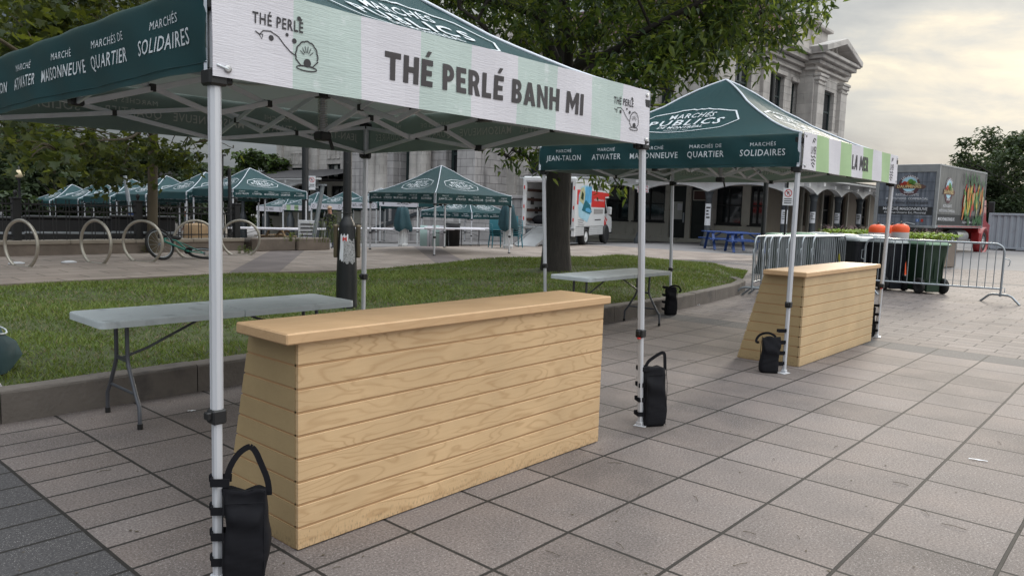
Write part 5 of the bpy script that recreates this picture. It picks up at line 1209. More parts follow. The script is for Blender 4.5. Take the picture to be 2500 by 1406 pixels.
# ------------------------------------------------------------------ wheeled bins
def wheelie(label, loc, rz, body='bin_dark', lid='bin_lid', H=1.08, W=0.56, D=0.72, group='wheeled rubbish bins'):
    t = thing('wheeled_bin', label, 'bin', loc, rz, group); hb = H-0.10
    def ring_(z, w, d, y): return [(-w/2, y-d/2, z), (w/2, y-d/2, z), (w/2, y+d/2, z), (-w/2, y+d/2, z)]
    lv = [(0.05, W*0.78, D*0.70, 0.02), (0.16, W*0.80, D*0.72, 0.02), (0.30, W*0.82, D*0.78, 0.01), (hb-0.06, W*0.97, D*0.97, 0.0), (hb-0.055, W*1.02, D*1.02, 0), (hb, W*1.02, D*1.02, 0)]
    b = MB(); V = []; n = 20
    for z, w, d, y in lv:
        for k in range(n):
            a = 2*PI*k/n+PI/n; e = 0.32; V.append((w/2*math.copysign(abs(math.cos(a))**e, math.cos(a)), y+d/2*math.copysign(abs(math.sin(a))**e, math.sin(a)), z))
    b.add(V, [(k*n+i, k*n+(i+1) % n, (k+1)*n+(i+1) % n, (k+1)*n+i) for k in range(len(lv)-1) for i in range(n)]+[tuple(range(n))[::-1], tuple(range((len(lv)-1)*n, len(lv)*n))], 0, False)
    b.box((0, -D*0.40, 0.14), (W*0.5, 0.05, 0.20), 0, 0.01)
    for x in (-0.17, 0, 0.17): b.box((x, -D*0.43, 0.55), (0.018, 0.03, 0.5), 0, 0.004)
    b.build('body', body, t)
    b = MB(); V = []
    for z, q in ((hb+0.002, 1.06), (hb+0.035, 1.06), (hb+0.075, 0.92), (hb+0.095, 0.55)):
        for k in range(n):
            a = 2*PI*k/n+PI/n; e = 0.34; V.append((W/2*q*math.copysign(abs(math.cos(a))**e, math.cos(a)), D/2*q*math.copysign(abs(math.sin(a))**e, math.sin(a)), z))
    b.add(V, [(k*n+i, k*n+(i+1) % n, (k+1)*n+(i+1) % n, (k+1)*n+i) for k in range(3) for i in range(n)]+[tuple(range(3*n, 4*n))], 0, True); b.tube([(-W*0.42, -D*0.56, hb+0.01), (W*0.42, -D*0.56, hb+0.01)], 0.018, 8); b.build('lid', lid, t)
    for sx in (-1, 1):
        b = MB(); b.lathe([(0.03, -0.035), (0.15, -0.035), (0.16, -0.02), (0.16, 0.02), (0.15, 0.035), (0.09, 0.035), (0.085, 0.02), (0.03, 0.02)], (sx*(W*0.45+0.005), -D*0.33, 0.16), 20, ax=((0, 1, 0), (0, 0, 1), (sx, 0, 0))); b.build('wheel', 'rubber', t)
    return t
face = math.atan2(_r2[1], _r2[0])           # wheels towards the viewer
spec = [(2252, 714, 'bin_green', 'bin_lid_green', 'dark green wheeled bin at the right end of the front row', 0.10), (2160, 706, 'bin_dark', 'bin_lid', 'black wheeled bin just left of the green one, behind the barrier', 0.22), (2088, 698, 'bin_dark', 'bin_lid', 'black wheeled bin behind the right counter, beside the barrier stack', 0.12)]
w0 = {}
for px, py, bd, ld, lab, dr in spec:
    p = PZ(px, py, 0); 
    if bd not in w0: w0[bd] = wheelie(lab, p, face+dr, bd, ld)
    else: dup(w0[bd], p, face+dr, lab)
more = [(2125, 19.2, 'bin_dark', 'black bin in the second row, lid just visible left of the LA MER tent leg'), (2050, 19.0, 'bin_dark', 'black bin in the second row right of the barrier stack'), (1995, 20.0, 'bin_dark', 'black bin standing behind the barrier stack'), (1955, 19.0, 'bin_green', 'green bin behind the barrier stack, right of the tent leg'), (1898, 17.6, 'bin_green', 'green bin behind the barrier stack, left of the tent leg')]
for px, D, bd, lab in more:
    p = PD(px, 640, D); dup(w0[bd], (p[0], p[1], 0.0), face+random.uniform(-0.4, 0.5), lab)

# ------------------------------------------------------------------ orange barrels and the flower planter
def barrel(label, px, D, topy):
    p = PD(px, topy, D); zt = p[2]; t = thing('traffic_barrel', label, 'traffic barrel', (p[0], p[1], 0), 0, 'orange traffic barrels'); H = zt
    b = MB(); b.lathe([(0.24, 0), (0.25, 0.03), (0.245, H-0.62), (0.215, H-0.58), (0.215, H-0.40)], n=20, mi=0); b.lathe([(0.216, H-0.40), (0.216, H-0.22)], n=20, mi=1); b.lathe([(0.215, H-0.22), (0.22, H-0.10), (0.17, H-0.03), (0.09, H), (0.0, H)], n=20, mi=0)
    b.build('body', ['orange', 'reflect'], t); b = MB(); b.tube([(-0.08, 0, H), (-0.06, 0, H+0.06), (0.06, 0, H+0.06), (0.08, 0, H)], 0.015, 6); b.build('handle', 'plastic_black', t)
barrel('orange traffic barrel, leftmost of three behind the bins', 2143, 20.5, 548); barrel('orange traffic barrel in the middle of three behind the bins', 2178, 21.2, 550); barrel('orange traffic barrel, rightmost of three, with a wide reflective band', 2200, 20.2, 547)
def planter(label, px0, px1, D, topy):
    a, c = PD(px0, topy, D), PD(px1, topy, D+1.5); m = (a+c)/2; d = c-a; L = math.hypot(d[0], d[1]); h = 0.85
    t = thing('flower_planter', label, 'planter', (m[0], m[1], 0), math.atan2(d[1], d[0]), 'planters of lime green foliage'); b = MB(); b.box((0, 0, h/2), (L, 0.9, h), 0, 0.03); b.build('box', 'wall_stone', t)
    b = MB()
    for k in range(1500):
        x, y = random.uniform(-L/2-0.1, L/2+0.1), random.uniform(-0.55, 0.55); z = h+0.02+(m[2]-h)*random.random()**0.6*(1-0.3*abs(y)); s = random.uniform(0.04, 0.085); a = random.uniform(0, 2*PI); tl = random.uniform(-0.7, 0.3)
        u = np.array([math.cos(a), math.sin(a), tl]); v = np.array([-math.sin(a), math.cos(a), random.uniform(-0.3, 0.3)]); q = np.array([x, y, z]); b.add([q, q+u*s*0.6+v*s*0.55, q+u*s*1.3, q+u*s*0.6-v*s*0.55], [(0, 1, 2, 3)], 0)
    b.build('foliage', 'lime_leaf', t); b = MB()
    for k in range(130):
        x = random.uniform(-L*0.42, L*0.42); a = random.uniform(0, 2*PI); q = np.array([x+0.1*math.cos(a), 0.15+0.2*math.sin(a), h]); l = random.uniform(0.5, 0.85)*(m[2]-h+0.35); d2 = np.array([math.cos(a)*0.45, math.sin(a)*0.45, 1.0]); s = np.array([-math.sin(a), math.cos(a), 0])*0.016
        b.add([q-s, q+s, q+d2*l*0.6+s*0.8, q+d2*l*0.6-s*0.8, q+d2*l+np.array([math.cos(a), math.sin(a), -0.5])*0.12], [(0, 1, 2, 3), (3, 2, 4)], 0)
    b.build('grass_tuft', 'purple_leaf', t)
planter('planter of lime foliage and purple grass left of the orange barrels', 2036, 2140, 24, 560); planter('planter of lime foliage right of the orange barrels', 2205, 2305, 23, 568)

# ------------------------------------------------------------------ picnic tables
def picnic(label, loc, rz, m='paint_blue', L=1.8, group='blue picnic tables'):
    t = thing('picnic_table', label, 'picnic table', loc, rz, group); b = MB()
    for i in range(5): b.box((0, -0.31+0.155*i, 0.745), (L, 0.145, 0.038), 0, 0.005)
    b.build('tabletop', m, t)
    for sy in (-1, 1):
        b = MB()
        for i in range(2): b.box((0, sy*(0.60+0.14*i), 0.45), (L, 0.13, 0.038), 0, 0.005)
        b.build('seat', m, t)
    for sx in (-1, 1):
        x = sx*(L/2-0.28); b = MB(); b.bar((x, -0.28, 0.72), (x, -0.68, 0.0), 0.045, 0.10, up=(1, 0, 0)); b.bar((x, 0.28, 0.72), (x, 0.68, 0.0), 0.045, 0.10, up=(1, 0, 0)); b.bar((x+0.05, -0.75, 0.405), (x+0.05, 0.75, 0.405), 0.045, 0.09, up=(1, 0, 0)); b.bar((x-0.045*sx, -0.35, 0.70), (x-0.045*sx, 0.35, 0.70), 0.045, 0.08, up=(1, 0, 0)); b.bar((x, 0, 0.42), (x-sx*0.5, 0, 0.72), 0.09, 0.045); b.build('trestle', m, t)
    return t
p = pbase(1770, 32.0); pt = picnic('blue picnic table against the arcade, left of the pair', (p[0], p[1], gz(p[1])), R(-45))
p = pbase(1822, 30.0); dup(pt, (p[0], p[1], gz(p[1])), R(-50), 'blue picnic table nearer the barriers, right of the pair')
p = pbase(694, 31); picnic('bare wooden picnic table among the far stalls', p, R(25), 'tan_wood', 1.8, 'wooden picnic tables')
# ------------------------------------------------------------------ far folding tables, folded tents, chairs
ft = [(650, 24.5, 3, 'far folding table nearest the right end of the fence'), (772, 29, -20, 'far folding table beyond the leaning pole'), (935, 30, -40, 'far folding table right of the tent leg, by the stone wall'), (1035, 30, -40, 'far folding table left of the mint boards'), (1110, 30, -42, 'far folding table before the black bin'), (1185, 31, -42, 'far folding table at the right by the stacked chairs')]
f0 = None
for px, D, rz, lab in ft:
    p = pbase(px, D)
    if f0 is None: f0 = folding_table('folding_table', lab, p, R(-35), 2.4, 0.75, 0.74, 'grey folding tables', False, False, 'vinyl_white')
    else: dup(f0, p, R(rz), lab)
def folded_tent(label, px, D, hgt, cover):
    p = pbase(px, D); t = thing('folded_tent', label, 'folded tent', p, 0, 'tents folded upright'); b = MB()
    for i in range(4):
        for j in range(4):
            x, y = (i-1.5)*0.075, (j-1.5)*0.075
            if (i in (0, 3)) or (j in (0, 3)): b.tube([(x, y, 0.02), (x*0.9, y*0.9, hgt*0.8)], 0.018, 6)
    b.box((0, 0, 0.12), (0.27, 0.27, 0.05)); b.box((0, 0, hgt*0.45), (0.27, 0.27, 0.05)); b.build('frame_bundle', 'white_frame', t)
    b = MB(); n = 22; V = []; lv = [(hgt, 0.05), (hgt-0.05, 0.16), (hgt*0.8, 0.22), (hgt*0.62, 0.27), (hgt*0.5, 0.30), (hgt*0.42, 0.27)]
    for z, r in lv:
        for k in range(n): a = 2*PI*k/n; q = r*(1+0.28*math.sin(a*5+z*2)+0.12*math.sin(a*9)); V.append((q*math.cos(a), q*math.sin(a), z+0.12*math.sin(a*3+1)*(hgt-z)/hgt))
    b.add(V, [(k*n+i, k*n+(i+1) % n, (k+1)*n+(i+1) % n, (k+1)*n+i) for k in range(len(lv)-1) for i in range(n)]+[tuple(range(n))], 0, True); b.build('cover', cover, t)
folded_tent('folded tent bundle with blue cover standing left of the moving truck', 1241, 27.0, 1.62, 'cloth_teal'); folded_tent('folded tent bundle with dark cover standing by the far tables', 984, 28.5, 1.55, 'cloth_teal')
def chair_stack(label, px, D, n=6):
    p = pbase(px, D); t = thing('chair_stack', label, 'chairs', p, R(-30), 'stacked teal chairs')
    for k in range(n):
        b = MB(); z = k*0.075; b.box((0, 0, 0.43+z), (0.44, 0.42, 0.025), 0, 0.01); b.bar((0, 0.20, 0.43+z), (0, 0.28, 0.80+z), 0.42, 0.022, up=(0, 1, 0))
        if k < 2:
            for sx in (-1, 1):
                for sy in (-1, 1): b.tube([(sx*0.2, sy*0.19, 0.43+z), (sx*0.24, sy*0.24, z)], 0.02, 6)
        b.tube([(-0.23, -0.2, 0.43+z), (-0.23, -0.2, 0.63+z), (-0.23, 0.22, 0.65+z)], 0.015, 5); b.tube([(0.23, -0.2, 0.43+z), (0.23, -0.2, 0.63+z), (0.23, 0.22, 0.65+z)], 0.015, 5); b.build('chair_shell', 'teal_plastic', t)
chair_stack('stack of teal plastic chairs left of the folded tent', 1213, 27.5, 4); chair_stack('taller stack of teal plastic chairs right of the folded tent', 1257, 28.2, 6)
for px, lab in ((1044, 'mint white display board leaning behind the far tables, left one'), (1074, 'mint white display board leaning behind the far tables, right one')):
    p = pbase(px, 30.6); b = MB(); b.box((0, 0, 0.42), (0.62, 0.04, 0.84), 0, 0.01, ax=((*rvec(), 0), (-rvec()[1], rvec()[0], 0), (0, 0, 1))); b.box((0.1*rvec()[0], 0.1*rvec()[1], 0.42), (0.22, 0.046, 0.84), 1, 0.0, ax=((*rvec(), 0), (-rvec()[1], rvec()[0], 0), (0, 0, 1))); o = b.build('display_board', ['board_mint', 'vinyl_white'], loc=p); tag(o, lab, 'board', 'mint display boards')
p = pbase(1106, 30.5); o = MB(); o.lathe([(0.24, 0), (0.28, 0.05), (0.29, 0.85), (0.31, 0.87), (0.31, 0.93), (0.26, 0.95), (0, 0.96)], n=20); o = o.build('rubbish_bin', 'plastic_black', loc=p); tag(o, 'round black rubbish bin beside the mint boards', 'bin')
p = pbase(733, 24); t = thing('notice_board', 'white notice sheets on a blue base at the foot of the far post', 'notice board', p); b = MB(); b.box((0, 0, 0.05), (1.1, 0.5, 0.10), 0, 0.02, rz=R(-45)); b.build('base', 'paint_blue', t); b = MB(); b.box((0.15, -0.15, 0.55), (0.55, 0.03, 0.85), 0, 0.01, rz=R(-45)); [b.box((0.15-0.012, -0.15-0.012, 0.85-0.12*k), (0.4, 0.03, 0.04), 1, rz=R(-45)) for k in range(5)]; b.build('sheet', ['paper', 'ink'], t)
# green bag at the left edge, leaf bits and paper on the pavers
p = PZ(4, 905, 0.2); t = thing('carry_bag', 'dark green cloth bag with white edging lying on the lawn at the left edge', 'bag', (p[0]-0.12, p[1], 0.20), R(20)); b = MB(); n = 16; V = []
for z, r in ((0.0, 0.16), (0.10, 0.19), (0.20, 0.17), (0.27, 0.12), (0.33, 0.10), (0.36, 0.03)):
    for k in range(n): a = 2*PI*k/n; q = r*(1+0.12*math.sin(a*3+z*20)); V.append((q*1.3*math.cos(a), q*0.9*math.sin(a), z))
b.add(V, [(k*n+i, k*n+(i+1) % n, (k+1)*n+(i+1) % n, (k+1)*n+i) for k in range(5) for i in range(n)]+[tuple(range(5*n, 6*n))], 0, True); b.build('body', 'cloth_teal', t)
b = MB(); b.tube([(0.13*1.3*math.cos(a), 0.13*0.95*math.sin(a), 0.29+0.02*math.sin(a*2)) for a in np.linspace(0, 2*PI, 24, endpoint=False)], 0.006, 5, closed=True); b.build('edging', 'print', t)
for px, py, l, w, rz, lab in ((468, 1003, 0.05, 0.022, 0.3, 'small white scrap of paper on the pavers right of the table leg'), (2388, 1123, 0.10, 0.022, -0.5, 'strip of white paper on the pavers at the right'), (1700, 745, 0.12, 0.07, 0.4, 'crumpled foil litter at the kerb by the back weight bag')):
    p = PZ(px, py, 0.002); b = MB(); V = []; 
    for i in range(5):
        for j in range(3): V.append((l*(i/4-0.5), w*(j/2-0.5)*(1-0.5*abs(i-2)/2), 0.002+0.012*abs(math.sin(i*1.7+j))*(1 if l > 0.11 else 0.3)))
    b.add(V, [(i*3+j, (i+1)*3+j, (i+1)*3+j+1, i*3+j+1) for i in range(4) for j in range(2)], 0); o = b.build('paper_scrap', 'paper', loc=tuple(p), rz=rz+YAW-PI/2); tag(o, lab, 'litter')
def twigs():
    b = MB()
    for px, py in ((1012, 1300), (1508, 1247), (1515, 1330), (1805, 1378), (1562, 1205), (250, 1150), (1700, 1215), (1060, 1180), (1830, 1300), (1950, 1310), (2330, 1285), (1890, 1120), (2040, 1090), (820, 1385), (1350, 1350), (1500, 1130), (2200, 1180), (2440, 1080), (1690, 880), (2260, 1250)):
        p = PZ(px, py, 0.004); a = random.uniform(0, PI); l = random.uniform(0.015, 0.05); d = np.array([math.cos(a), math.sin(a), 0.0])*l; b.tube([p-d, p+np.array([0, 0, 0.004]), p+d*np.array([0.6, 1.1, 1])], 0.0014, 4)
    for k in range(60):
        p = PZ(random.uniform(0, 2500), random.uniform(900, 1400), 0.003); a = random.uniform(0, 2*PI); l = random.uniform(0.004, 0.012); u = np.array([math.cos(a), math.sin(a), 0.1]); v = np.array([-math.sin(a), math.cos(a), 0.0]); b.add([p, p+u*l+v*l*0.6, p+u*l*2, p+u*l-v*l*0.6], [(0, 1, 2, 3)], 0)
    o = b.build('leaf_litter', 'bark_tan'); tag(o, 'scattered brown twigs and leaf bits on the pavers', 'leaf litter', kind='stuff')
twigs()
# ------------------------------------------------------------------ buildings
def holed(b, O, U, w, z0, z1, holes, depth=0.3, mi=0):
    """wall face from O along unit U, with real openings and reveals; inward is to the back"""
    O = np.array([O[0], O[1], 0.0]); U = np.array([U[0], U[1], 0.0]); N = np.array([-U[1], U[0], 0.0])     # N points inwards
    us = sorted({0.0, w, *[x for h in holes for x in h[:2]]}); zs = sorted({z0, z1, *[x for h in holes for x in h[2:4]]})
    P = lambda u, z, d=0.0: O+U*u+N*d+np.array([0, 0, z])
    for i in range(len(us)-1):
        for j in range(len(zs)-1):
            uc, zc = (us[i]+us[i+1])/2, (zs[j]+zs[j+1])/2
            if any(h[0] < uc < h[1] and h[2] < zc < h[3] for h in holes): continue
            b.quad(P(us[i], zs[j]), P(us[i+1], zs[j]), P(us[i+1], zs[j+1]), P(us[i], zs[j+1]), mi)
    for u0, u1, a, c in [h[:4] for h in holes]:
        b.quad(P(u0, a), P(u0, a, depth), P(u0, c, depth), P(u0, c), mi); b.quad(P(u1, a, depth), P(u1, a), P(u1, c), P(u1, c, depth), mi)
        b.quad(P(u0, a), P(u1, a), P(u1, a, depth), P(u0, a, depth), mi); b.quad(P(u0, c, depth), P(u1, c, depth), P(u1, c), P(u0, c), mi)
def window(parent, O, U, u0, u1, a, c, depth, frame='win_green', nx=2, nz=2, pale=(), fw=0.09, name='window'):
    O = np.array([O[0], O[1], 0.0]); U = np.array([U[0], U[1], 0.0]); N = np.array([-U[1], U[0], 0.0]); ax = (U, N, (0, 0, 1))
    P = lambda u, z, d: O+U*u+N*d+np.array([0, 0, z])
    b = MB(); d = depth*0.62
    b.box(P((u0+u1)/2, a+fw/2, d), (u1-u0, 0.08, fw), ax=ax); b.box(P((u0+u1)/2, c-fw/2, d), (u1-u0, 0.08, fw), ax=ax)
    for i in range(nx+1):
        u = u0+fw/2+(u1-u0-fw)*i/nx; b.box(P(u, (a+c)/2, d+0.002), (fw if i in (0, nx) else fw*0.8, 0.076, c-a-2*fw), ax=ax)
    for k in range(1, nz): b.box(P((u0+u1)/2, a+(c-a)*k/nz, d+0.004), (u1-u0-2*fw, 0.07, fw*0.8), ax=ax)
    f = b.build(name, frame, parent); g = MB()
    for i in range(nx):
        for k in range(nz):
            ua, ub = u0+fw+(u1-u0-fw)*i/nx-fw*0.5, u0+(u1-u0-fw)*(i+1)/nx+fw*0.5; za, zb = a+(c-a)*k/nz, a+(c-a)*(k+1)/nz
            g.quad(P(ua, za, d+0.02), P(ub, za, d+0.02), P(ub, zb, d+0.02), P(ua, zb, d+0.02), 1 if (i, k) in pale else 0)
    g.build('pane', ['glass_dark', 'glass_pale'], f); return f
XW, YW, XP = 33.0, 16.0, 30.4
def build_main():
    t = thing('market_hall', 'large grey stone market hall with columned entrance and a pedimented corner tower', 'building', (0, 0, 0)); top = 11.45
    # --- west front (faces -x), image right is -y
    yA = PX(681, 420, XW)[1]; yB = YW; O = (XW, yA); U = (0, -1); w = yA-yB
    uu = lambda px, py=420: yA-PX(px, py, XW)[1]; zz = lambda px, py: PX(px, py, XW)[2]
    hs = []
    for p0, p1, q0, q1 in ((709, 741, 466, 410), (798, 831, 463, 403)): hs.append((uu(p0), uu(p1), zz(720, q0), zz(720, q1)))
    for p0, p1, q0, q1 in ((1213, 1246, 434, 372), (1291, 1325, 434, 380), (1602, 1640, 262, 168), (1530, 1566, 420, 300)): hs.append((uu(p0), uu(p1), zz((p0+p1)/2, q0), zz((p0+p1)/2, q1)))
    hs += [(uu(709), uu(741), 7.9, 9.9), (uu(798), uu(831), 7.9, 9.9), (uu(1420), uu(1460), 7.8, 9.8), (uu(1213), uu(1246), 7.8, 9.8)]
    hs = [h for h in hs if h[1]-h[0] > 0.3 and h[3]-h[2] > 0.5]
    b = MB(); holed(b, O, U, w, -2.0, top, hs, 0.4); b.quad((XW, yA, -2), (XW+30, yA, -2), (XW+30, yA, top), (XW, yA, top)); b.build('west_wall', 'stone', t)
    for k, h in enumerate(hs): window(t, O, U, *h, 0.4, nx=3 if k < 2 else 2, nz=2, pale=((1, 0), (1, 1)) if k in (1, 4) else ())
    b = MB()
    for px in (681, 750, 772, 850, 1250, 1350, 1480, 1585, 1655):
        u = uu(px) if px != 681 else 0.35; b.box((XW-0.10, yA-u, (top-1.1)/2+0.8), (0.22, 0.85, top-1.1-0.2), 0, 0.02)
    for z, o, hh in ((top-0.15, 0.75, 0.3), (top-0.45, 0.5, 0.28), (top-0.75, 0.3, 0.25), (top-1.0, 0.2, 0.18), (7.2, 0.16, 0.3), (1.9, 0.2, 0.3)): b.box((XW-o/2+0.01, (yA+yB)/2, z), (o, w-0.02, hh), 0, 0.02)
    for p0, p1, q in ((709, 741, 388), (798, 831, 378)):
        for k in range(3):
            ua, ub = uu(p0)+(uu(p1)-uu(p0))*(k+0.12)/3, uu(p0)+(uu(p1)-uu(p0))*(k+0.88)/3; z = zz(720, q); pts = [(ua, z-0.45), (ub, z-0.45), (ub, z+0.45), (ua, z+0.45)]
            for (a1, z1), (a2, z2) in zip(pts, pts[1:]+pts[:1]): b.bar((XW-0.03, yA-a1, z1), (XW-0.03, yA-a2, z2), 0.06, 0.06)
    b.build('west_trim', 'stone_trim', t)
    # --- entrance pavilion
    y0 = PX(882, 420, XP)[1]; y1 = PX(1176, 380, XP)[1]; O2 = (XP, y0); w2 = y0-y1
    u2 = lambda px, py=400: y0-PX(px, py, XP)[1]; z2 = lambda px, py: PX(px, py, XP)[2]
    hp = [(u2(893), u2(906), z2(900, 482), 6.2), (u2(978), u2(1010), z2(990, 482), 6.2), (u2(1088), u2(1131), z2(1110, 470), 6.2)]
    b = MB(); holed(b, O2, U, w2, -1.5, 13.2, hp, 0.9); b.quad((XP, y1, -1.5), (XW+0.02, y1, -1.5), (XW+0.02, y1, 13.2), (XP, y1, 13.2)); b.quad((XW+0.02, y0, -1.5), (XP, y0, -1.5), (XP, y0, 13.2), (XW+0.02, y0, 13.2)); b.quad((XP, y0, 13.2), (XP, y1, 13.2), (XW+10, y1, 13.2), (XW+10, y0, 13.2)); b.build('entrance_wall', 'stone_rough', t)
    for k, h in enumerate(hp): window(t, O2, U, *h, 0.9, nx=2, nz=3, pale=((1, 2), (1, 1)) if k else ((0, 2),), fw=0.22)
    for k, px in enumerate((912, 933, 1016, 1035)):
        y = PX(px, 420, XP-0.6)[1]; c = MB(); c.lathe([(0.62, 2.3), (0.62, 2.5), (0.50, 2.65), (0.48, 4.0), (0.43, 8.6), (0.55, 8.8), (0.6, 9.2)], (XP-0.6, y, 0), 18); c.build('column', 'stone_trim', t)
    b = MB()
    for px in (887, 960, 1153): 
        y = PX(px, 400, XP)[1]; q = 8.8 if px != 1153 else 9.0
        b.box((XP-0.28, y+(0.02 if px > 1000 else 0), q/2+1.0), (0.56, 1.35 if px != 1153 else y-y1+y-y1, q-2.0), 0, 0.03)
    b.box((XP-0.55, (y0+y1)/2, 9.6), (1.3, w2+0.3, 0.8), 0, 0.03); b.box((XP-0.75, (y0+y1)/2, 10.15), (1.8, w2+0.6, 0.3), 0, 0.03)
    b.build('entrance_trim', 'stone_rough', t)
    # stone terrace in front, with its stair rail
    ya = PX(905, 560, XP-1.6)[1]; yb = PX(1322, 560, XP-1.6)[1]; b = MB(); b.box((XP-0.6, (ya+yb)/2, 0.35), (2.0, ya-yb, 3.4), 0, 0.02); b.box((XP-0.65, (ya+yb)/2, 2.13), (2.2, ya-yb+0.2, 0.18), 0, 0.02); b.build('terrace', 'stone_rough', t)
    b = MB(); a = np.array([XP-1.68, PX(905, 560, XP-1.6)[1], -0.35]); c = np.array([XP-1.68, PX(1060, 540, XP-1.6)[1], 1.35]); b.bar(a, c, 0.12, 0.22); b.build('stair_rail', 'iron_grey', t)
    b = MB(); yv = PX(938, 525, XP-1.6)[1]
    for k in range(2): b.box((XP-1.62, yv-k*1.3, 0.75), (0.06, 0.95, 0.9), 0, 0.01)
    b.build('basement_window', 'iron_grey', t)
    # --- south wing (faces -y) and corner tower
    xE = 46.0; hw = []; ux = lambda px, py, Y=YW: PY(px, py, Y)[0]-XW; zy = lambda px, py, Y=YW: PY(px, py, Y)[2]
    xT0 = PY(1989, 200, YW-1.0)[0]; xT1 = PY(2061, 200, YW-1.0)[0]; xE = xT0+0.05
    for p0, p1, q0, q1 in ((1794, 1833, 262, 140), (1886, 1914, 292, 182), (1934, 1947, 300, 203)):
        zt_, zb_ = min(top-1.35, zy((p0+p1)/2, q1)), 5.0; hw.append((ux(p0, 200), ux(p1, 220), zb_, zt_))
    b = MB(); holed(b, (XW, YW), (1, 0), xE-XW, -1.5, top, hw, 0.45); b.build('south_wall', 'stone', t)
    for k, h in enumerate(hw): window(t, (XW, YW), (1, 0), *h, 0.45, nx=2 if k < 2 else 1, nz=4, pale=((0, 1), (0, 0)), fw=0.11)
    b = MB()
    for px in (1755, 1864, 1960): x = ux(px, 220)+XW; b.box((x, YW-0.10, top/2), (1.0, 0.22, top-1.3), 0, 0.02)
    for z, o, hh in ((top-0.12, 0.95, 0.24), (top-0.42, 0.7, 0.3), (top-0.75, 0.4, 0.25), (top-0.95, 0.16, 0.14), (top-1.12, 0.22, 0.14)): b.box(((XW+xE)/2-0.4, YW-o/2+0.01, z), (xE-XW+0.7, o, hh), 0, 0.02)
    for h in hw: b.box((XW+(h[0]+h[1])/2, YW-0.06, h[3]+0.14), (h[1]-h[0]+0.35, 0.14, 0.24), 0, 0.02)
    b.build('south_trim', 'stone_trim', t)
    YT = YW-1.0; wt_ = xT1-xT0; th = [(PY(2005, 260, YT)[0]-xT0, PY(2035, 260, YT)[0]-xT0, PY(2020, 322, YT)[2], PY(2020, 222, YT)[2])]
    b = MB(); holed(b, (xT0, YT), (1, 0), wt_, -1, top, th, 0.45); b.quad((xT0, YW+4, -1), (xT0, YT, -1), (xT0, YT, top), (xT0, YW+4, top)); b.quad((xT1, YT, -1), (xT1, YT+14, -1), (xT1, YT+14, top), (xT1, YT, top)); b.build('tower_wall', 'stone', t)
    window(t, (xT0, YT), (1, 0), *th[0], 0.45, nx=2, nz=2, pale=((0, 0),), fw=0.14)
    b = MB()
    for x in (xT0+0.55, xT1-0.55):
        b.box((x, YT-0.12, (top-1.5)/2), (1.1, 0.26, top-1.5), 0, 0.02); b.box((x, YT-0.17, top-1.55), (1.3, 0.36, 0.24), 0, 0.03); b.box((x, YT-0.21, top-1.85), (1.2, 0.2, 0.12), 0, 0.02); b.box((x-0.0, YT-0.20, top-1.36), (1.4, 0.44, 0.16), 0, 0.02)
    b.box((xT0-0.05, YT+0.5, (top-1.5)/2), (0.16, 1.0, top-1.5), 0, 0.02)
    cx = (xT0+xT1)/2
    for z, o, hh in ((top-0.10, 0.8, 0.2), (top-0.34, 0.6, 0.26), (top-0.60, 0.35, 0.22), (top-0.98, 0.22, 0.16), (th[0][2]-0.15, 0.25, 0.25)):
        wv = wt_+1.6*o if z > 10 else th[0][1]-th[0][0]+0.8; xx = cx if z > 10 else xT0+(th[0][0]+th[0][1])/2
        b.box((xx, YT-o/2+0.3, z), (wv, o+0.6, hh), 0, 0.03)
    apx = PY(2052, 92, YT-0.9)[2]; hw2 = wt_/2+0.7
    for dz, yy, mi in ((0.0, YT-0.75, 0),):
        for sg in (-1, 1):
            b.bar((cx+sg*hw2, YT-0.35, top+0.05), (cx, YT-0.35, apx), 0.36, 1.1, 0, 0.03, up=(0, 1, 0))
    b.prism([(-hw2+0.3, top), (hw2-0.3, top), (0, apx-0.2)], lambda x, z: (cx+x, YT-0.05, z), lambda x, z: (cx+x, YT+3.5, z))
    b.tube([(cx+0.42*math.cos(a), YT-0.10, top+(apx-top)*0.38+0.5*math.sin(a)) for a in np.linspace(0, 2*PI, 18, endpoint=False)], 0.11, 6, closed=True)
    b.build('pediment', 'stone_trim', t)
    # attic storey, lantern and ornament above the corner
    za = top+0.1; ax_, ay = PY(1992, 90, YW+1.5)[0], YW+1.5; zb = PY(1992, 66, YW+1.5)[2]
    b = MB(); b.box((ax_-2.2, ay+2.5, (za+zb)/2), (9.0, 5.0, zb-za), 0, 0.05); b.box((ax_-2.2, ay+2.5, zb+0.1), (9.6, 5.6, 0.25), 0, 0.04); b.box((ax_-6.2, ay+0.2, (za+zb)/2+0.1), (1.2, 1.2, zb-za+0.4), 0, 0.04); b.lathe([(0.7, zb), (0.7, zb+0.5), (0.35, zb+0.9), (0.0, zb+1.0)], (ax_-1.0, ay, 0), 14); b.build('attic', 'stone_trim', t)
    b = MB(); zl = zb+0.2
    for k in range(6): a = 2*PI*k/6; b.tube([(ax_+1.4+0.9*math.cos(a), ay+1.6+0.9*math.sin(a), zl), (ax_+1.4+0.9*math.cos(a), ay+1.6+0.9*math.sin(a), zl+2.2)], 0.14, 8)
    b.lathe([(1.2, zl+2.2), (1.25, zl+2.4), (0.9, zl+2.9), (0.0, zl+3.6)], (ax_+1.4, ay+1.6, 0), 16); b.lathe([(0.55, zl), (0.55, zl+2.2)], (ax_+1.4, ay+1.6, 0), 12); b.build('lantern', 'white_frame', t)
    b = MB(); b.prism([(0, 0), (12, 0), (10, 2.6), (1.5, 2.6)], lambda x, z: (XW+1+x, YW+1.2, top+z), lambda x, z: (XW+1+x, YW+12, top+z)); b.build('mansard_roof', 'copper_red', t)
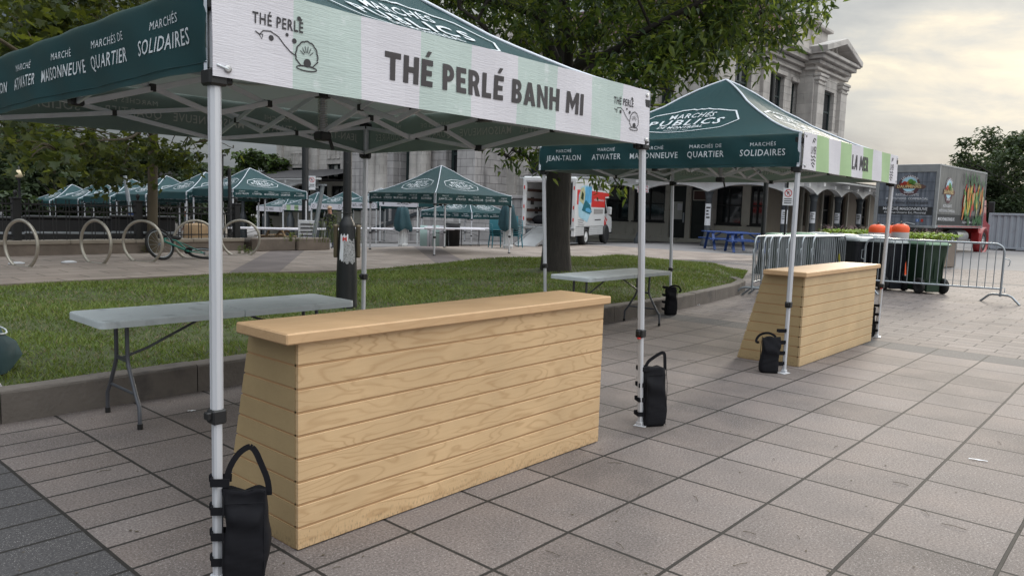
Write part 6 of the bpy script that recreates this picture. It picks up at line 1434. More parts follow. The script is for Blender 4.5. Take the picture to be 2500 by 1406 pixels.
    b = MB(); q = PY(2068, 96, YT+1.5); b.lathe([(0.3, 0), (0.5, 0.3), (0.25, 0.6), (0.45, 0.9), (0.6, 1.2), (0.0, 1.5)], (q[0], q[1], top-0.2), 12); b.sphere((q[0], q[1], top+1.2), 0.5, 0, 12, 8); b.build('finial', 'stone_trim', t)
    b = MB(); b.box(((XW+xT1)/2, YW+16, top+0.06), (xT1-XW-0.3, 31.0, 0.1)); b.build('roof', 'shingle', t)
build_main()
# ------------------------------------------------------------------ cream arcade wrapped round the hall
XC, YC = 28.05, 10.4
XA = 32.4
def arch_band(b, P0, P1, zc, za, zt, th, mi=0, n=10):
    """fascia span with a shallow arch: zc at the supports, za at the crown"""
    P0, P1 = np.array(P0, float), np.array(P1, float); d = P1-P0; L = np.linalg.norm(d); d /= L; nn = np.array([-d[1], d[0], 0])*th
    for k in range(n):
        u0, u1 = k/n, (k+1)/n; z = lambda u: zc+(za-zc)*(1-abs(2*u-1)**2.2)
        a, c = P0+d*L*u0, P0+d*L*u1
        A = [(*a[:2], z(u0)), (*c[:2], z(u1)), (*c[:2], zt), (*a[:2], zt)]; B = [tuple(np.array(p)+nn) for p in A]
        b.add(A+B, [(0, 1, 2, 3), (7, 6, 5, 4), (0, 4, 5, 1)], mi)
def arcade(label, y_hi, y_lo, corner, x_end=0, XC=XC, XA=XA, posters=True):
    t = thing('market_arcade', label, 'building', (0, 0, 0)); zt = 3.12; step = 3.6; ycols = []
    y = y_lo
    while y <= y_hi+0.01: ycols.append(y); y += step
    g0 = lambda yy: gz(yy)-0.02
    b = MB()
    for a, c in zip(ycols, ycols[1:]): arch_band(b, (XC-0.15, c, 0), (XC-0.15, a, 0), 2.50, 2.84, zt, 0.25)
    xcols = []
    if corner:
        x = XC
        while x <= x_end+0.01: xcols.append(x); x += 3.35
        for a, c in zip(xcols, xcols[1:]): arch_band(b, (a-0.15 if a == XC else a, YC-0.15, 0), (c, YC-0.15, 0), 2.50, 2.84, zt, 0.25)
    yy0, yy1 = (y_lo-0.4, ycols[-1]+0.1)
    b.box((XC-0.32, (yy0+yy1)/2, zt+0.06), (0.5, yy1-yy0+0.5, 0.12), 0, 0.01)
    if corner: b.box(((XC+xcols[-1])/2+0.07, YC-0.32, zt+0.06), (xcols[-1]-XC+0.28, 0.5, 0.12), 0, 0.01)
    for yy in ycols: b.box((XC-0.30, yy, zt-0.12), (0.34, 0.22, 0.2), 0, 0.01)
    for xx in xcols[1:]: b.box((xx, YC-0.30, zt-0.12), (0.22, 0.34, 0.2), 0, 0.01); b.box((xx-1.675, YC-0.27, zt-0.22), (0.12, 0.26, 0.14), 0, 0.01)
    b.build('fascia', 'fascia', t)
    for yy in ycols+[None]*0:
        c = MB(); c.lathe([(0.30, g0(yy)), (0.30, 0.15), (0.24, 0.22), (0.19, 0.42), (0.15, 0.5), (0.145, 2.2), (0.17, 2.24), (0.15, 2.28), (0.19, 2.42), (0.24, 2.50)], (XC+0.02, yy, 0), 14); c.build('column', 'iron_grey', t)
    for xx in xcols[1:]:
        c = MB(); c.lathe([(0.30, 0), (0.30, 0.15), (0.24, 0.22), (0.19, 0.42), (0.15, 0.5), (0.145, 2.2), (0.17, 2.24), (0.15, 2.28), (0.19, 2.42), (0.24, 2.50)], (xx, YC, 0), 14); c.build('column', 'iron_grey', t)
    # roof
    r0 = np.array([XC-0.6, y_lo-0.6, zt+0.13]); b = MB(); ye = ycols[-1]+0.4; rz_ = 4.25
    if corner:
        xe = x_end+0.4; b.quad((XC-0.6, YC-0.6, zt+0.13), (XC-0.6, ye, zt+0.13), (XW+0.0, ye, rz_), (XW, YW, rz_)); b.quad((xe, YC-0.6, zt+0.13), (XC-0.6, YC-0.6, zt+0.13), (XW, YW, rz_), (xe, YW, rz_))
        b.quad((XC-0.6, YC-0.6, zt+0.10), (xe, YC-0.6, zt+0.10), (xe, YW, zt+0.1), (XW, YW, zt+0.1)); b.quad((XC-0.6, YC-0.6, zt+0.10), (XW, YW, zt+0.1), (XW, ye, zt+0.1), (XC-0.6, ye, zt+0.10))
        b.quad((xe, YC-0.6, zt+0.13), (xe, YW, rz_), (xe, YW, zt-0.4), (xe, YC-0.6, zt+0.0))
    else:
        b.quad((XC-0.6, y_lo-0.6, zt+0.13), (XC-0.6, ye, zt+0.13), (XW, ye, rz_), (XW, y_lo-0.6, rz_)); b.quad((XC-0.6, y_lo-0.6, zt+0.10), (XW, y_lo-0.6, zt+0.1), (XW, ye, zt+0.1), (XC-0.6, ye, zt+0.10))
    b.build('roof', 'shingle', t)
    # shop front
    y0w = ye; w = y0w-(YC+2.6 if corner else y_lo); O = (XA, y0w); U = (0, -1); holes = []; kinds = []
    if corner:
        uu = lambda px: y0w-PX(px, 540, XA)[1]; zz = lambda px, py: PX(px, py, XA)[2]
        L = [(1415, 1440, 'w'), (1478, 1533, 'w'), (1545, 1621, 'w'), (1632, 1672, 'd'), (1684, 1735, 'd2'), (1742, 1809, 'w'), (1828, 1862, 'w'), (1871, 1893, 'w')]
        for a, c, k in L:
            ua, ub = uu(a), uu(c)
            if ub > w-0.1: continue
            holes.append((ua, ub, 1.0-0.02 if k == 'w' else 0.12, 2.95)); kinds.append(k)
    else:
        u = 0.5; k = 0
        while u+2.0 < w: holes.append((u, u+1.9, 0.95 if k % 3 else 0.1, 2.85)); kinds.append('w' if k % 3 else 'd2'); u += 2.45; k += 1
    gmin = g0(y0w)-0.1
    b = MB(); holed(b, O, U, w, gmin, 3.2, holes, 0.22)
    b.build('shop_wall', 'cream', t)
    b = MB(); b.box((XA-0.05, y0w-w/2, 0.02), (0.12, w, 0.26), 0, 0.01)
    for h, k in zip(holes, kinds):
        if k == 'w':
            ub, ua = y0w-h[0], y0w-h[1]; pts = [(ua+0.12, 0.26), (ub-0.12, 0.26), (ub-0.12, 0.84), (ua+0.12, 0.84)]
            for (a1, q1), (a2, q2) in zip(pts, pts[1:]+pts[:1]): b.bar((XA-0.012, a1, q1), (XA-0.012, a2, q2), 0.03, 0.03)
            b.box((XA-0.05, (ua+ub)/2, h[2]-0.03), (0.16, ub-ua+0.1, 0.07), 1, 0.01)
    b.build('panelling', ['cream', 'win_black'], t)
    for h, k in zip(holes, kinds):
        if k == 'w': window(t, O, U, h[0], h[1], h[2], h[3], 0.22, 'win_black', 2, 2, fw=0.10)
        else:
            d = MB(); c = y0w-(h[0]+h[1])/2; wd = h[1]-h[0]
            d.box((XA+0.16, c, (h[2]+h[3])/2), (0.08, wd-0.02, h[3]-h[2]-0.02), 0, 0.01); d.box((XA+0.11, c, 0.6), (0.02, wd*0.6, 0.7), 0, 0.01)
            dd = d.build('door', 'door_dark', t)
            if k == 'd':
                e = MB(); e.box((XA+0.112, c+0.02, 1.62), (0.02, wd*0.55, 0.95)); e.build('pane', 'glass_pale', dd); e = MB(); e.box((XA+0.07, c-wd*0.36, 1.25), (0.06, 0.09, 0.55), 0, 0.02); e.build('handle', 'galv', dd)
                e = MB(); e.box((XA+0.098, c-wd*0.1, 1.82), (0.008, 0.3, 0.36)); e.build('notice', 'paper', dd)
            elif corner:
                e = MB(); e.box((XA+0.09, c+0.1, 2.45), (0.05, 0.85, 0.55), 0, 0.01); e.box((XA+0.06, c+0.1, 2.45), (0.02, 0.72, 0.44), 1); e.build('vent_panel', ['cream', 'brown_rail'], dd)
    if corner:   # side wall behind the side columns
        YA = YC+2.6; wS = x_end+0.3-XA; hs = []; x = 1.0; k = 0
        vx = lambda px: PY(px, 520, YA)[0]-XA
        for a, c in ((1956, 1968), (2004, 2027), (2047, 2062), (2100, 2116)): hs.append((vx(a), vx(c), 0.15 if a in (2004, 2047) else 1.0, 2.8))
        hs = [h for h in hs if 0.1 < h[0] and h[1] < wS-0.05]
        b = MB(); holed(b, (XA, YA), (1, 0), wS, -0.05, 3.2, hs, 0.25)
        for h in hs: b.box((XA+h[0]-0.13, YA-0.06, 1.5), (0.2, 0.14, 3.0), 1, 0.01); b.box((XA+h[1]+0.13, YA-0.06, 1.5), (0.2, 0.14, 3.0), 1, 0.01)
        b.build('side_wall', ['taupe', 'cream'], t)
        for h in hs: window(t, (XA, YA), (1, 0), *h, 0.25, 'win_black', 1, 3, fw=0.10)
    return t, ycols, xcols
arc1, ycols, xcols = arcade('low cream arcade with dark shop windows and grey iron columns, right of the truck', 25.0, YC, True, 50.0)
arcade('low cream arcade wing behind the far stalls with white name banners', 61.0, 45.5, False)
# sheets pasted on the columns
def col_poster(label, x, y, z0, z1, sp=1.0):
    to = math.atan2(CAM[1]-y, CAM[0]-x); t = flyer(None, (0, 0), lambda z: 0.155, to-R(58)*sp, to+R(50)*sp, z0, z1, 'paper', 4, 'poster'); t.location = (x, y, 0); tag(t, label, 'poster', 'paper posters on the arcade columns')
col_poster('long paper notices wrapped round the arcade column left of the blue tables', XC+0.02, ycols[1], 0.95, 1.95)
col_poster('paper poster on the corner arcade column behind the parking sign', XC+0.02, ycols[0], 1.15, 1.75)
for k, w in ((1, 'second side column of the arcade from the corner'), (2, 'third side column of the arcade'), (3, 'fourth side column of the arcade, next to the produce truck')):
    if k < len(xcols): col_poster('paper poster on the '+w, xcols[k], YC, 1.2, 1.72, 0.9)
# red no-parking board hanging on the fascia behind the near tent leg
p = PX(1570, 462, XC-0.45); t = thing('hanging_sign', 'white board with red marks hanging from the arcade fascia behind the tent leg', 'sign', p); b = MB(); b.box((0, 0, 0), (0.03, 0.62, 0.34), 0, 0.005); f = plane((-0.02, 0, 0), (0, -1, 0), (0, 0, 1), (-1, 0, 0), 0.003); stroke(b, [(-0.27, -0.13), (0.27, -0.13), (0.27, 0.13), (-0.27, 0.13)], 0.03, f, 1, True); stroke(b, [(-0.22, -0.06), (-0.12, 0.08)], 0.04, f, 1); stroke(b, [(0.22, -0.06), (0.12, 0.08)], 0.04, f, 1); b.build('board', ['paper', 'sign_red'], t)
b = MB(); b.bar((0, -0.2, 0.17), (0, -0.2, 0.34), 0.02, 0.02); b.build('hanger', 'iron_grey', t); b = MB(); b.bar((0, 0.2, 0.17), (0, 0.2, 0.34), 0.02, 0.02); b.build('hanger', 'iron_grey', t)
# pale houses glimpsed among the trees on the left
for px, D, w, h, lab in ((155, 62, 7, 4.0, 'pale house with a grey roof glimpsed under the left tents'), (420, 70, 9, 4.5, 'pale house glimpsed behind the man on the left')):
    p = pbase(px, D); t = thing('house', lab, 'house', p, R(-35), 'pale houses beyond the trees'); b = MB(); b.box((0, 0, h/2), (w, 6, h)); b.build('wall', 'house', t); b = MB(); b.prism([(-w/2-0.4, h), (w/2+0.4, h), (0, h+2.0)], lambda x, z: (x, -3.3, z), lambda x, z: (x, 3.3, z)); b.build('roof', 'shingle', t); b = MB(); b.box((-1.2, -3.02, h*0.55), (1.2, 0.08, 1.1)); b.build('window', 'glass_dark', t)
# ------------------------------------------------------------------ trees
def leaves_mesh(name, parent, pts, dirs, shape, size, mats, mi, droop=0.6):
    """many leaf blades as one mesh; shape: list of (along, across) outline with faces"""
    sv, sf = shape; n = len(pts); k = len(sv); V = np.zeros((n*k, 3))
    S = np.array([(a, w) for a, w in sv]); fold = np.array([abs(w)*0.35 for a, w in sv])
    a = RNG.uniform(0, 2*PI, n); D = np.stack([np.cos(a), np.sin(a), RNG.uniform(-1.6, 0.5, n)*droop], 1)+dirs*0.5; D /= np.linalg.norm(D, axis=1)[:, None]
    Z = np.array([0, 0, 1.0])+RNG.normal(0, 0.35, (n, 3)); W = np.cross(D, Z); W /= np.linalg.norm(W, axis=1)[:, None]; N = np.cross(W, D)
    sz = size*RNG.uniform(0.65, 1.2, n)
    for j in range(k): V[j::k] = pts+D*(S[j, 0]*sz)[:, None]+W*(S[j, 1]*sz)[:, None]+N*((fold[j]-0.18*S[j, 0]**2)*sz)[:, None]
    nf = len(sf); m = sum(len(f) for f in sf); L = np.zeros((n, m), np.int32); o = 0
    for f in sf:
        for q in f: L[:, o] = np.arange(n)*k+q; o += 1
    me = bpy.data.meshes.new(name); me.vertices.add(n*k); me.vertices.foreach_set('co', V.ravel()); me.loops.add(n*m); me.loops.foreach_set('vertex_index', L.ravel()); me.polygons.add(n*nf)
    lens = np.array([len(f) for f in sf]); st = np.concatenate([[0], np.cumsum(lens)[:-1]]); me.polygons.foreach_set('loop_start', (np.arange(n)[:, None]*m+st).ravel().astype(np.int32)); me.polygons.foreach_set('loop_total', np.tile(lens, n).astype(np.int32))
    for q in mats: me.materials.append(MATS[q])
    me.polygons.foreach_set('material_index', np.repeat(mi, nf).astype(np.int32)); me.update(); me.validate(); o = bpy.data.objects.new(name, me); COL.objects.link(o); o.parent = parent; return o
ASH = ([(0, 0), (0.28, 0.165), (0.60, 0.145), (1.0, 0), (0.60, -0.145), (0.28, -0.165)], [(0, 1, 2, 3), (0, 3, 4, 5)])
MAPLE = ([(0, 0), (0.05, 0.28), (0.22, 0.55), (0.38, 0.30), (0.72, 0.40), (0.68, 0.14), (1.0, 0), (0.68, -0.14), (0.72, -0.40), (0.38, -0.30), (0.22, -0.55), (0.05, -0.28)], [(0, 1, 2, 3), (0, 3, 4, 5, 6), (0, 6, 7, 8, 9), (0, 9, 10, 11)])
BLOB = ([(0, 0), (0.5, 0.32), (1.0, 0), (0.5, -0.32)], [(0, 1, 2, 3)])
def limb(b, P, r0, r1, n=9, sub=6, wob=0.04):
    P = [np.array(p, float) for p in P]; Q = []
    for i in range(len(P)-1):
        a = P[max(0, i-1)]; p = P[i]; q = P[i+1]; d = P[min(len(P)-1, i+2)]
        for k in range(sub):
            t = k/sub; Q.append(0.5*((2*p)+(-a+q)*t+(2*a-5*p+4*q-d)*t*t+(-a+3*p-3*q+d)*t**3)+np.array([random.uniform(-wob, wob)*r0 for _ in range(3)]))
    Q.append(P[-1]); m = len(Q); b.tube(Q, [r0+(r1-r0)*i/(m-1) for i in range(m)], n, 0); return Q
def clump_tree(name, label, base, trunk, limbs, clumps, leaf, size, mats, per, cat='tree', group=None, bark='bark', droop=0.6, weights=None, twig_r=0.012):
    """trunk and limbs as real wood; leaves fill the clumps (centre, radius, flattening)"""
    t = thing(name, label, cat, base, 0, group); B = np.array(base, float); b = MB(); b.T = Matrix.Translation(Vector(tuple(-B)))
    tq = limb(b, [p for p, r in trunk], trunk[0][1], trunk[-1][1], 16, 5, 0.01) if False else None
    P = [np.array(p, float) for p, r in trunk]; rr = [r for p, r in trunk]; Q = []; RR = []
    for i in range(len(P)-1):
        for k in range(6): u = k/6; Q.append(P[i]+(P[i+1]-P[i])*u); RR.append(rr[i]+(rr[i+1]-rr[i])*u)
    Q.append(P[-1]); RR.append(rr[-1]); b.tube(Q, RR, 18, 0); b.build('trunk', bark, t)
    ends = []
    if limbs:
        for L_, r0, r1 in limbs:
            b = MB(); b.T = Matrix.Translation(Vector(tuple(-B))); ends += limb(b, L_, r0, r1)[2:]; b.build('limb', bark, t)
    pts = []; dirs = []; b = MB(); b.T = Matrix.Translation(Vector(tuple(-B))); E = np.array(ends) if ends else np.array([P[-1]])
    for c, r, fl in clumps:
        c = np.array(c, float); n = int(per*r**2.2)
        j = np.argmin(np.linalg.norm(E-c, axis=1)); s = E[j]
        if np.linalg.norm(c-s) < 4.5: limb(b, [s, (s+c)/2+np.array([0, 0, 0.12*np.linalg.norm(c-s)]), c], twig_r*1.6, twig_r*0.6, 5, 4, 0.5)
        nt = max(4, int(n/26)); tips = []
        for k in range(nt):
            d = RNG.normal(0, 1, 3); d /= np.linalg.norm(d); q = c+d*np.array([1, 1, fl])*r*random.random()**0.45; tips.append(q)
            if random.random() < 0.35: limb(b, [c+(q-c)*0.15, (c+q)/2+np.array([0, 0, 0.06]), q], twig_r*0.55, twig_r*0.2, 4, 3, 0.5)
        tips = np.array(tips); idx = RNG.integers(0, nt, n); sp = RNG.normal(0, 0.13+0.06*r, (n, 3))*np.array([1, 1, 0.75]); pts.append(tips[idx]+sp); dirs.append((tips[idx]-c)/r*0.6)
    if b.v: b.build('twigs', bark, t)
    pts = np.concatenate(pts)-B; dirs = np.concatenate(dirs); n = len(pts)
    mi = RNG.choice(len(mats), n, p=weights)
    leaves_mesh('crown', t, pts, dirs, leaf, size, mats, mi, droop); return t
# big ash between the tents
TB = PZ(1357, 668, 0.24); D0 = float((CM @ (TB-CAM))[2]); B0 = np.array([TB[0], TB[1], 0.15])
q = lambda px, py, dd=0.0: PD(px, py, D0+dd)
trunk = [(B0+np.array([0, 0, -0.1]), 0.36), (B0+np.array([0, 0, 0.12]), 0.31), (q(1358, 600), 0.262), (q(1360, 520), 0.245), (q(1366, 400), 0.235), (q(1376, 300), 0.225), (q(1384, 225), 0.235)]
fork = q(1384, 232)
limbs = [([fork, q(1340, 120, 0.2), q(1325, 40, 0.5), q(1318, -120, 0.8), q(1290, -380, 1.0)], 0.17, 0.06), ([q(1322, 60, 0.4), q(1290, 30, 0.1), q(1210, 8, -0.3), q(1130, -6, -0.8), q(1040, -40, -1)], 0.09, 0.03),
    ([q(1386, 225), q(1388, 90, -0.3), q(1380, -40, -0.4), q(1400, -300, -0.5), q(1380, -600, 0)], 0.10, 0.04), ([q(1384, 210), q(1370, 100, 0.8), q(1375, -80, 1.3), q(1420, -420, 2)], 0.15, 0.05),
    ([q(1392, 190, 0), q(1440, 110, 0.3), q(1500, 40, 0.5), q(1560, -60, 0.8), q(1640, -220, 1)], 0.10, 0.03), ([q(1388, 200), q(1425, 155, -0.8), q(1490, 130, -1.6), q(1560, 85, -2.2), q(1660, 30, -2.6), q(1760, -20, -2.8)], 0.11, 0.02),
    ([q(1395, 165), q(1450, 160, 0.6), q(1530, 140, 1.2), q(1640, 130, 1.6), q(1760, 105, 1.6)], 0.08, 0.015), ([q(1380, 230), q(1290, 175, -1), q(1240, 130, -1.5), q(1175, 60, -2), q(1120, 20, -2)], 0.08, 0.02),
    ([q(1384, 215), q(1440, 190, -1.6), q(1520, 230, -2.6), q(1560, 290, -3.2), q(1590, 330, -3.5)], 0.05, 0.012), ([q(1380, 260), q(1330, 290, -0.6), q(1280, 330, -1.0), q(1240, 380, -1.2)], 0.04, 0.012), ([q(1376, 330, 0.3), q(1430, 370, 0.5), q(1480, 420, 0.7)], 0.04, 0.012)]
cl = []
for px, py, dd, r in ((1130, 10, -1.5, .55), (1180, 60, -1.8, .5), (1230, 30, -0.8, .6), (1270, 95, -1.2, .5), (1215, -40, 0, .7), (1330, 140, -0.9, .42), (1300, 60, 0.6, .6), (1350, -10, -1, .7), (1410, 60, -1.2, .55), (1450, 20, 0.8, .7), (1430, 140, 0.9, .5), (1480, 80, -1.0, .6), (1475, 175, -1.4, .45), (1440, 235, -1.6, .36), (1500, 215, -2.4, .42), (1540, 150, -2, .6), (1560, 60, -1.5, .75), (1530, 10, 0.5, .8), (1610, 100, -2.2, .7), (1600, 190, -2.3, .55), (1560, 230, -2.8, .42), (1640, 60, 0.9, .8), (1660, 150, -2.3, .6), (1650, 225, -2.6, .42), (1700, 100, -1.6, .65), (1690, 30, -2.4, .8), (1740, 70, 0.5, .7), (1745, 150, -1.5, .5), (1790, 115, -1.2, .5), (1800, 40, -2.2, .7), (1830, 90, 0.4, .55), (1850, 140, -0.6, .36), (1870, 40, -1.0, .6), (1900, 95, -0.6, .38), (1930, 30, -0.8, .5), (1965, 65, -0.4, .30), (1985, 5, -0.5, .36), (2025, 0, -0.4, .20), (1760, -30, 0, .8), (1850, -40, 0, .8), (1620, -50, 0, .9),
    (1235, 388, -1.2, .30), (1270, 362, -1.0, .34), (1300, 400, -1.2, .30), (1215, 378, -1.0, .2), (1310, 365, -0.4, .3), (1480, 440, 0.5, .22), (1512, 455, 0.4, .2), (1462, 410, 0.6, .25), (1575, 300, -3.2, .2), (1595, 335, -3.4, .2), (1505, 275, -2.8, .22), (1620, 262, -3.0, .25), (1540, 285, -2.9, .2)):
    cl.append((q(px, py, dd), r*1.18, 0.75))
for k in range(80):
    a = random.uniform(0, 2*PI); rr = 4.7*math.sqrt(random.random()); z = random.uniform(5.6, 10.5); c = np.array([fork[0]+rr*math.cos(a), fork[1]+rr*math.sin(a), z*(1-0.015*rr)])
    cl.append((c, random.uniform(0.75, 1.15), 0.8))
big = clump_tree('ash_tree', 'large broad-crowned tree with a thick dark trunk on the lawn between the two tents', B0, trunk, limbs, cl, ASH, 0.185, ['leaf_b', 'leaf_a', 'leaf_c'], 500, droop=0.95, weights=[0.42, 0.36, 0.22], twig_r=0.018)
# maple at the left: slim trunk beyond the fence, near boughs overhead
Dm = 18.5; mb = PD(372, 600, Dm); mb[2] = 0.0
m_ = lambda px, py, d: PD(px, py, d)
trunk = [(mb, 0.135), (m_(372, 560, Dm), 0.122), (m_(373, 430, Dm), 0.115), (m_(374, 330, Dm), 0.11), (m_(380, 150, Dm), 0.105), (m_(385, -60, Dm), 0.10)]
limbs = [([m_(374, 330, Dm), m_(300, 270, 15), m_(200, 230, 12.5), m_(80, 150, 10.5), m_(-60, 60, 9.5)], 0.06, 0.02), ([m_(376, 260, Dm), m_(330, 330, 16), m_(230, 345, 13.5), m_(140, 370, 12)], 0.035, 0.010), ([m_(380, 150, Dm), m_(300, 60, 16), m_(180, 30, 14), m_(60, -40, 12)], 0.06, 0.02), ([m_(378, 190, Dm), m_(430, 280, 17), m_(470, 350, 16.5)], 0.03, 0.010), ([m_(380, 120, Dm), m_(430, 20, 17), m_(480, -90, 16)], 0.05, 0.02), ([m_(376, 240, Dm), m_(340, 330, 17.5), m_(310, 390, 17), m_(290, 420, 16.8)], 0.03, 0.01)]
cl = []
for px, py, d, r in ((20, 30, 11, .55), (80, 60, 12, .6), (130, 20, 12.5, .6), (60, 110, 11.5, .45), (20, 120, 10.5, .45), (190, 60, 13, .6), (240, 20, 14, .7), (250, 95, 14.5, .45), (310, 50, 15.5, .65), (360, 10, 16, .6), (170, 115, 12.5, .4), (410, 30, 17, .4), (450, 5, 17, .4), (330, 105, 16, .35), (110, 150, 12, .3), (40, 60, 18, 1.0), (200, 40, 19, 1.1), (330, 30, 20, 0.9), (110, 110, 19, .9),
    (40, 345, 11.5, .26), (75, 370, 11, .30), (120, 350, 12, .34), (65, 395, 11, .18), (150, 395, 12, .28), (190, 360, 13, .36), (135, 425, 12, .16), (230, 385, 14, .36), (265, 355, 15, .36), (250, 425, 15.5, .36), (300, 400, 16, .45), (280, 445, 16, .26), (330, 365, 16.5, .45), (340, 425, 16.8, .28), (410, 370, 17, .40), (450, 385, 17, .34), (480, 365, 16.5, .25), (430, 405, 17, .2), (20, 330, 14, .5), (370, 350, 18, .5), (100, 330, 15, .5), (200, 335, 16, .5), (540, 352, 16.5, .12), (570, 362, 16.5, .10)):
    cl.append((m_(px, py, d), r*1.15, 0.7))
for k in range(34):
    a = random.uniform(0, 2*PI); rr = 4.6*math.sqrt(random.random()); c = np.array([mb[0]-1.5+rr*math.cos(a), mb[1]-2.0+rr*math.sin(a), random.uniform(5.2, 9.0)]); cl.append((c, random.uniform(0.8, 1.2), 0.8))
clump_tree('maple_tree', 'maple with a slim trunk behind the fence and dark leafy boughs hanging over the left', mb, trunk, limbs, cl, MAPLE, 0.17, ['maple_a', 'maple_b'], 420, bark='bark_tan', droop=0.9, weights=[0.62, 0.38], twig_r=0.010)
# trees in the distance, each with a trunk and a crown of leaf sprays
def far_tree(label, px, D, topy, wpx, mats, basepy=None, n=5200, size=0.42, low=0.18, group='distant trees behind the market'):
    p = pbase(px, D); top = PD(px, topy, D)[2]; H = top-p[2]; W = wpx*D/FPX/2; B = np.array(p)
    t = thing('distant_tree', label, 'tree', p, random.uniform(0, 6), group); b = MB(); b.tube([(0, 0, -0.2), (0.1, 0, H*0.3), (0, 0.1, H*0.75)], [0.035*H*0.6, 0.028*H*0.6, 0.008*H], 9)
    for k in range(7): a = random.uniform(0, 2*PI); z = H*random.uniform(0.25, 0.6); b.tube([(0, 0, z), (W*0.4*math.cos(a), W*0.4*math.sin(a), z+H*0.12), (W*0.75*math.cos(a), W*0.75*math.sin(a), z+H*0.2)], [0.012*H, 0.007*H, 0.003*H], 5)
    b.build('trunk', 'bark', t); pts = []
    nc = 46
    for k in range(nc):
        u = random.random(); z = H*(low+(1-low)*u); rad = W*math.sin(PI*min(1, max(0.06, 0.10+0.88*(1-u)**0.75)))**0.75*(0.55+0.5*random.random()); a = random.uniform(0, 2*PI); c = np.array([rad*math.cos(a), rad*math.sin(a), min(z, H*0.95)]); r = W*random.uniform(0.20, 0.36)
        d = RNG.normal(0, 1, (n//nc, 3)); d /= np.linalg.norm(d, axis=1)[:, None]; pts.append(c+d*r*(RNG.random((n//nc, 1))**0.4)*np.array([1, 1, 0.7]))
    pts = np.concatenate(pts); pts = pts[pts[:, 2] < H*1.02]
    mi = RNG.choice(len(mats), len(pts)); leaves_mesh('crown', t, pts, np.zeros_like(pts), BLOB, size, mats, mi, 0.5); return t
A_, B_, C_ = ['far_a', 'far_a', 'far_b'], ['far_a', 'far_b'], ['far_c', 'far_b']
for px, D, ty, wd, mt, lab in ((-40, 46, 250, 330, A_, 'dark tree at the left edge behind the globe lamp'), (70, 52, 330, 260, A_, 'dark round tree right behind the globe lamp'), (190, 56, 345, 260, B_, 'dark tree behind the leftmost plain tents'), (140, 40, 395, 130, B_, 'lower paler tree beside the globe lamp'), (300, 54, 355, 240, A_, 'dark tree behind the plain tents left of the slim trunk'), (410, 56, 375, 200, B_, 'dark tree right of the slim trunk'), (478, 60, 400, 130, B_, 'smaller tree just left of the near tent leg'), (20, 36, 470, 120, A_, 'dark bush low at the left edge'), (560, 70, 408, 90, B_, 'small distant tree right of the near tent leg'), (640, 66, 372, 130, C_, 'bright green tree at the left end of the stone hall'), (600, 72, 398, 110, C_, 'bright green tree behind the tent peak left of the stone hall')):
    far_tree(lab, px, D, ty, wd, mt)
for px, D, ty, wd, mt, lab in ((2430, 62, 322, 250, A_, 'dark tree behind the shipping container, its crown ragged against the sky'), (2520, 58, 335, 230, A_, 'dark tree at the right edge of the picture'), (2375, 70, 395, 120, B_, 'smaller dark tree between the produce truck and the container'), (2470, 75, 380, 240, A_, 'dark tree filling in behind the shipping container')):
    far_tree(lab, px, D, ty, wd, mt, n=7500, size=0.36, low=0.10)
# ------------------------------------------------------------------ vehicles
def truck_wheel(t, c, ax, r=0.40, w=0.26, hub='truck_metal', name='wheel'):
    """ax: unit vector pointing outwards along the axle"""
    ax = np.array([ax[0], ax[1], 0.0]); u = np.array([-ax[1], ax[0], 0.0]); A = (u, (0, 0, 1), ax); b = MB()
    b.lathe([(r*0.62, -w/2), (r*0.93, -w/2), (r, -w/2+0.04), (r, w/2-0.04), (r*0.93, w/2), (r*0.64, w/2), (r*0.60, w/2-0.05)], c, 28, 0, ax=A); o = b.build('wheel', 'rubber', t)
    b = MB(); b.lathe([(r*0.62, w/2-0.03), (r*0.58, w/2-0.01), (r*0.52, w/2-0.08), (r*0.30, w/2-0.09), (r*0.28, w/2-0.02), (r*0.16, w/2+0.0), (0.0, w/2+0.01)], c, 20, 0, ax=A)
    for k in range(8): a = 2*PI*k/8; p = np.array(c)+(u*math.cos(a)+np.array([0, 0, 1])*math.sin(a))*r*0.43+ax*(w/2-0.075); b.box(p, (0.06, 0.06, 0.02), 1, 0.01, ax=A)
    b.build('rim', [hub, 'truck_dark'], o); return o
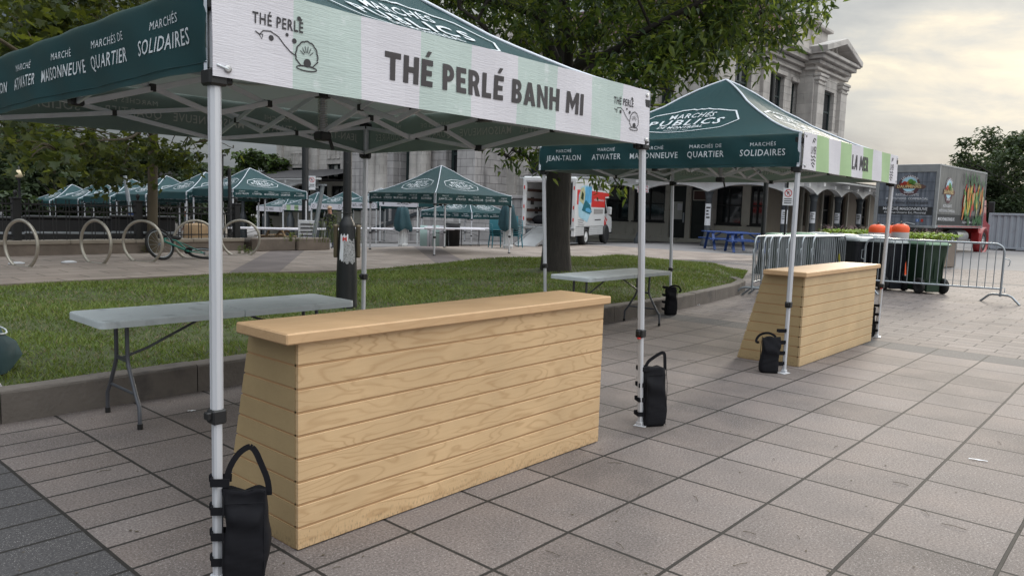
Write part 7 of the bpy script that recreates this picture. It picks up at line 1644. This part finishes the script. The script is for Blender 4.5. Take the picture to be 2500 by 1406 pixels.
def moving_truck():
    """white box truck: rear towards local -x, right side towards local -y"""
    Rr = PX(1396, 602, PZ(1415, 603, gz(18.0))[0]-1.5); w0 = PZ(1428, 602, -0.08); w1 = PZ(1489, 599, -0.08)
    rz = R(18.0); c, s = math.cos(rz), math.sin(rz); ux = np.array([c, s, 0]); uy = np.array([-s, c, 0])
    sc = 1.0; base = w0-ux*1.45*sc; base[2] = gz(base[1]+1)
    t = thing('moving_truck', 'white rental box truck with red stripe, open rear and loading ramp, behind the big tree', 'truck', base, rz)
    W, L, Z0, Z1 = 2.35, 4.15, 0.82, 2.80; y0, y1 = 0.0, W           # box; right side at y=0
    b = MB(); th = 0.05
    b.box((L/2, th/2, (Z0+Z1)/2), (L, th, Z1-Z0), 0); b.box((L/2, W-th/2, (Z0+Z1)/2), (L, th, Z1-Z0), 0); b.box((L/2, W/2, Z1-th/2), (L-0.004, W-2*th-0.004, th), 0); b.box((L/2, W/2, Z0+th/2), (L-0.004, W-2*th-0.004, th), 2); b.box((L-th/2, W/2, (Z0+Z1)/2), (th, W-2*th-0.006, Z1-Z0-2*th-0.006), 0)
    # corner posts and header of the rear frame
    b.box((0.03, 0.07, (Z0+Z1)/2-0.2), (0.14, 0.16, Z1-Z0+0.42), 0, 0.02); b.box((0.03, W-0.07, (Z0+Z1)/2-0.2), (0.14, 0.16, Z1-Z0+0.42), 0, 0.02); b.box((0.03, W/2, Z1-0.06), (0.16, W+0.02, 0.24), 0, 0.06); b.box((0.02, W/2, Z0-0.10), (0.16, W, 0.12), 3, 0.02)
    # over-cab attic
    b.prism([(L-0.01, 2.08), (L+0.72, 2.12), (L+0.80, 2.2), (L+0.80, 2.66), (L+0.68, 2.77), (L-0.01, Z1)], lambda x, z: (x, 0.004, z), lambda x, z: (x, W-0.004, z), 0)
    # lower skirts with ribs
    b.box((1.0-0.36, 0.02, 0.64), (1.15, 0.05, 0.40), 0, 0.01); b.box((3.0, 0.02, 0.64), (2.0, 0.05, 0.40), 0, 0.01)
    for z in (0.5, 0.58, 0.66, 0.74): b.box((0.64, -0.008, z), (1.15, 0.012, 0.015), 3); b.box((3.0, -0.008, z), (2.0, 0.012, 0.015), 3)
    b.box((L/2, 0.02, Z0-0.005), (L-0.2, 0.055, 0.05), 3, 0.01)
    b.build('box_body', ['truck_white', 'truck_red', 'cargo_in', 'truck_metal'], t)
    f = plane((0, 0, 0), (1, 0, 0), (0, 0, 1), (0, -1, 0), 0.004); b = MB()
    def poly(P, mi, k=0): g = plane((0, 0, 0), (1, 0, 0), (0, 0, 1), (0, -1, 0), 0.004+0.002*k); b.add([g(*p) for p in P], [tuple(range(len(P)))], mi)
    poly([(2.10, 1.66), (L+0.02, 1.66), (L+0.02, 2.16), (L+0.78, 2.20), (L+0.78, 2.33), (2.10, 2.36)], 0); poly([(0.16, 1.74), (0.55, 1.74), (0.55, 2.35), (0.16, 2.35)], 0)
    poly([(0.45, 1.25), (1.0, 1.12), (1.6, 1.0), (2.05, 1.4), (2.1, 1.9), (2.10, 2.55), (1.5, 2.58), (0.7, 2.5), (0.35, 2.1), (0.35, 1.6)], 2, 1); poly([(1.15, 1.75), (2.10, 1.85), (2.10, 2.54), (1.2, 2.50)], 1, 2); poly([(0.8, 1.5), (1.9, 1.35), (2.2, 1.45), (1.9, 1.75), (1.3, 1.95), (1.05, 1.8)], 5, 3); poly([(0.42, 1.9), (1.0, 1.75), (1.2, 2.2), (1.0, 2.5), (0.6, 2.4)], 6, 3); poly([(1.3, 1.48), (2.0, 1.40), (2.15, 1.5), (1.7, 1.62), (1.3, 1.6)], 1, 4); poly([(0.6, 2.0), (0.95, 1.92), (1.0, 2.2), (0.75, 2.3)], 7, 4)
    heavy_text(b, 'U-HAUL', 0.27, lambda x, y: plane((0, 0, 0), (1, 0, 0), (0, 0, 1), (0, -1, 0), 0.006)(3.30+x, 2.42+y), 3, 1.5)
    b.text('MOVE EQUIPMENT SMALL TRUCK', 0.08, lambda x, y: plane((0, 0, 0), (1, 0, 0), (0, 0, 1), (0, -1, 0), 0.007)(3.25+x, 1.94+y), 4, 0.01, width=1.5)
    for k in range(5): stroke(b, [(0.35, 1.32-0.075*k), (0.35+0.9-0.1*(k % 3), 1.36-0.075*k)], 0.018, lambda x, y: plane((0, 0, 0), (1, 0, 0), (0, 0, 1), (0, -1, 0), 0.006)(x, y-0.22), 3)
    stroke(b, [(2.7, 1.10), (3.6, 1.11)], 0.045, lambda x, y: plane((0, 0, 0), (1, 0, 0), (0, 0, 1), (0, -1, 0), 0.006)(x, y), 3); poly([(2.5, 1.36), (3.9, 1.38), (3.9, 1.58), (2.5, 1.58)], 8, 1)
    b.build('side_decal', ['truck_red', 'truck_blue', 'truck_pale', 'ink', 'vinyl_white', 'teal_plastic', 'veg_pale', 'leaf_b', 'cargo_in'], t)
    # cab
    b = MB(); X0 = L+0.03; cab = [(X0, 0.50), (X0+1.92, 0.50), (X0+2.0, 0.62), (X0+2.0, 0.98), (X0+1.90, 1.22), (X0+1.25, 1.36), (X0+0.78, 2.05), (X0, 2.08)]
    b.prism(cab, lambda x, z: (x, 0.22, z), lambda x, z: (x, W-0.22, z), 0); b.box((X0+2.02, W/2, 0.56), (0.12, W-0.4, 0.24), 1, 0.03); b.build('cab', ['truck_white', 'truck_dark'], t)
    b = MB(); g = plane((0, 0.22, 0), (1, 0, 0), (0, 0, 1), (0, -1, 0), 0.006); b.add([g(X0+0.15, 1.38), g(X0+1.15, 1.36), g(X0+0.72, 1.98), g(X0+0.15, 2.0)], [(0, 1, 2, 3)]); b.build('cab_window', 'glass_dark', t)
    b = MB(); b.add([(X0+1.262, 0.32, 1.38), (X0+1.262, W-0.32, 1.38), (X0+0.80, W-0.36, 2.03), (X0+0.80, 0.36, 2.03)], [(0, 1, 2, 3)]); b.build('windscreen', 'glass_dark', t)
    b = MB()
    for P in ([(X0+0.05, 0.92), (X0+0.75, 0.52), (X0+1.0, 0.55), (X0+1.05, 0.95), (X0+0.6, 1.2), (X0+0.3, 1.1)], [(X0+1.05, 1.0), (X0+1.2, 1.1), (X0+0.7, 1.28)]): b.add([g(*p) for p in P], [tuple(range(len(P)))])
    b.build('cab_decal', 'truck_red', t)
    b = MB(); b.box((X0+0.95, 0.06, 1.52), (0.10, 0.22, 0.36), 0, 0.03); b.bar((X0+0.9, 0.12, 1.4), (X0+0.85, 0.25, 1.35), 0.03, 0.03); b.build('wing_mirror', 'truck_white', t)
    b = MB(); b.box((2.4, W/2, 0.52), (5.0, 1.5, 0.20)); b.box((0.6, W/2, 0.42), (0.9, 1.9, 0.10)); b.build('chassis', 'truck_dark', t)
    for x in (1.55, 1.55+3.45):
        for y, sg in ((0.14 if x < 3 else 0.26, -1), (W-0.14 if x < 3 else W-0.26, 1)): truck_wheel(t, (x, y, 0.38), (0, sg), 0.38, 0.30 if x < 3 else 0.22, 'truck_white' if x < 3 else 'truck_metal')
    b = MB(); b.lathe([(0.44, -0.02), (0.46, 0.06), (0.40, 0.10)], (X0+0.82, 0.20, 0.42), 20, ax=((1, 0, 0), (0, 0, 1), (0, -1, 0))); b.build('wheel_arch', 'truck_dark', t)
    for z in (1.05, 1.45, 1.9, 2.3):
        b = MB(); b.box((L/2, th+0.02, z), (L-0.2, 0.03, 0.12)); b.build('cargo_rail', 'brown_rail', t); b = MB(); b.box((L/2, W-th-0.02, z), (L-0.2, 0.03, 0.12)); b.build('cargo_rail', 'brown_rail', t)
    b = MB()
    for k, (z, h) in enumerate(((1.95, 0.32), (1.55, 0.28), (1.6, 0.2))): b.box((0.9+0.5*k, W-th-0.012, z-0.1), (0.36, 0.01, h))
    b.build('notice', 'ink', t)
    for y in (0.07, W-0.07):
        b = MB()
        for z in (1.1, 1.6, 2.4): b.box((-0.045, y, z), (0.012, 0.05, 0.14))
        b.build('reflector', 'truck_red', t)
    b = MB(); b.bar((0.0, W*0.52, Z0-0.07), (-2.3, W*0.52, 0.03), 0.05, 0.9, up=(0, 1, 0)); 
    for y in (W*0.52-0.45, W*0.52+0.45): b.bar((0.0, y, Z0-0.03), (-2.3, y, 0.07), 0.09, 0.03, up=(0, 1, 0))
    b.build('loading_ramp', 'truck_metal', t)
    b = MB(); b.sphere((0.55, W*0.72, Z0+0.22), 0.3, 0, 10, 7, (1, 1.4, 0.75)); o = b.build('cargo_bag', 'bag_black'); o.parent = None; o.location = base; o.rotation_euler = (0, 0, rz); tag(o, 'dark bag lying inside the open rear of the moving truck', 'bag')
moving_truck()
def produce_truck():
    rz = R(-4.5); w = PZ(2320, 622, 0.0); c, s = math.cos(rz), math.sin(rz); ux = np.array([c, s, 0]); uy = np.array([-s, c, 0])
    base = w-ux*1.35+uy*0.30; base[2] = 0.0
    t = thing('produce_truck', 'big produce delivery truck with printed grey box sides and a red cab', 'truck', base, rz)
    W, L, Z0 = 2.60, 7.0, 1.22; Z1 = 3.92                    # rear at x=0 facing -x, right side y=0 facing -y
    b = MB(); b.box((L/2, W/2, (Z0+Z1)/2), (L, W, Z1-Z0), 0); b.build('box_body', 'skin_side', t)
    b = MB(); 
    for y in (0.06, W-0.06): b.box((-0.01, y, (Z0+Z1)/2), (0.08, 0.15, Z1-Z0+0.02), 0, 0.01)
    b.box((-0.012, W/2, Z1-0.16), (0.08, W, 0.34), 0, 0.01); b.box((L/2, -0.008, Z1-0.02), (L, 0.03, 0.07), 0, 0.005); b.box((L/2, -0.008, Z0+0.02), (L, 0.03, 0.10), 0, 0.005); b.box((-0.03, W/2, Z0-0.02), (0.10, W+0.05, 0.10), 0, 0.01); b.box((L, -0.008, (Z0+Z1)/2), (0.05, 0.03, Z1-Z0), 0); b.build('box_frame', 'truck_metal', t)
    # rear roll door
    b = MB(); b.box((-0.012, W/2, (Z0+Z1)/2-0.15), (0.03, W-0.30, Z1-Z0-0.38), 0)
    fr = plane((0, W/2, 0), (0, -1, 0), (0, 0, 1), (-1, 0, 0), 0.031)
    for k in range(1, 6): b.box((-0.03, W/2, Z0+(Z1-Z0-0.38)*k/6), (0.006, W-0.30, 0.008), 2)
    for k in range(1, 9): b.box((-0.029, 0.15+(W-0.3)*k/9, (Z0+Z1)/2-0.15), (0.005, 0.006, Z1-Z0-0.38), 2)
    b.add([fr(-1.13, 1.72), fr(1.13, 1.72), fr(1.13, 2.08), fr(-1.13, 2.08)], [(0, 1, 2, 3)], 2)
    fr2 = plane((0, W/2, 0), (0, -1, 0), (0, 0, 1), (-1, 0, 0), 0.036)
    b.text('RESTAURANTS', 0.10, lambda x, y: fr2(0.05+x, 2.55+y), 1, 0.0, width=0.95); b.text('INSTITUTIONS  COMMERCIAL', 0.10, lambda x, y: fr2(0.05+x, 2.38+y), 1, 0.0, width=1.75); b.text('de la ferme à votre table', 0.13, lambda x, y: fr2(0.05+x+0.25*y, 2.20+y), 3, 0.012, width=1.75)
    b.text('MARCHÉ MAISONNEUVE', 0.125, lambda x, y: fr2(0.0+x, 1.92+y), 1, 0.008, width=1.85); b.text('4445 rue Ontario Est, Montréal', 0.10, lambda x, y: fr2(0.0+x, 1.77+y), 1, 0.0, width=1.75)
    b.add([fr2(0.50, 1.42), fr2(0.62, 1.42), fr2(0.62, 1.54), fr2(0.50, 1.54)], [(0, 1, 2, 3)], 4); b.text('f', 0.09, lambda x, y: plane((0, W/2, 0), (0, -1, 0), (0, 0, 1), (-1, 0, 0), 0.04)(0.56+x, 1.43+y), 1, 0.02); b.add([fr2(0.70, 1.42), fr2(0.80, 1.42), fr2(0.80, 1.54), fr2(0.70, 1.54)], [(0, 1, 2, 3)], 5)
    def emblem(fp, cx, cz, s):
        disc(b, (cx, cz), 0.46*s, lambda x, y: fp(x, y), 6, 24, 1.0); disc(b, (cx, cz+0.05*s), 0.34*s, lambda x, y, f=fp: f(x, y)+np.array([-0.003, -0.003, 0]), 7, 20)
        g = lambda x, y: fp(x, y)+np.array([-0.006, -0.006, 0])
        for k, (dx, dz, r, m) in enumerate(((-0.3, 0.02, .09, 5), (-0.2, 0.08, .1, 5), (0.05, 0.15, .13, 8), (0.18, 0.1, .11, 8), (-0.08, 0.08, .09, 9), (0.3, 0.04, .08, 10), (0.0, 0.02, .1, 9), (0.4, 0.02, .06, 10))): disc(b, (cx+dx*s, cz+dz*s), r*s, g, m, 10)
        b.add([g(cx-0.62*s, cz-0.16*s), g(cx+0.62*s, cz-0.16*s), g(cx+0.72*s, cz-0.05*s), g(cx+0.55*s, cz+0.04*s), g(cx-0.55*s, cz+0.04*s)], [(0, 1, 2, 3, 4)], 11)
        g2 = lambda x, y: fp(x, y)+np.array([-0.010, -0.010, 0])
        b.text('DAUPHINAIS', 0.13*s, lambda x, y: g2(cx+x, cz-0.125*s+y), 12, 0.02, width=1.02*s); arc_text(b, 'LES JARDINS', 0.10*s, lambda x, y: g2(cx+x, cz+0.345*s+y), 0.42*s, 1, 0.012, 1.0, 0.66*s); b.text('GARDENS', 0.085*s, lambda x, y: g2(cx+x, cz-0.36*s+y), 1, 0.012, width=0.42*s)
    emblem(fr2, 0.10, 3.02, 0.98)
    b.build('rear_door', ['skin_rear', 'paper', 'truck_dark', 'ink', 'fb_blue', 'veg_red', 'purple_leaf', 'truck_pale', 'veg_green', 'veg_orange', 'veg_pale', 'brown_rail', 'gold'], t)
    # side print
    b = MB(); fs = plane((0, 0, 0), (1, 0, 0), (0, 0, 1), (0, -1, 0), 0.006); fs2 = plane((0, 0, 0), (1, 0, 0), (0, 0, 1), (0, -1, 0), 0.010)
    b.add([fs(0.1, 1.32), fs(L-0.1, 1.32), fs(L-0.1, 1.78), fs(0.1, 1.78)], [(0, 1, 2, 3)], 2)
    emblem(fs2, 1.35, 2.85, 1.25)
    b.text('RESTAURANTS', 0.12, lambda x, y: fs2(1.35+x, 2.1+y), 1, 0.0, width=1.2); b.text('INSTITUTIONS COMMERCIAL', 0.12, lambda x, y: fs2(1.35+x, 1.88+y), 1, 0.0, width=2.2); b.text('MARCHÉ MAISONNEUVE', 0.15, lambda x, y: fs2(1.35+x, 1.50+y), 1, 0.005, width=2.3); b.text('lesjardinsdauphinais', 0.12, lambda x, y: fs2(4.8+x, 1.42+y), 1, 0.0, width=2.2)
    cols = [5, 8, 9, 10, 13, 14]
    for k in range(64):
        u = random.random(); x = 3.6+3.1*u; z = 1.9+1.25*random.random()**1.2*(1-0.3*abs(u-0.55)); l = random.uniform(0.25, 0.55); w_ = random.uniform(0.06, 0.15); tl = random.gauss(0, 0.28); mi = random.choice(cols)
        P = [(x+w_*math.cos(a)*math.cos(tl)-l*math.sin(a)*math.sin(tl), z+w_*math.cos(a)*math.sin(tl)+l*math.sin(a)*math.cos(tl)) for a in np.linspace(0, 2*PI, 12, endpoint=False)]; o = 0.008+0.0008*k
        g = plane((0, 0, 0), (1, 0, 0), (0, 0, 1), (0, -1, 0), o); b.add([g(px_, min(3.75, pz_)) for px_, pz_ in P], [tuple(range(12))], mi)
    for k in range(40):
        x = random.uniform(3.5, 6.7); z = random.uniform(3.0, 3.45) if k % 2 else random.uniform(1.65, 1.95); g = plane((0, 0, 0), (1, 0, 0), (0, 0, 1), (0, -1, 0), 0.062+0.0006*k); a = random.uniform(-0.9, 0.9)+(0 if k % 2 else PI)
        P = [(0, 0), (0.10, 0.25), (0.03, 0.5), (-0.08, 0.25)]; b.add([g(x+px_*math.cos(a)-pz_*math.sin(a), z+px_*math.sin(a)+pz_*math.cos(a)) for px_, pz_ in P], [(0, 1, 2, 3)], 14)
    b.build('side_print', ['skin_side', 'paper', 'truck_dark', 'ink', 'fb_blue', 'veg_red', 'purple_leaf', 'truck_pale', 'veg_green', 'veg_orange', 'veg_pale', 'brown_rail', 'gold', 'veg_yellow', 'veg_leaf'], t)
    b = MB()
    for k in range(34): b.box((0.3+k*(L-0.6)/33, -0.026, Z0+0.03), (0.09, 0.006, 0.05))
    b.build('reflective_strip', 'truck_red', t)
    b = MB(); b.box((L/2, W/2, 0.98), (L+0.5, 0.9, 0.30)); b.box((0.15, W/2, 0.82), (0.16, W*0.96, 0.12)); b.box((-0.05, W/2, 1.06), (0.12, W*0.92, 0.16)); b.build('chassis', 'truck_dark', t)
    b = MB(); b.box((-0.10, W/2-0.1, 1.24), (0.06, 0.30, 0.06), 0, 0.01); b.tube([(-0.12, W/2-0.5, 1.30), (-0.16, W/2-0.2, 1.36), (-0.12, W/2+0.2, 1.30)], 0.03, 8); b.build('door_latch', 'truck_metal', t)
    for x in (1.35, 2.55):
        for y, sg in ((0.22, -1), (W-0.22, 1)): truck_wheel(t, (x, y, 0.50), (0, sg), 0.50, 0.52, 'truck_metal')
    for y, sg in ((0.20, -1), (W-0.20, 1)): truck_wheel(t, (L+0.75, y, 0.50), (0, sg), 0.50, 0.30, 'truck_metal')
    b = MB(); b.lathe([(0.30, -0.75), (0.33, -0.70), (0.33, 0.70), (0.30, 0.75)], (4.6, 0.42, 0.78), 20, ax=((0, 1, 0), (0, 0, 1), (1, 0, 0))); b.build('fuel_tank', 'truck_metal', t)
    b = MB(); X = L+0.12; cab = [(X-0.05, 0.62), (X+0.1, 0.62), (X+0.1, 0.95), (X+0.35, 1.12), (X+1.0, 1.12), (X+1.2, 0.7), (X+1.9, 0.62), (X+1.95, 1.35), (X+1.2, 1.55), (X+0.9, 2.6), (X, 2.6)]; b.prism(cab, lambda x, z: (x, 0.16, z), lambda x, z: (x, W-0.16, z), 0)
    b.lathe([(0.70, -0.02), (0.70, 0.34), (0.58, 0.34), (0.58, -0.02)], (X+0.66, 0.34, 0.55), 26, 0, ax=((1, 0, 0), (0, 0, 1), (0, -1, 0))); b.box((X-0.1, 0.22, 0.72), (0.35, 0.4, 0.5), 0, 0.03); b.build('cab', 'cab_red', t)
    b = MB(); b.box((X+0.55, -0.18, 2.25), (0.10, 0.28, 0.55), 0, 0.03); b.bar((X+0.6, 0.0, 2.3), (X+0.6, 0.2, 2.3), 0.04, 0.04); b.build('wing_mirror', 'truck_dark', t)
produce_truck()
# shipping container
c0 = PZ(2418, 609, 0.0); Xc = c0[0]; yL = PX(2412, 560, Xc)[1]; zt = PX(2460, 521, Xc)[2]
t = thing('shipping_container', 'pale grey corrugated shipping container at the right edge behind the barrier', 'container', (Xc, yL, 0)); Lc = 7.5; b = MB(); prof = []
y = 0.12
while y < Lc-0.12:
    for dy, dx in ((0, 0.0), (0.10, 0.0), (0.15, 0.06), (0.25, 0.06), (0.30, 0.0)): prof.append((y+dy, dx))
    y += 0.30
V = [(dx, -yy, 0.12) for yy, dx in prof]+[(dx, -yy, zt-0.12) for yy, dx in prof]; n = len(prof); b.add(V, [(i, i+1, n+i+1, n+i) for i in range(n-1)], 0)
b.box((2.5, -Lc/2, zt/2), (4.8, Lc-0.1, zt-0.1), 0); b.build('wall', 'container', t)
b = MB(); b.box((0.02, -Lc/2, zt-0.06), (0.12, Lc, 0.12), 0, 0.01); b.box((0.02, -Lc/2, 0.09), (0.12, Lc, 0.14), 0, 0.01); b.box((0.02, -0.06, zt/2), (0.14, 0.14, zt), 0, 0.01); b.box((0.02, -Lc+0.06, zt/2), (0.14, 0.14, zt), 0, 0.01); b.build('rail', 'container', t)
b = MB(); b.box((0.0, -0.07, 0.06), (0.2, 0.2, 0.13), 0, 0.01); b.build('corner_casting', 'truck_dark', t); b = MB(); b.box((0.0, -1.0, 0.05), (0.2, 0.8, 0.06), 0, 0.0); b.build('fork_pocket', 'truck_dark', t)
# ------------------------------------------------------------------ people in the distance
def person(label, loc, rz, h=1.75, top='shirt_grey', bottom='trouser', pose='walk', cap=None, hair='hair_grey'):
    """one continuous skinned body; local +x is the way the person faces"""
    t = thing('person', label, 'person', loc, rz); k = h/1.75
    J = {'pel': (0, 0, .95), 'wst': (0.01, 0, 1.10), 'chs': (0.02, 0, 1.32), 'nk': (0.0, 0, 1.47), 'hd0': (0.03, 0, 1.56), 'hd1': (0.04, 0, 1.68)}
    if pose == 'walk': J.update({'lh': (0, .10, .90), 'lk': (.14, .10, .50), 'la': (.10, .10, .09), 'lt': (.26, .11, .04), 'rh': (0, -.10, .90), 'rk': (-.02, -.10, .49), 'ra': (-.24, -.10, .12), 'rt': (-.12, -.11, .04), 'ls': (.01, .19, 1.40), 'le': (-.06, .25, 1.13), 'lw': (.04, .27, .90), 'rs': (.01, -.19, 1.40), 're': (.02, -.25, 1.13), 'rw': (.14, -.24, .92)})
    else: J.update({'lh': (0, .10, .90), 'lk': (.02, .12, .49), 'la': (0, .13, .09), 'lt': (.15, .15, .04), 'rh': (0, -.10, .90), 'rk': (.02, -.12, .49), 'ra': (0, -.13, .09), 'rt': (.15, -.15, .04), 'ls': (.01, .19, 1.40), 'le': (0, .27, 1.15), 'lw': (.20, .14, 1.10), 'rs': (.01, -.19, 1.40), 're': (0, -.27, 1.15), 'rw': (.20, -.12, 1.14)})
    names = list(J); E = [('pel', 'wst'), ('wst', 'chs'), ('chs', 'nk'), ('nk', 'hd0'), ('hd0', 'hd1'), ('pel', 'lh'), ('lh', 'lk'), ('lk', 'la'), ('la', 'lt'), ('pel', 'rh'), ('rh', 'rk'), ('rk', 'ra'), ('ra', 'rt'), ('chs', 'ls'), ('ls', 'le'), ('le', 'lw'), ('chs', 'rs'), ('rs', 're'), ('re', 'rw')]
    rad = dict(pel=.135, wst=.125, chs=.145, nk=.055, hd0=.085, hd1=.088, lh=.095, lk=.062, la=.042, lt=.036, rh=.095, rk=.062, ra=.042, rt=.036, ls=.065, le=.046, lw=.034, rs=.065, re=.046, rw=.034)
    vs_ = [tuple(np.array(J[n_])*k) for n_ in names]; ed = [(names.index(a), names.index(c)) for a, c in E]
    for sd, sy in (('l', 1), ('r', -1)):       # palm, four fingers, thumb
        w = np.array(J[sd+'w'])*k; e = np.array(J[sd+'e'])*k; d = (w-e)/np.linalg.norm(w-e); s = np.cross(d, (0, sy, 0.2)); s /= np.linalg.norm(s); pi = len(vs_); vs_.append(tuple(w+d*0.06)); names.append(sd+'p'); rad[sd+'p'] = .028; ed.append((names.index(sd+'w'), pi))
        for f in range(4):
            o = s*(f-1.5)*0.019; ln = (0.065, 0.078, 0.074, 0.058)[f]; i0 = len(vs_); vs_.append(tuple(w+d*0.10+o)); vs_.append(tuple(w+d*(0.10+ln)+o-np.array([0, sy*0.02, 0]))); names += [f'{sd}f{f}a', f'{sd}f{f}b']; rad[f'{sd}f{f}a'] = .009; rad[f'{sd}f{f}b'] = .007; ed += [(pi, i0), (i0, i0+1)]
        i0 = len(vs_); vs_.append(tuple(w+d*0.075+s*0.055)); names.append(sd+'th'); rad[sd+'th'] = .009; ed.append((pi, i0))
    me = bpy.data.meshes.new('body'); me.from_pydata(vs_, ed, []); o = bpy.data.objects.new('body', me); COL.objects.link(o)
    md = o.modifiers.new('skin', 'SKIN'); sl = me.skin_vertices[0].data if me.skin_vertices else me.attributes
    for i, n_ in enumerate(names): me.skin_vertices[0].data[i].radius = (rad[n_]*k*(0.8 if n_ in ('pel', 'wst', 'chs') else 1), rad[n_]*k*(1.15 if n_ in ('pel', 'wst', 'chs') else 1)); me.skin_vertices[0].data[i].use_root = (n_ == 'pel')
    sb = o.modifiers.new('smooth', 'SUBSURF'); sb.levels = 2; sb.render_levels = 2
    dg = bpy.context.evaluated_depsgraph_get(); ev = o.evaluated_get(dg); m2 = bpy.data.meshes.new_from_object(ev); bpy.data.objects.remove(o)
    for q in ('skin', top, bottom, 'rubber'): m2.materials.append(MATS[q])
    for p in m2.polygons:
        x, y, z = p.center; z /= k; y /= k; p.use_smooth = True
        arm = abs(y) > 0.20 and z < 1.30
        p.material_index = 3 if z < 0.10 else 2 if z < 0.97 and not (abs(y) > 0.19) else 1 if (z < 1.46 and not (arm and (top.startswith('shirt') or (z < 0.98 and abs(y) > .19)))) and z > 0.9 else 0
    bo = bpy.data.objects.new('body', m2); COL.objects.link(bo); bo.parent = t
    b = MB(); c = np.array(J['hd1'])*k; f = c+np.array([0.0, 0, -0.03])*k
    b.sphere(f+np.array([0.088, 0, -0.012])*k, 0.018*k, 0, 8, 6, (1.1, 0.7, 1.2)); b.sphere(f+np.array([-0.0, 0.085, 0.0])*k, 0.025*k, 0, 8, 6, (0.8, 0.4, 1.3)); b.sphere(f+np.array([-0.0, -0.085, 0.0])*k, 0.025*k, 0, 8, 6, (0.8, 0.4, 1.3))
    for sy in (-1, 1): b.sphere(f+np.array([0.078, 0.032*sy, 0.018])*k, 0.010*k, 1, 8, 6)
    b.box(f+np.array([0.080, 0, -0.05])*k, (0.012, 0.045, 0.008), 2, 0.002); b.build('face', ['skin', 'ink', 'sign_red'], t)
    if cap:
        b = MB(); b.sphere(c+np.array([0, 0, 0.03])*k, 0.104*k, 0, 14, 8, (1.05, 0.95, 0.75)); b.box(c+np.array([0.12, 0, 0.02])*k, (0.11, 0.15, 0.012), 0, 0.004); b.build('cap', cap, t)
    else:
        b = MB(); b.sphere(c+np.array([-0.018, 0, 0.004])*k, 0.092*k, 0, 14, 8, (0.95, 1.0, 0.72)); b.build('hair', hair, t)
    return t
p = PD(455, 515, 33.0); person('bald man in a grey shirt walking left beyond the fence', (p[0], p[1], gz(p[1])), YAW+PI/2+R(20), max(1.5, p[2]-gz(p[1])), 'shirt_grey', 'tan_wood', 'walk', None, 'skin')
p = PD(806, 516, 27.0); person('person in a black jacket and tan cap standing among the far stalls', (p[0], p[1], gz(p[1])), YAW+PI+R(-15), max(1.5, p[2]-gz(p[1])), 'jacket_black', 'trouser', 'stand', 'cap_tan')
p = PD(-14, 480, 16.2); person('person in a white shirt cut off by the left edge, forearm over the fence', (p[0], p[1]+0.6, 0.10), YAW-R(60), 1.42, 'shirt_white', 'trouser', 'stand')
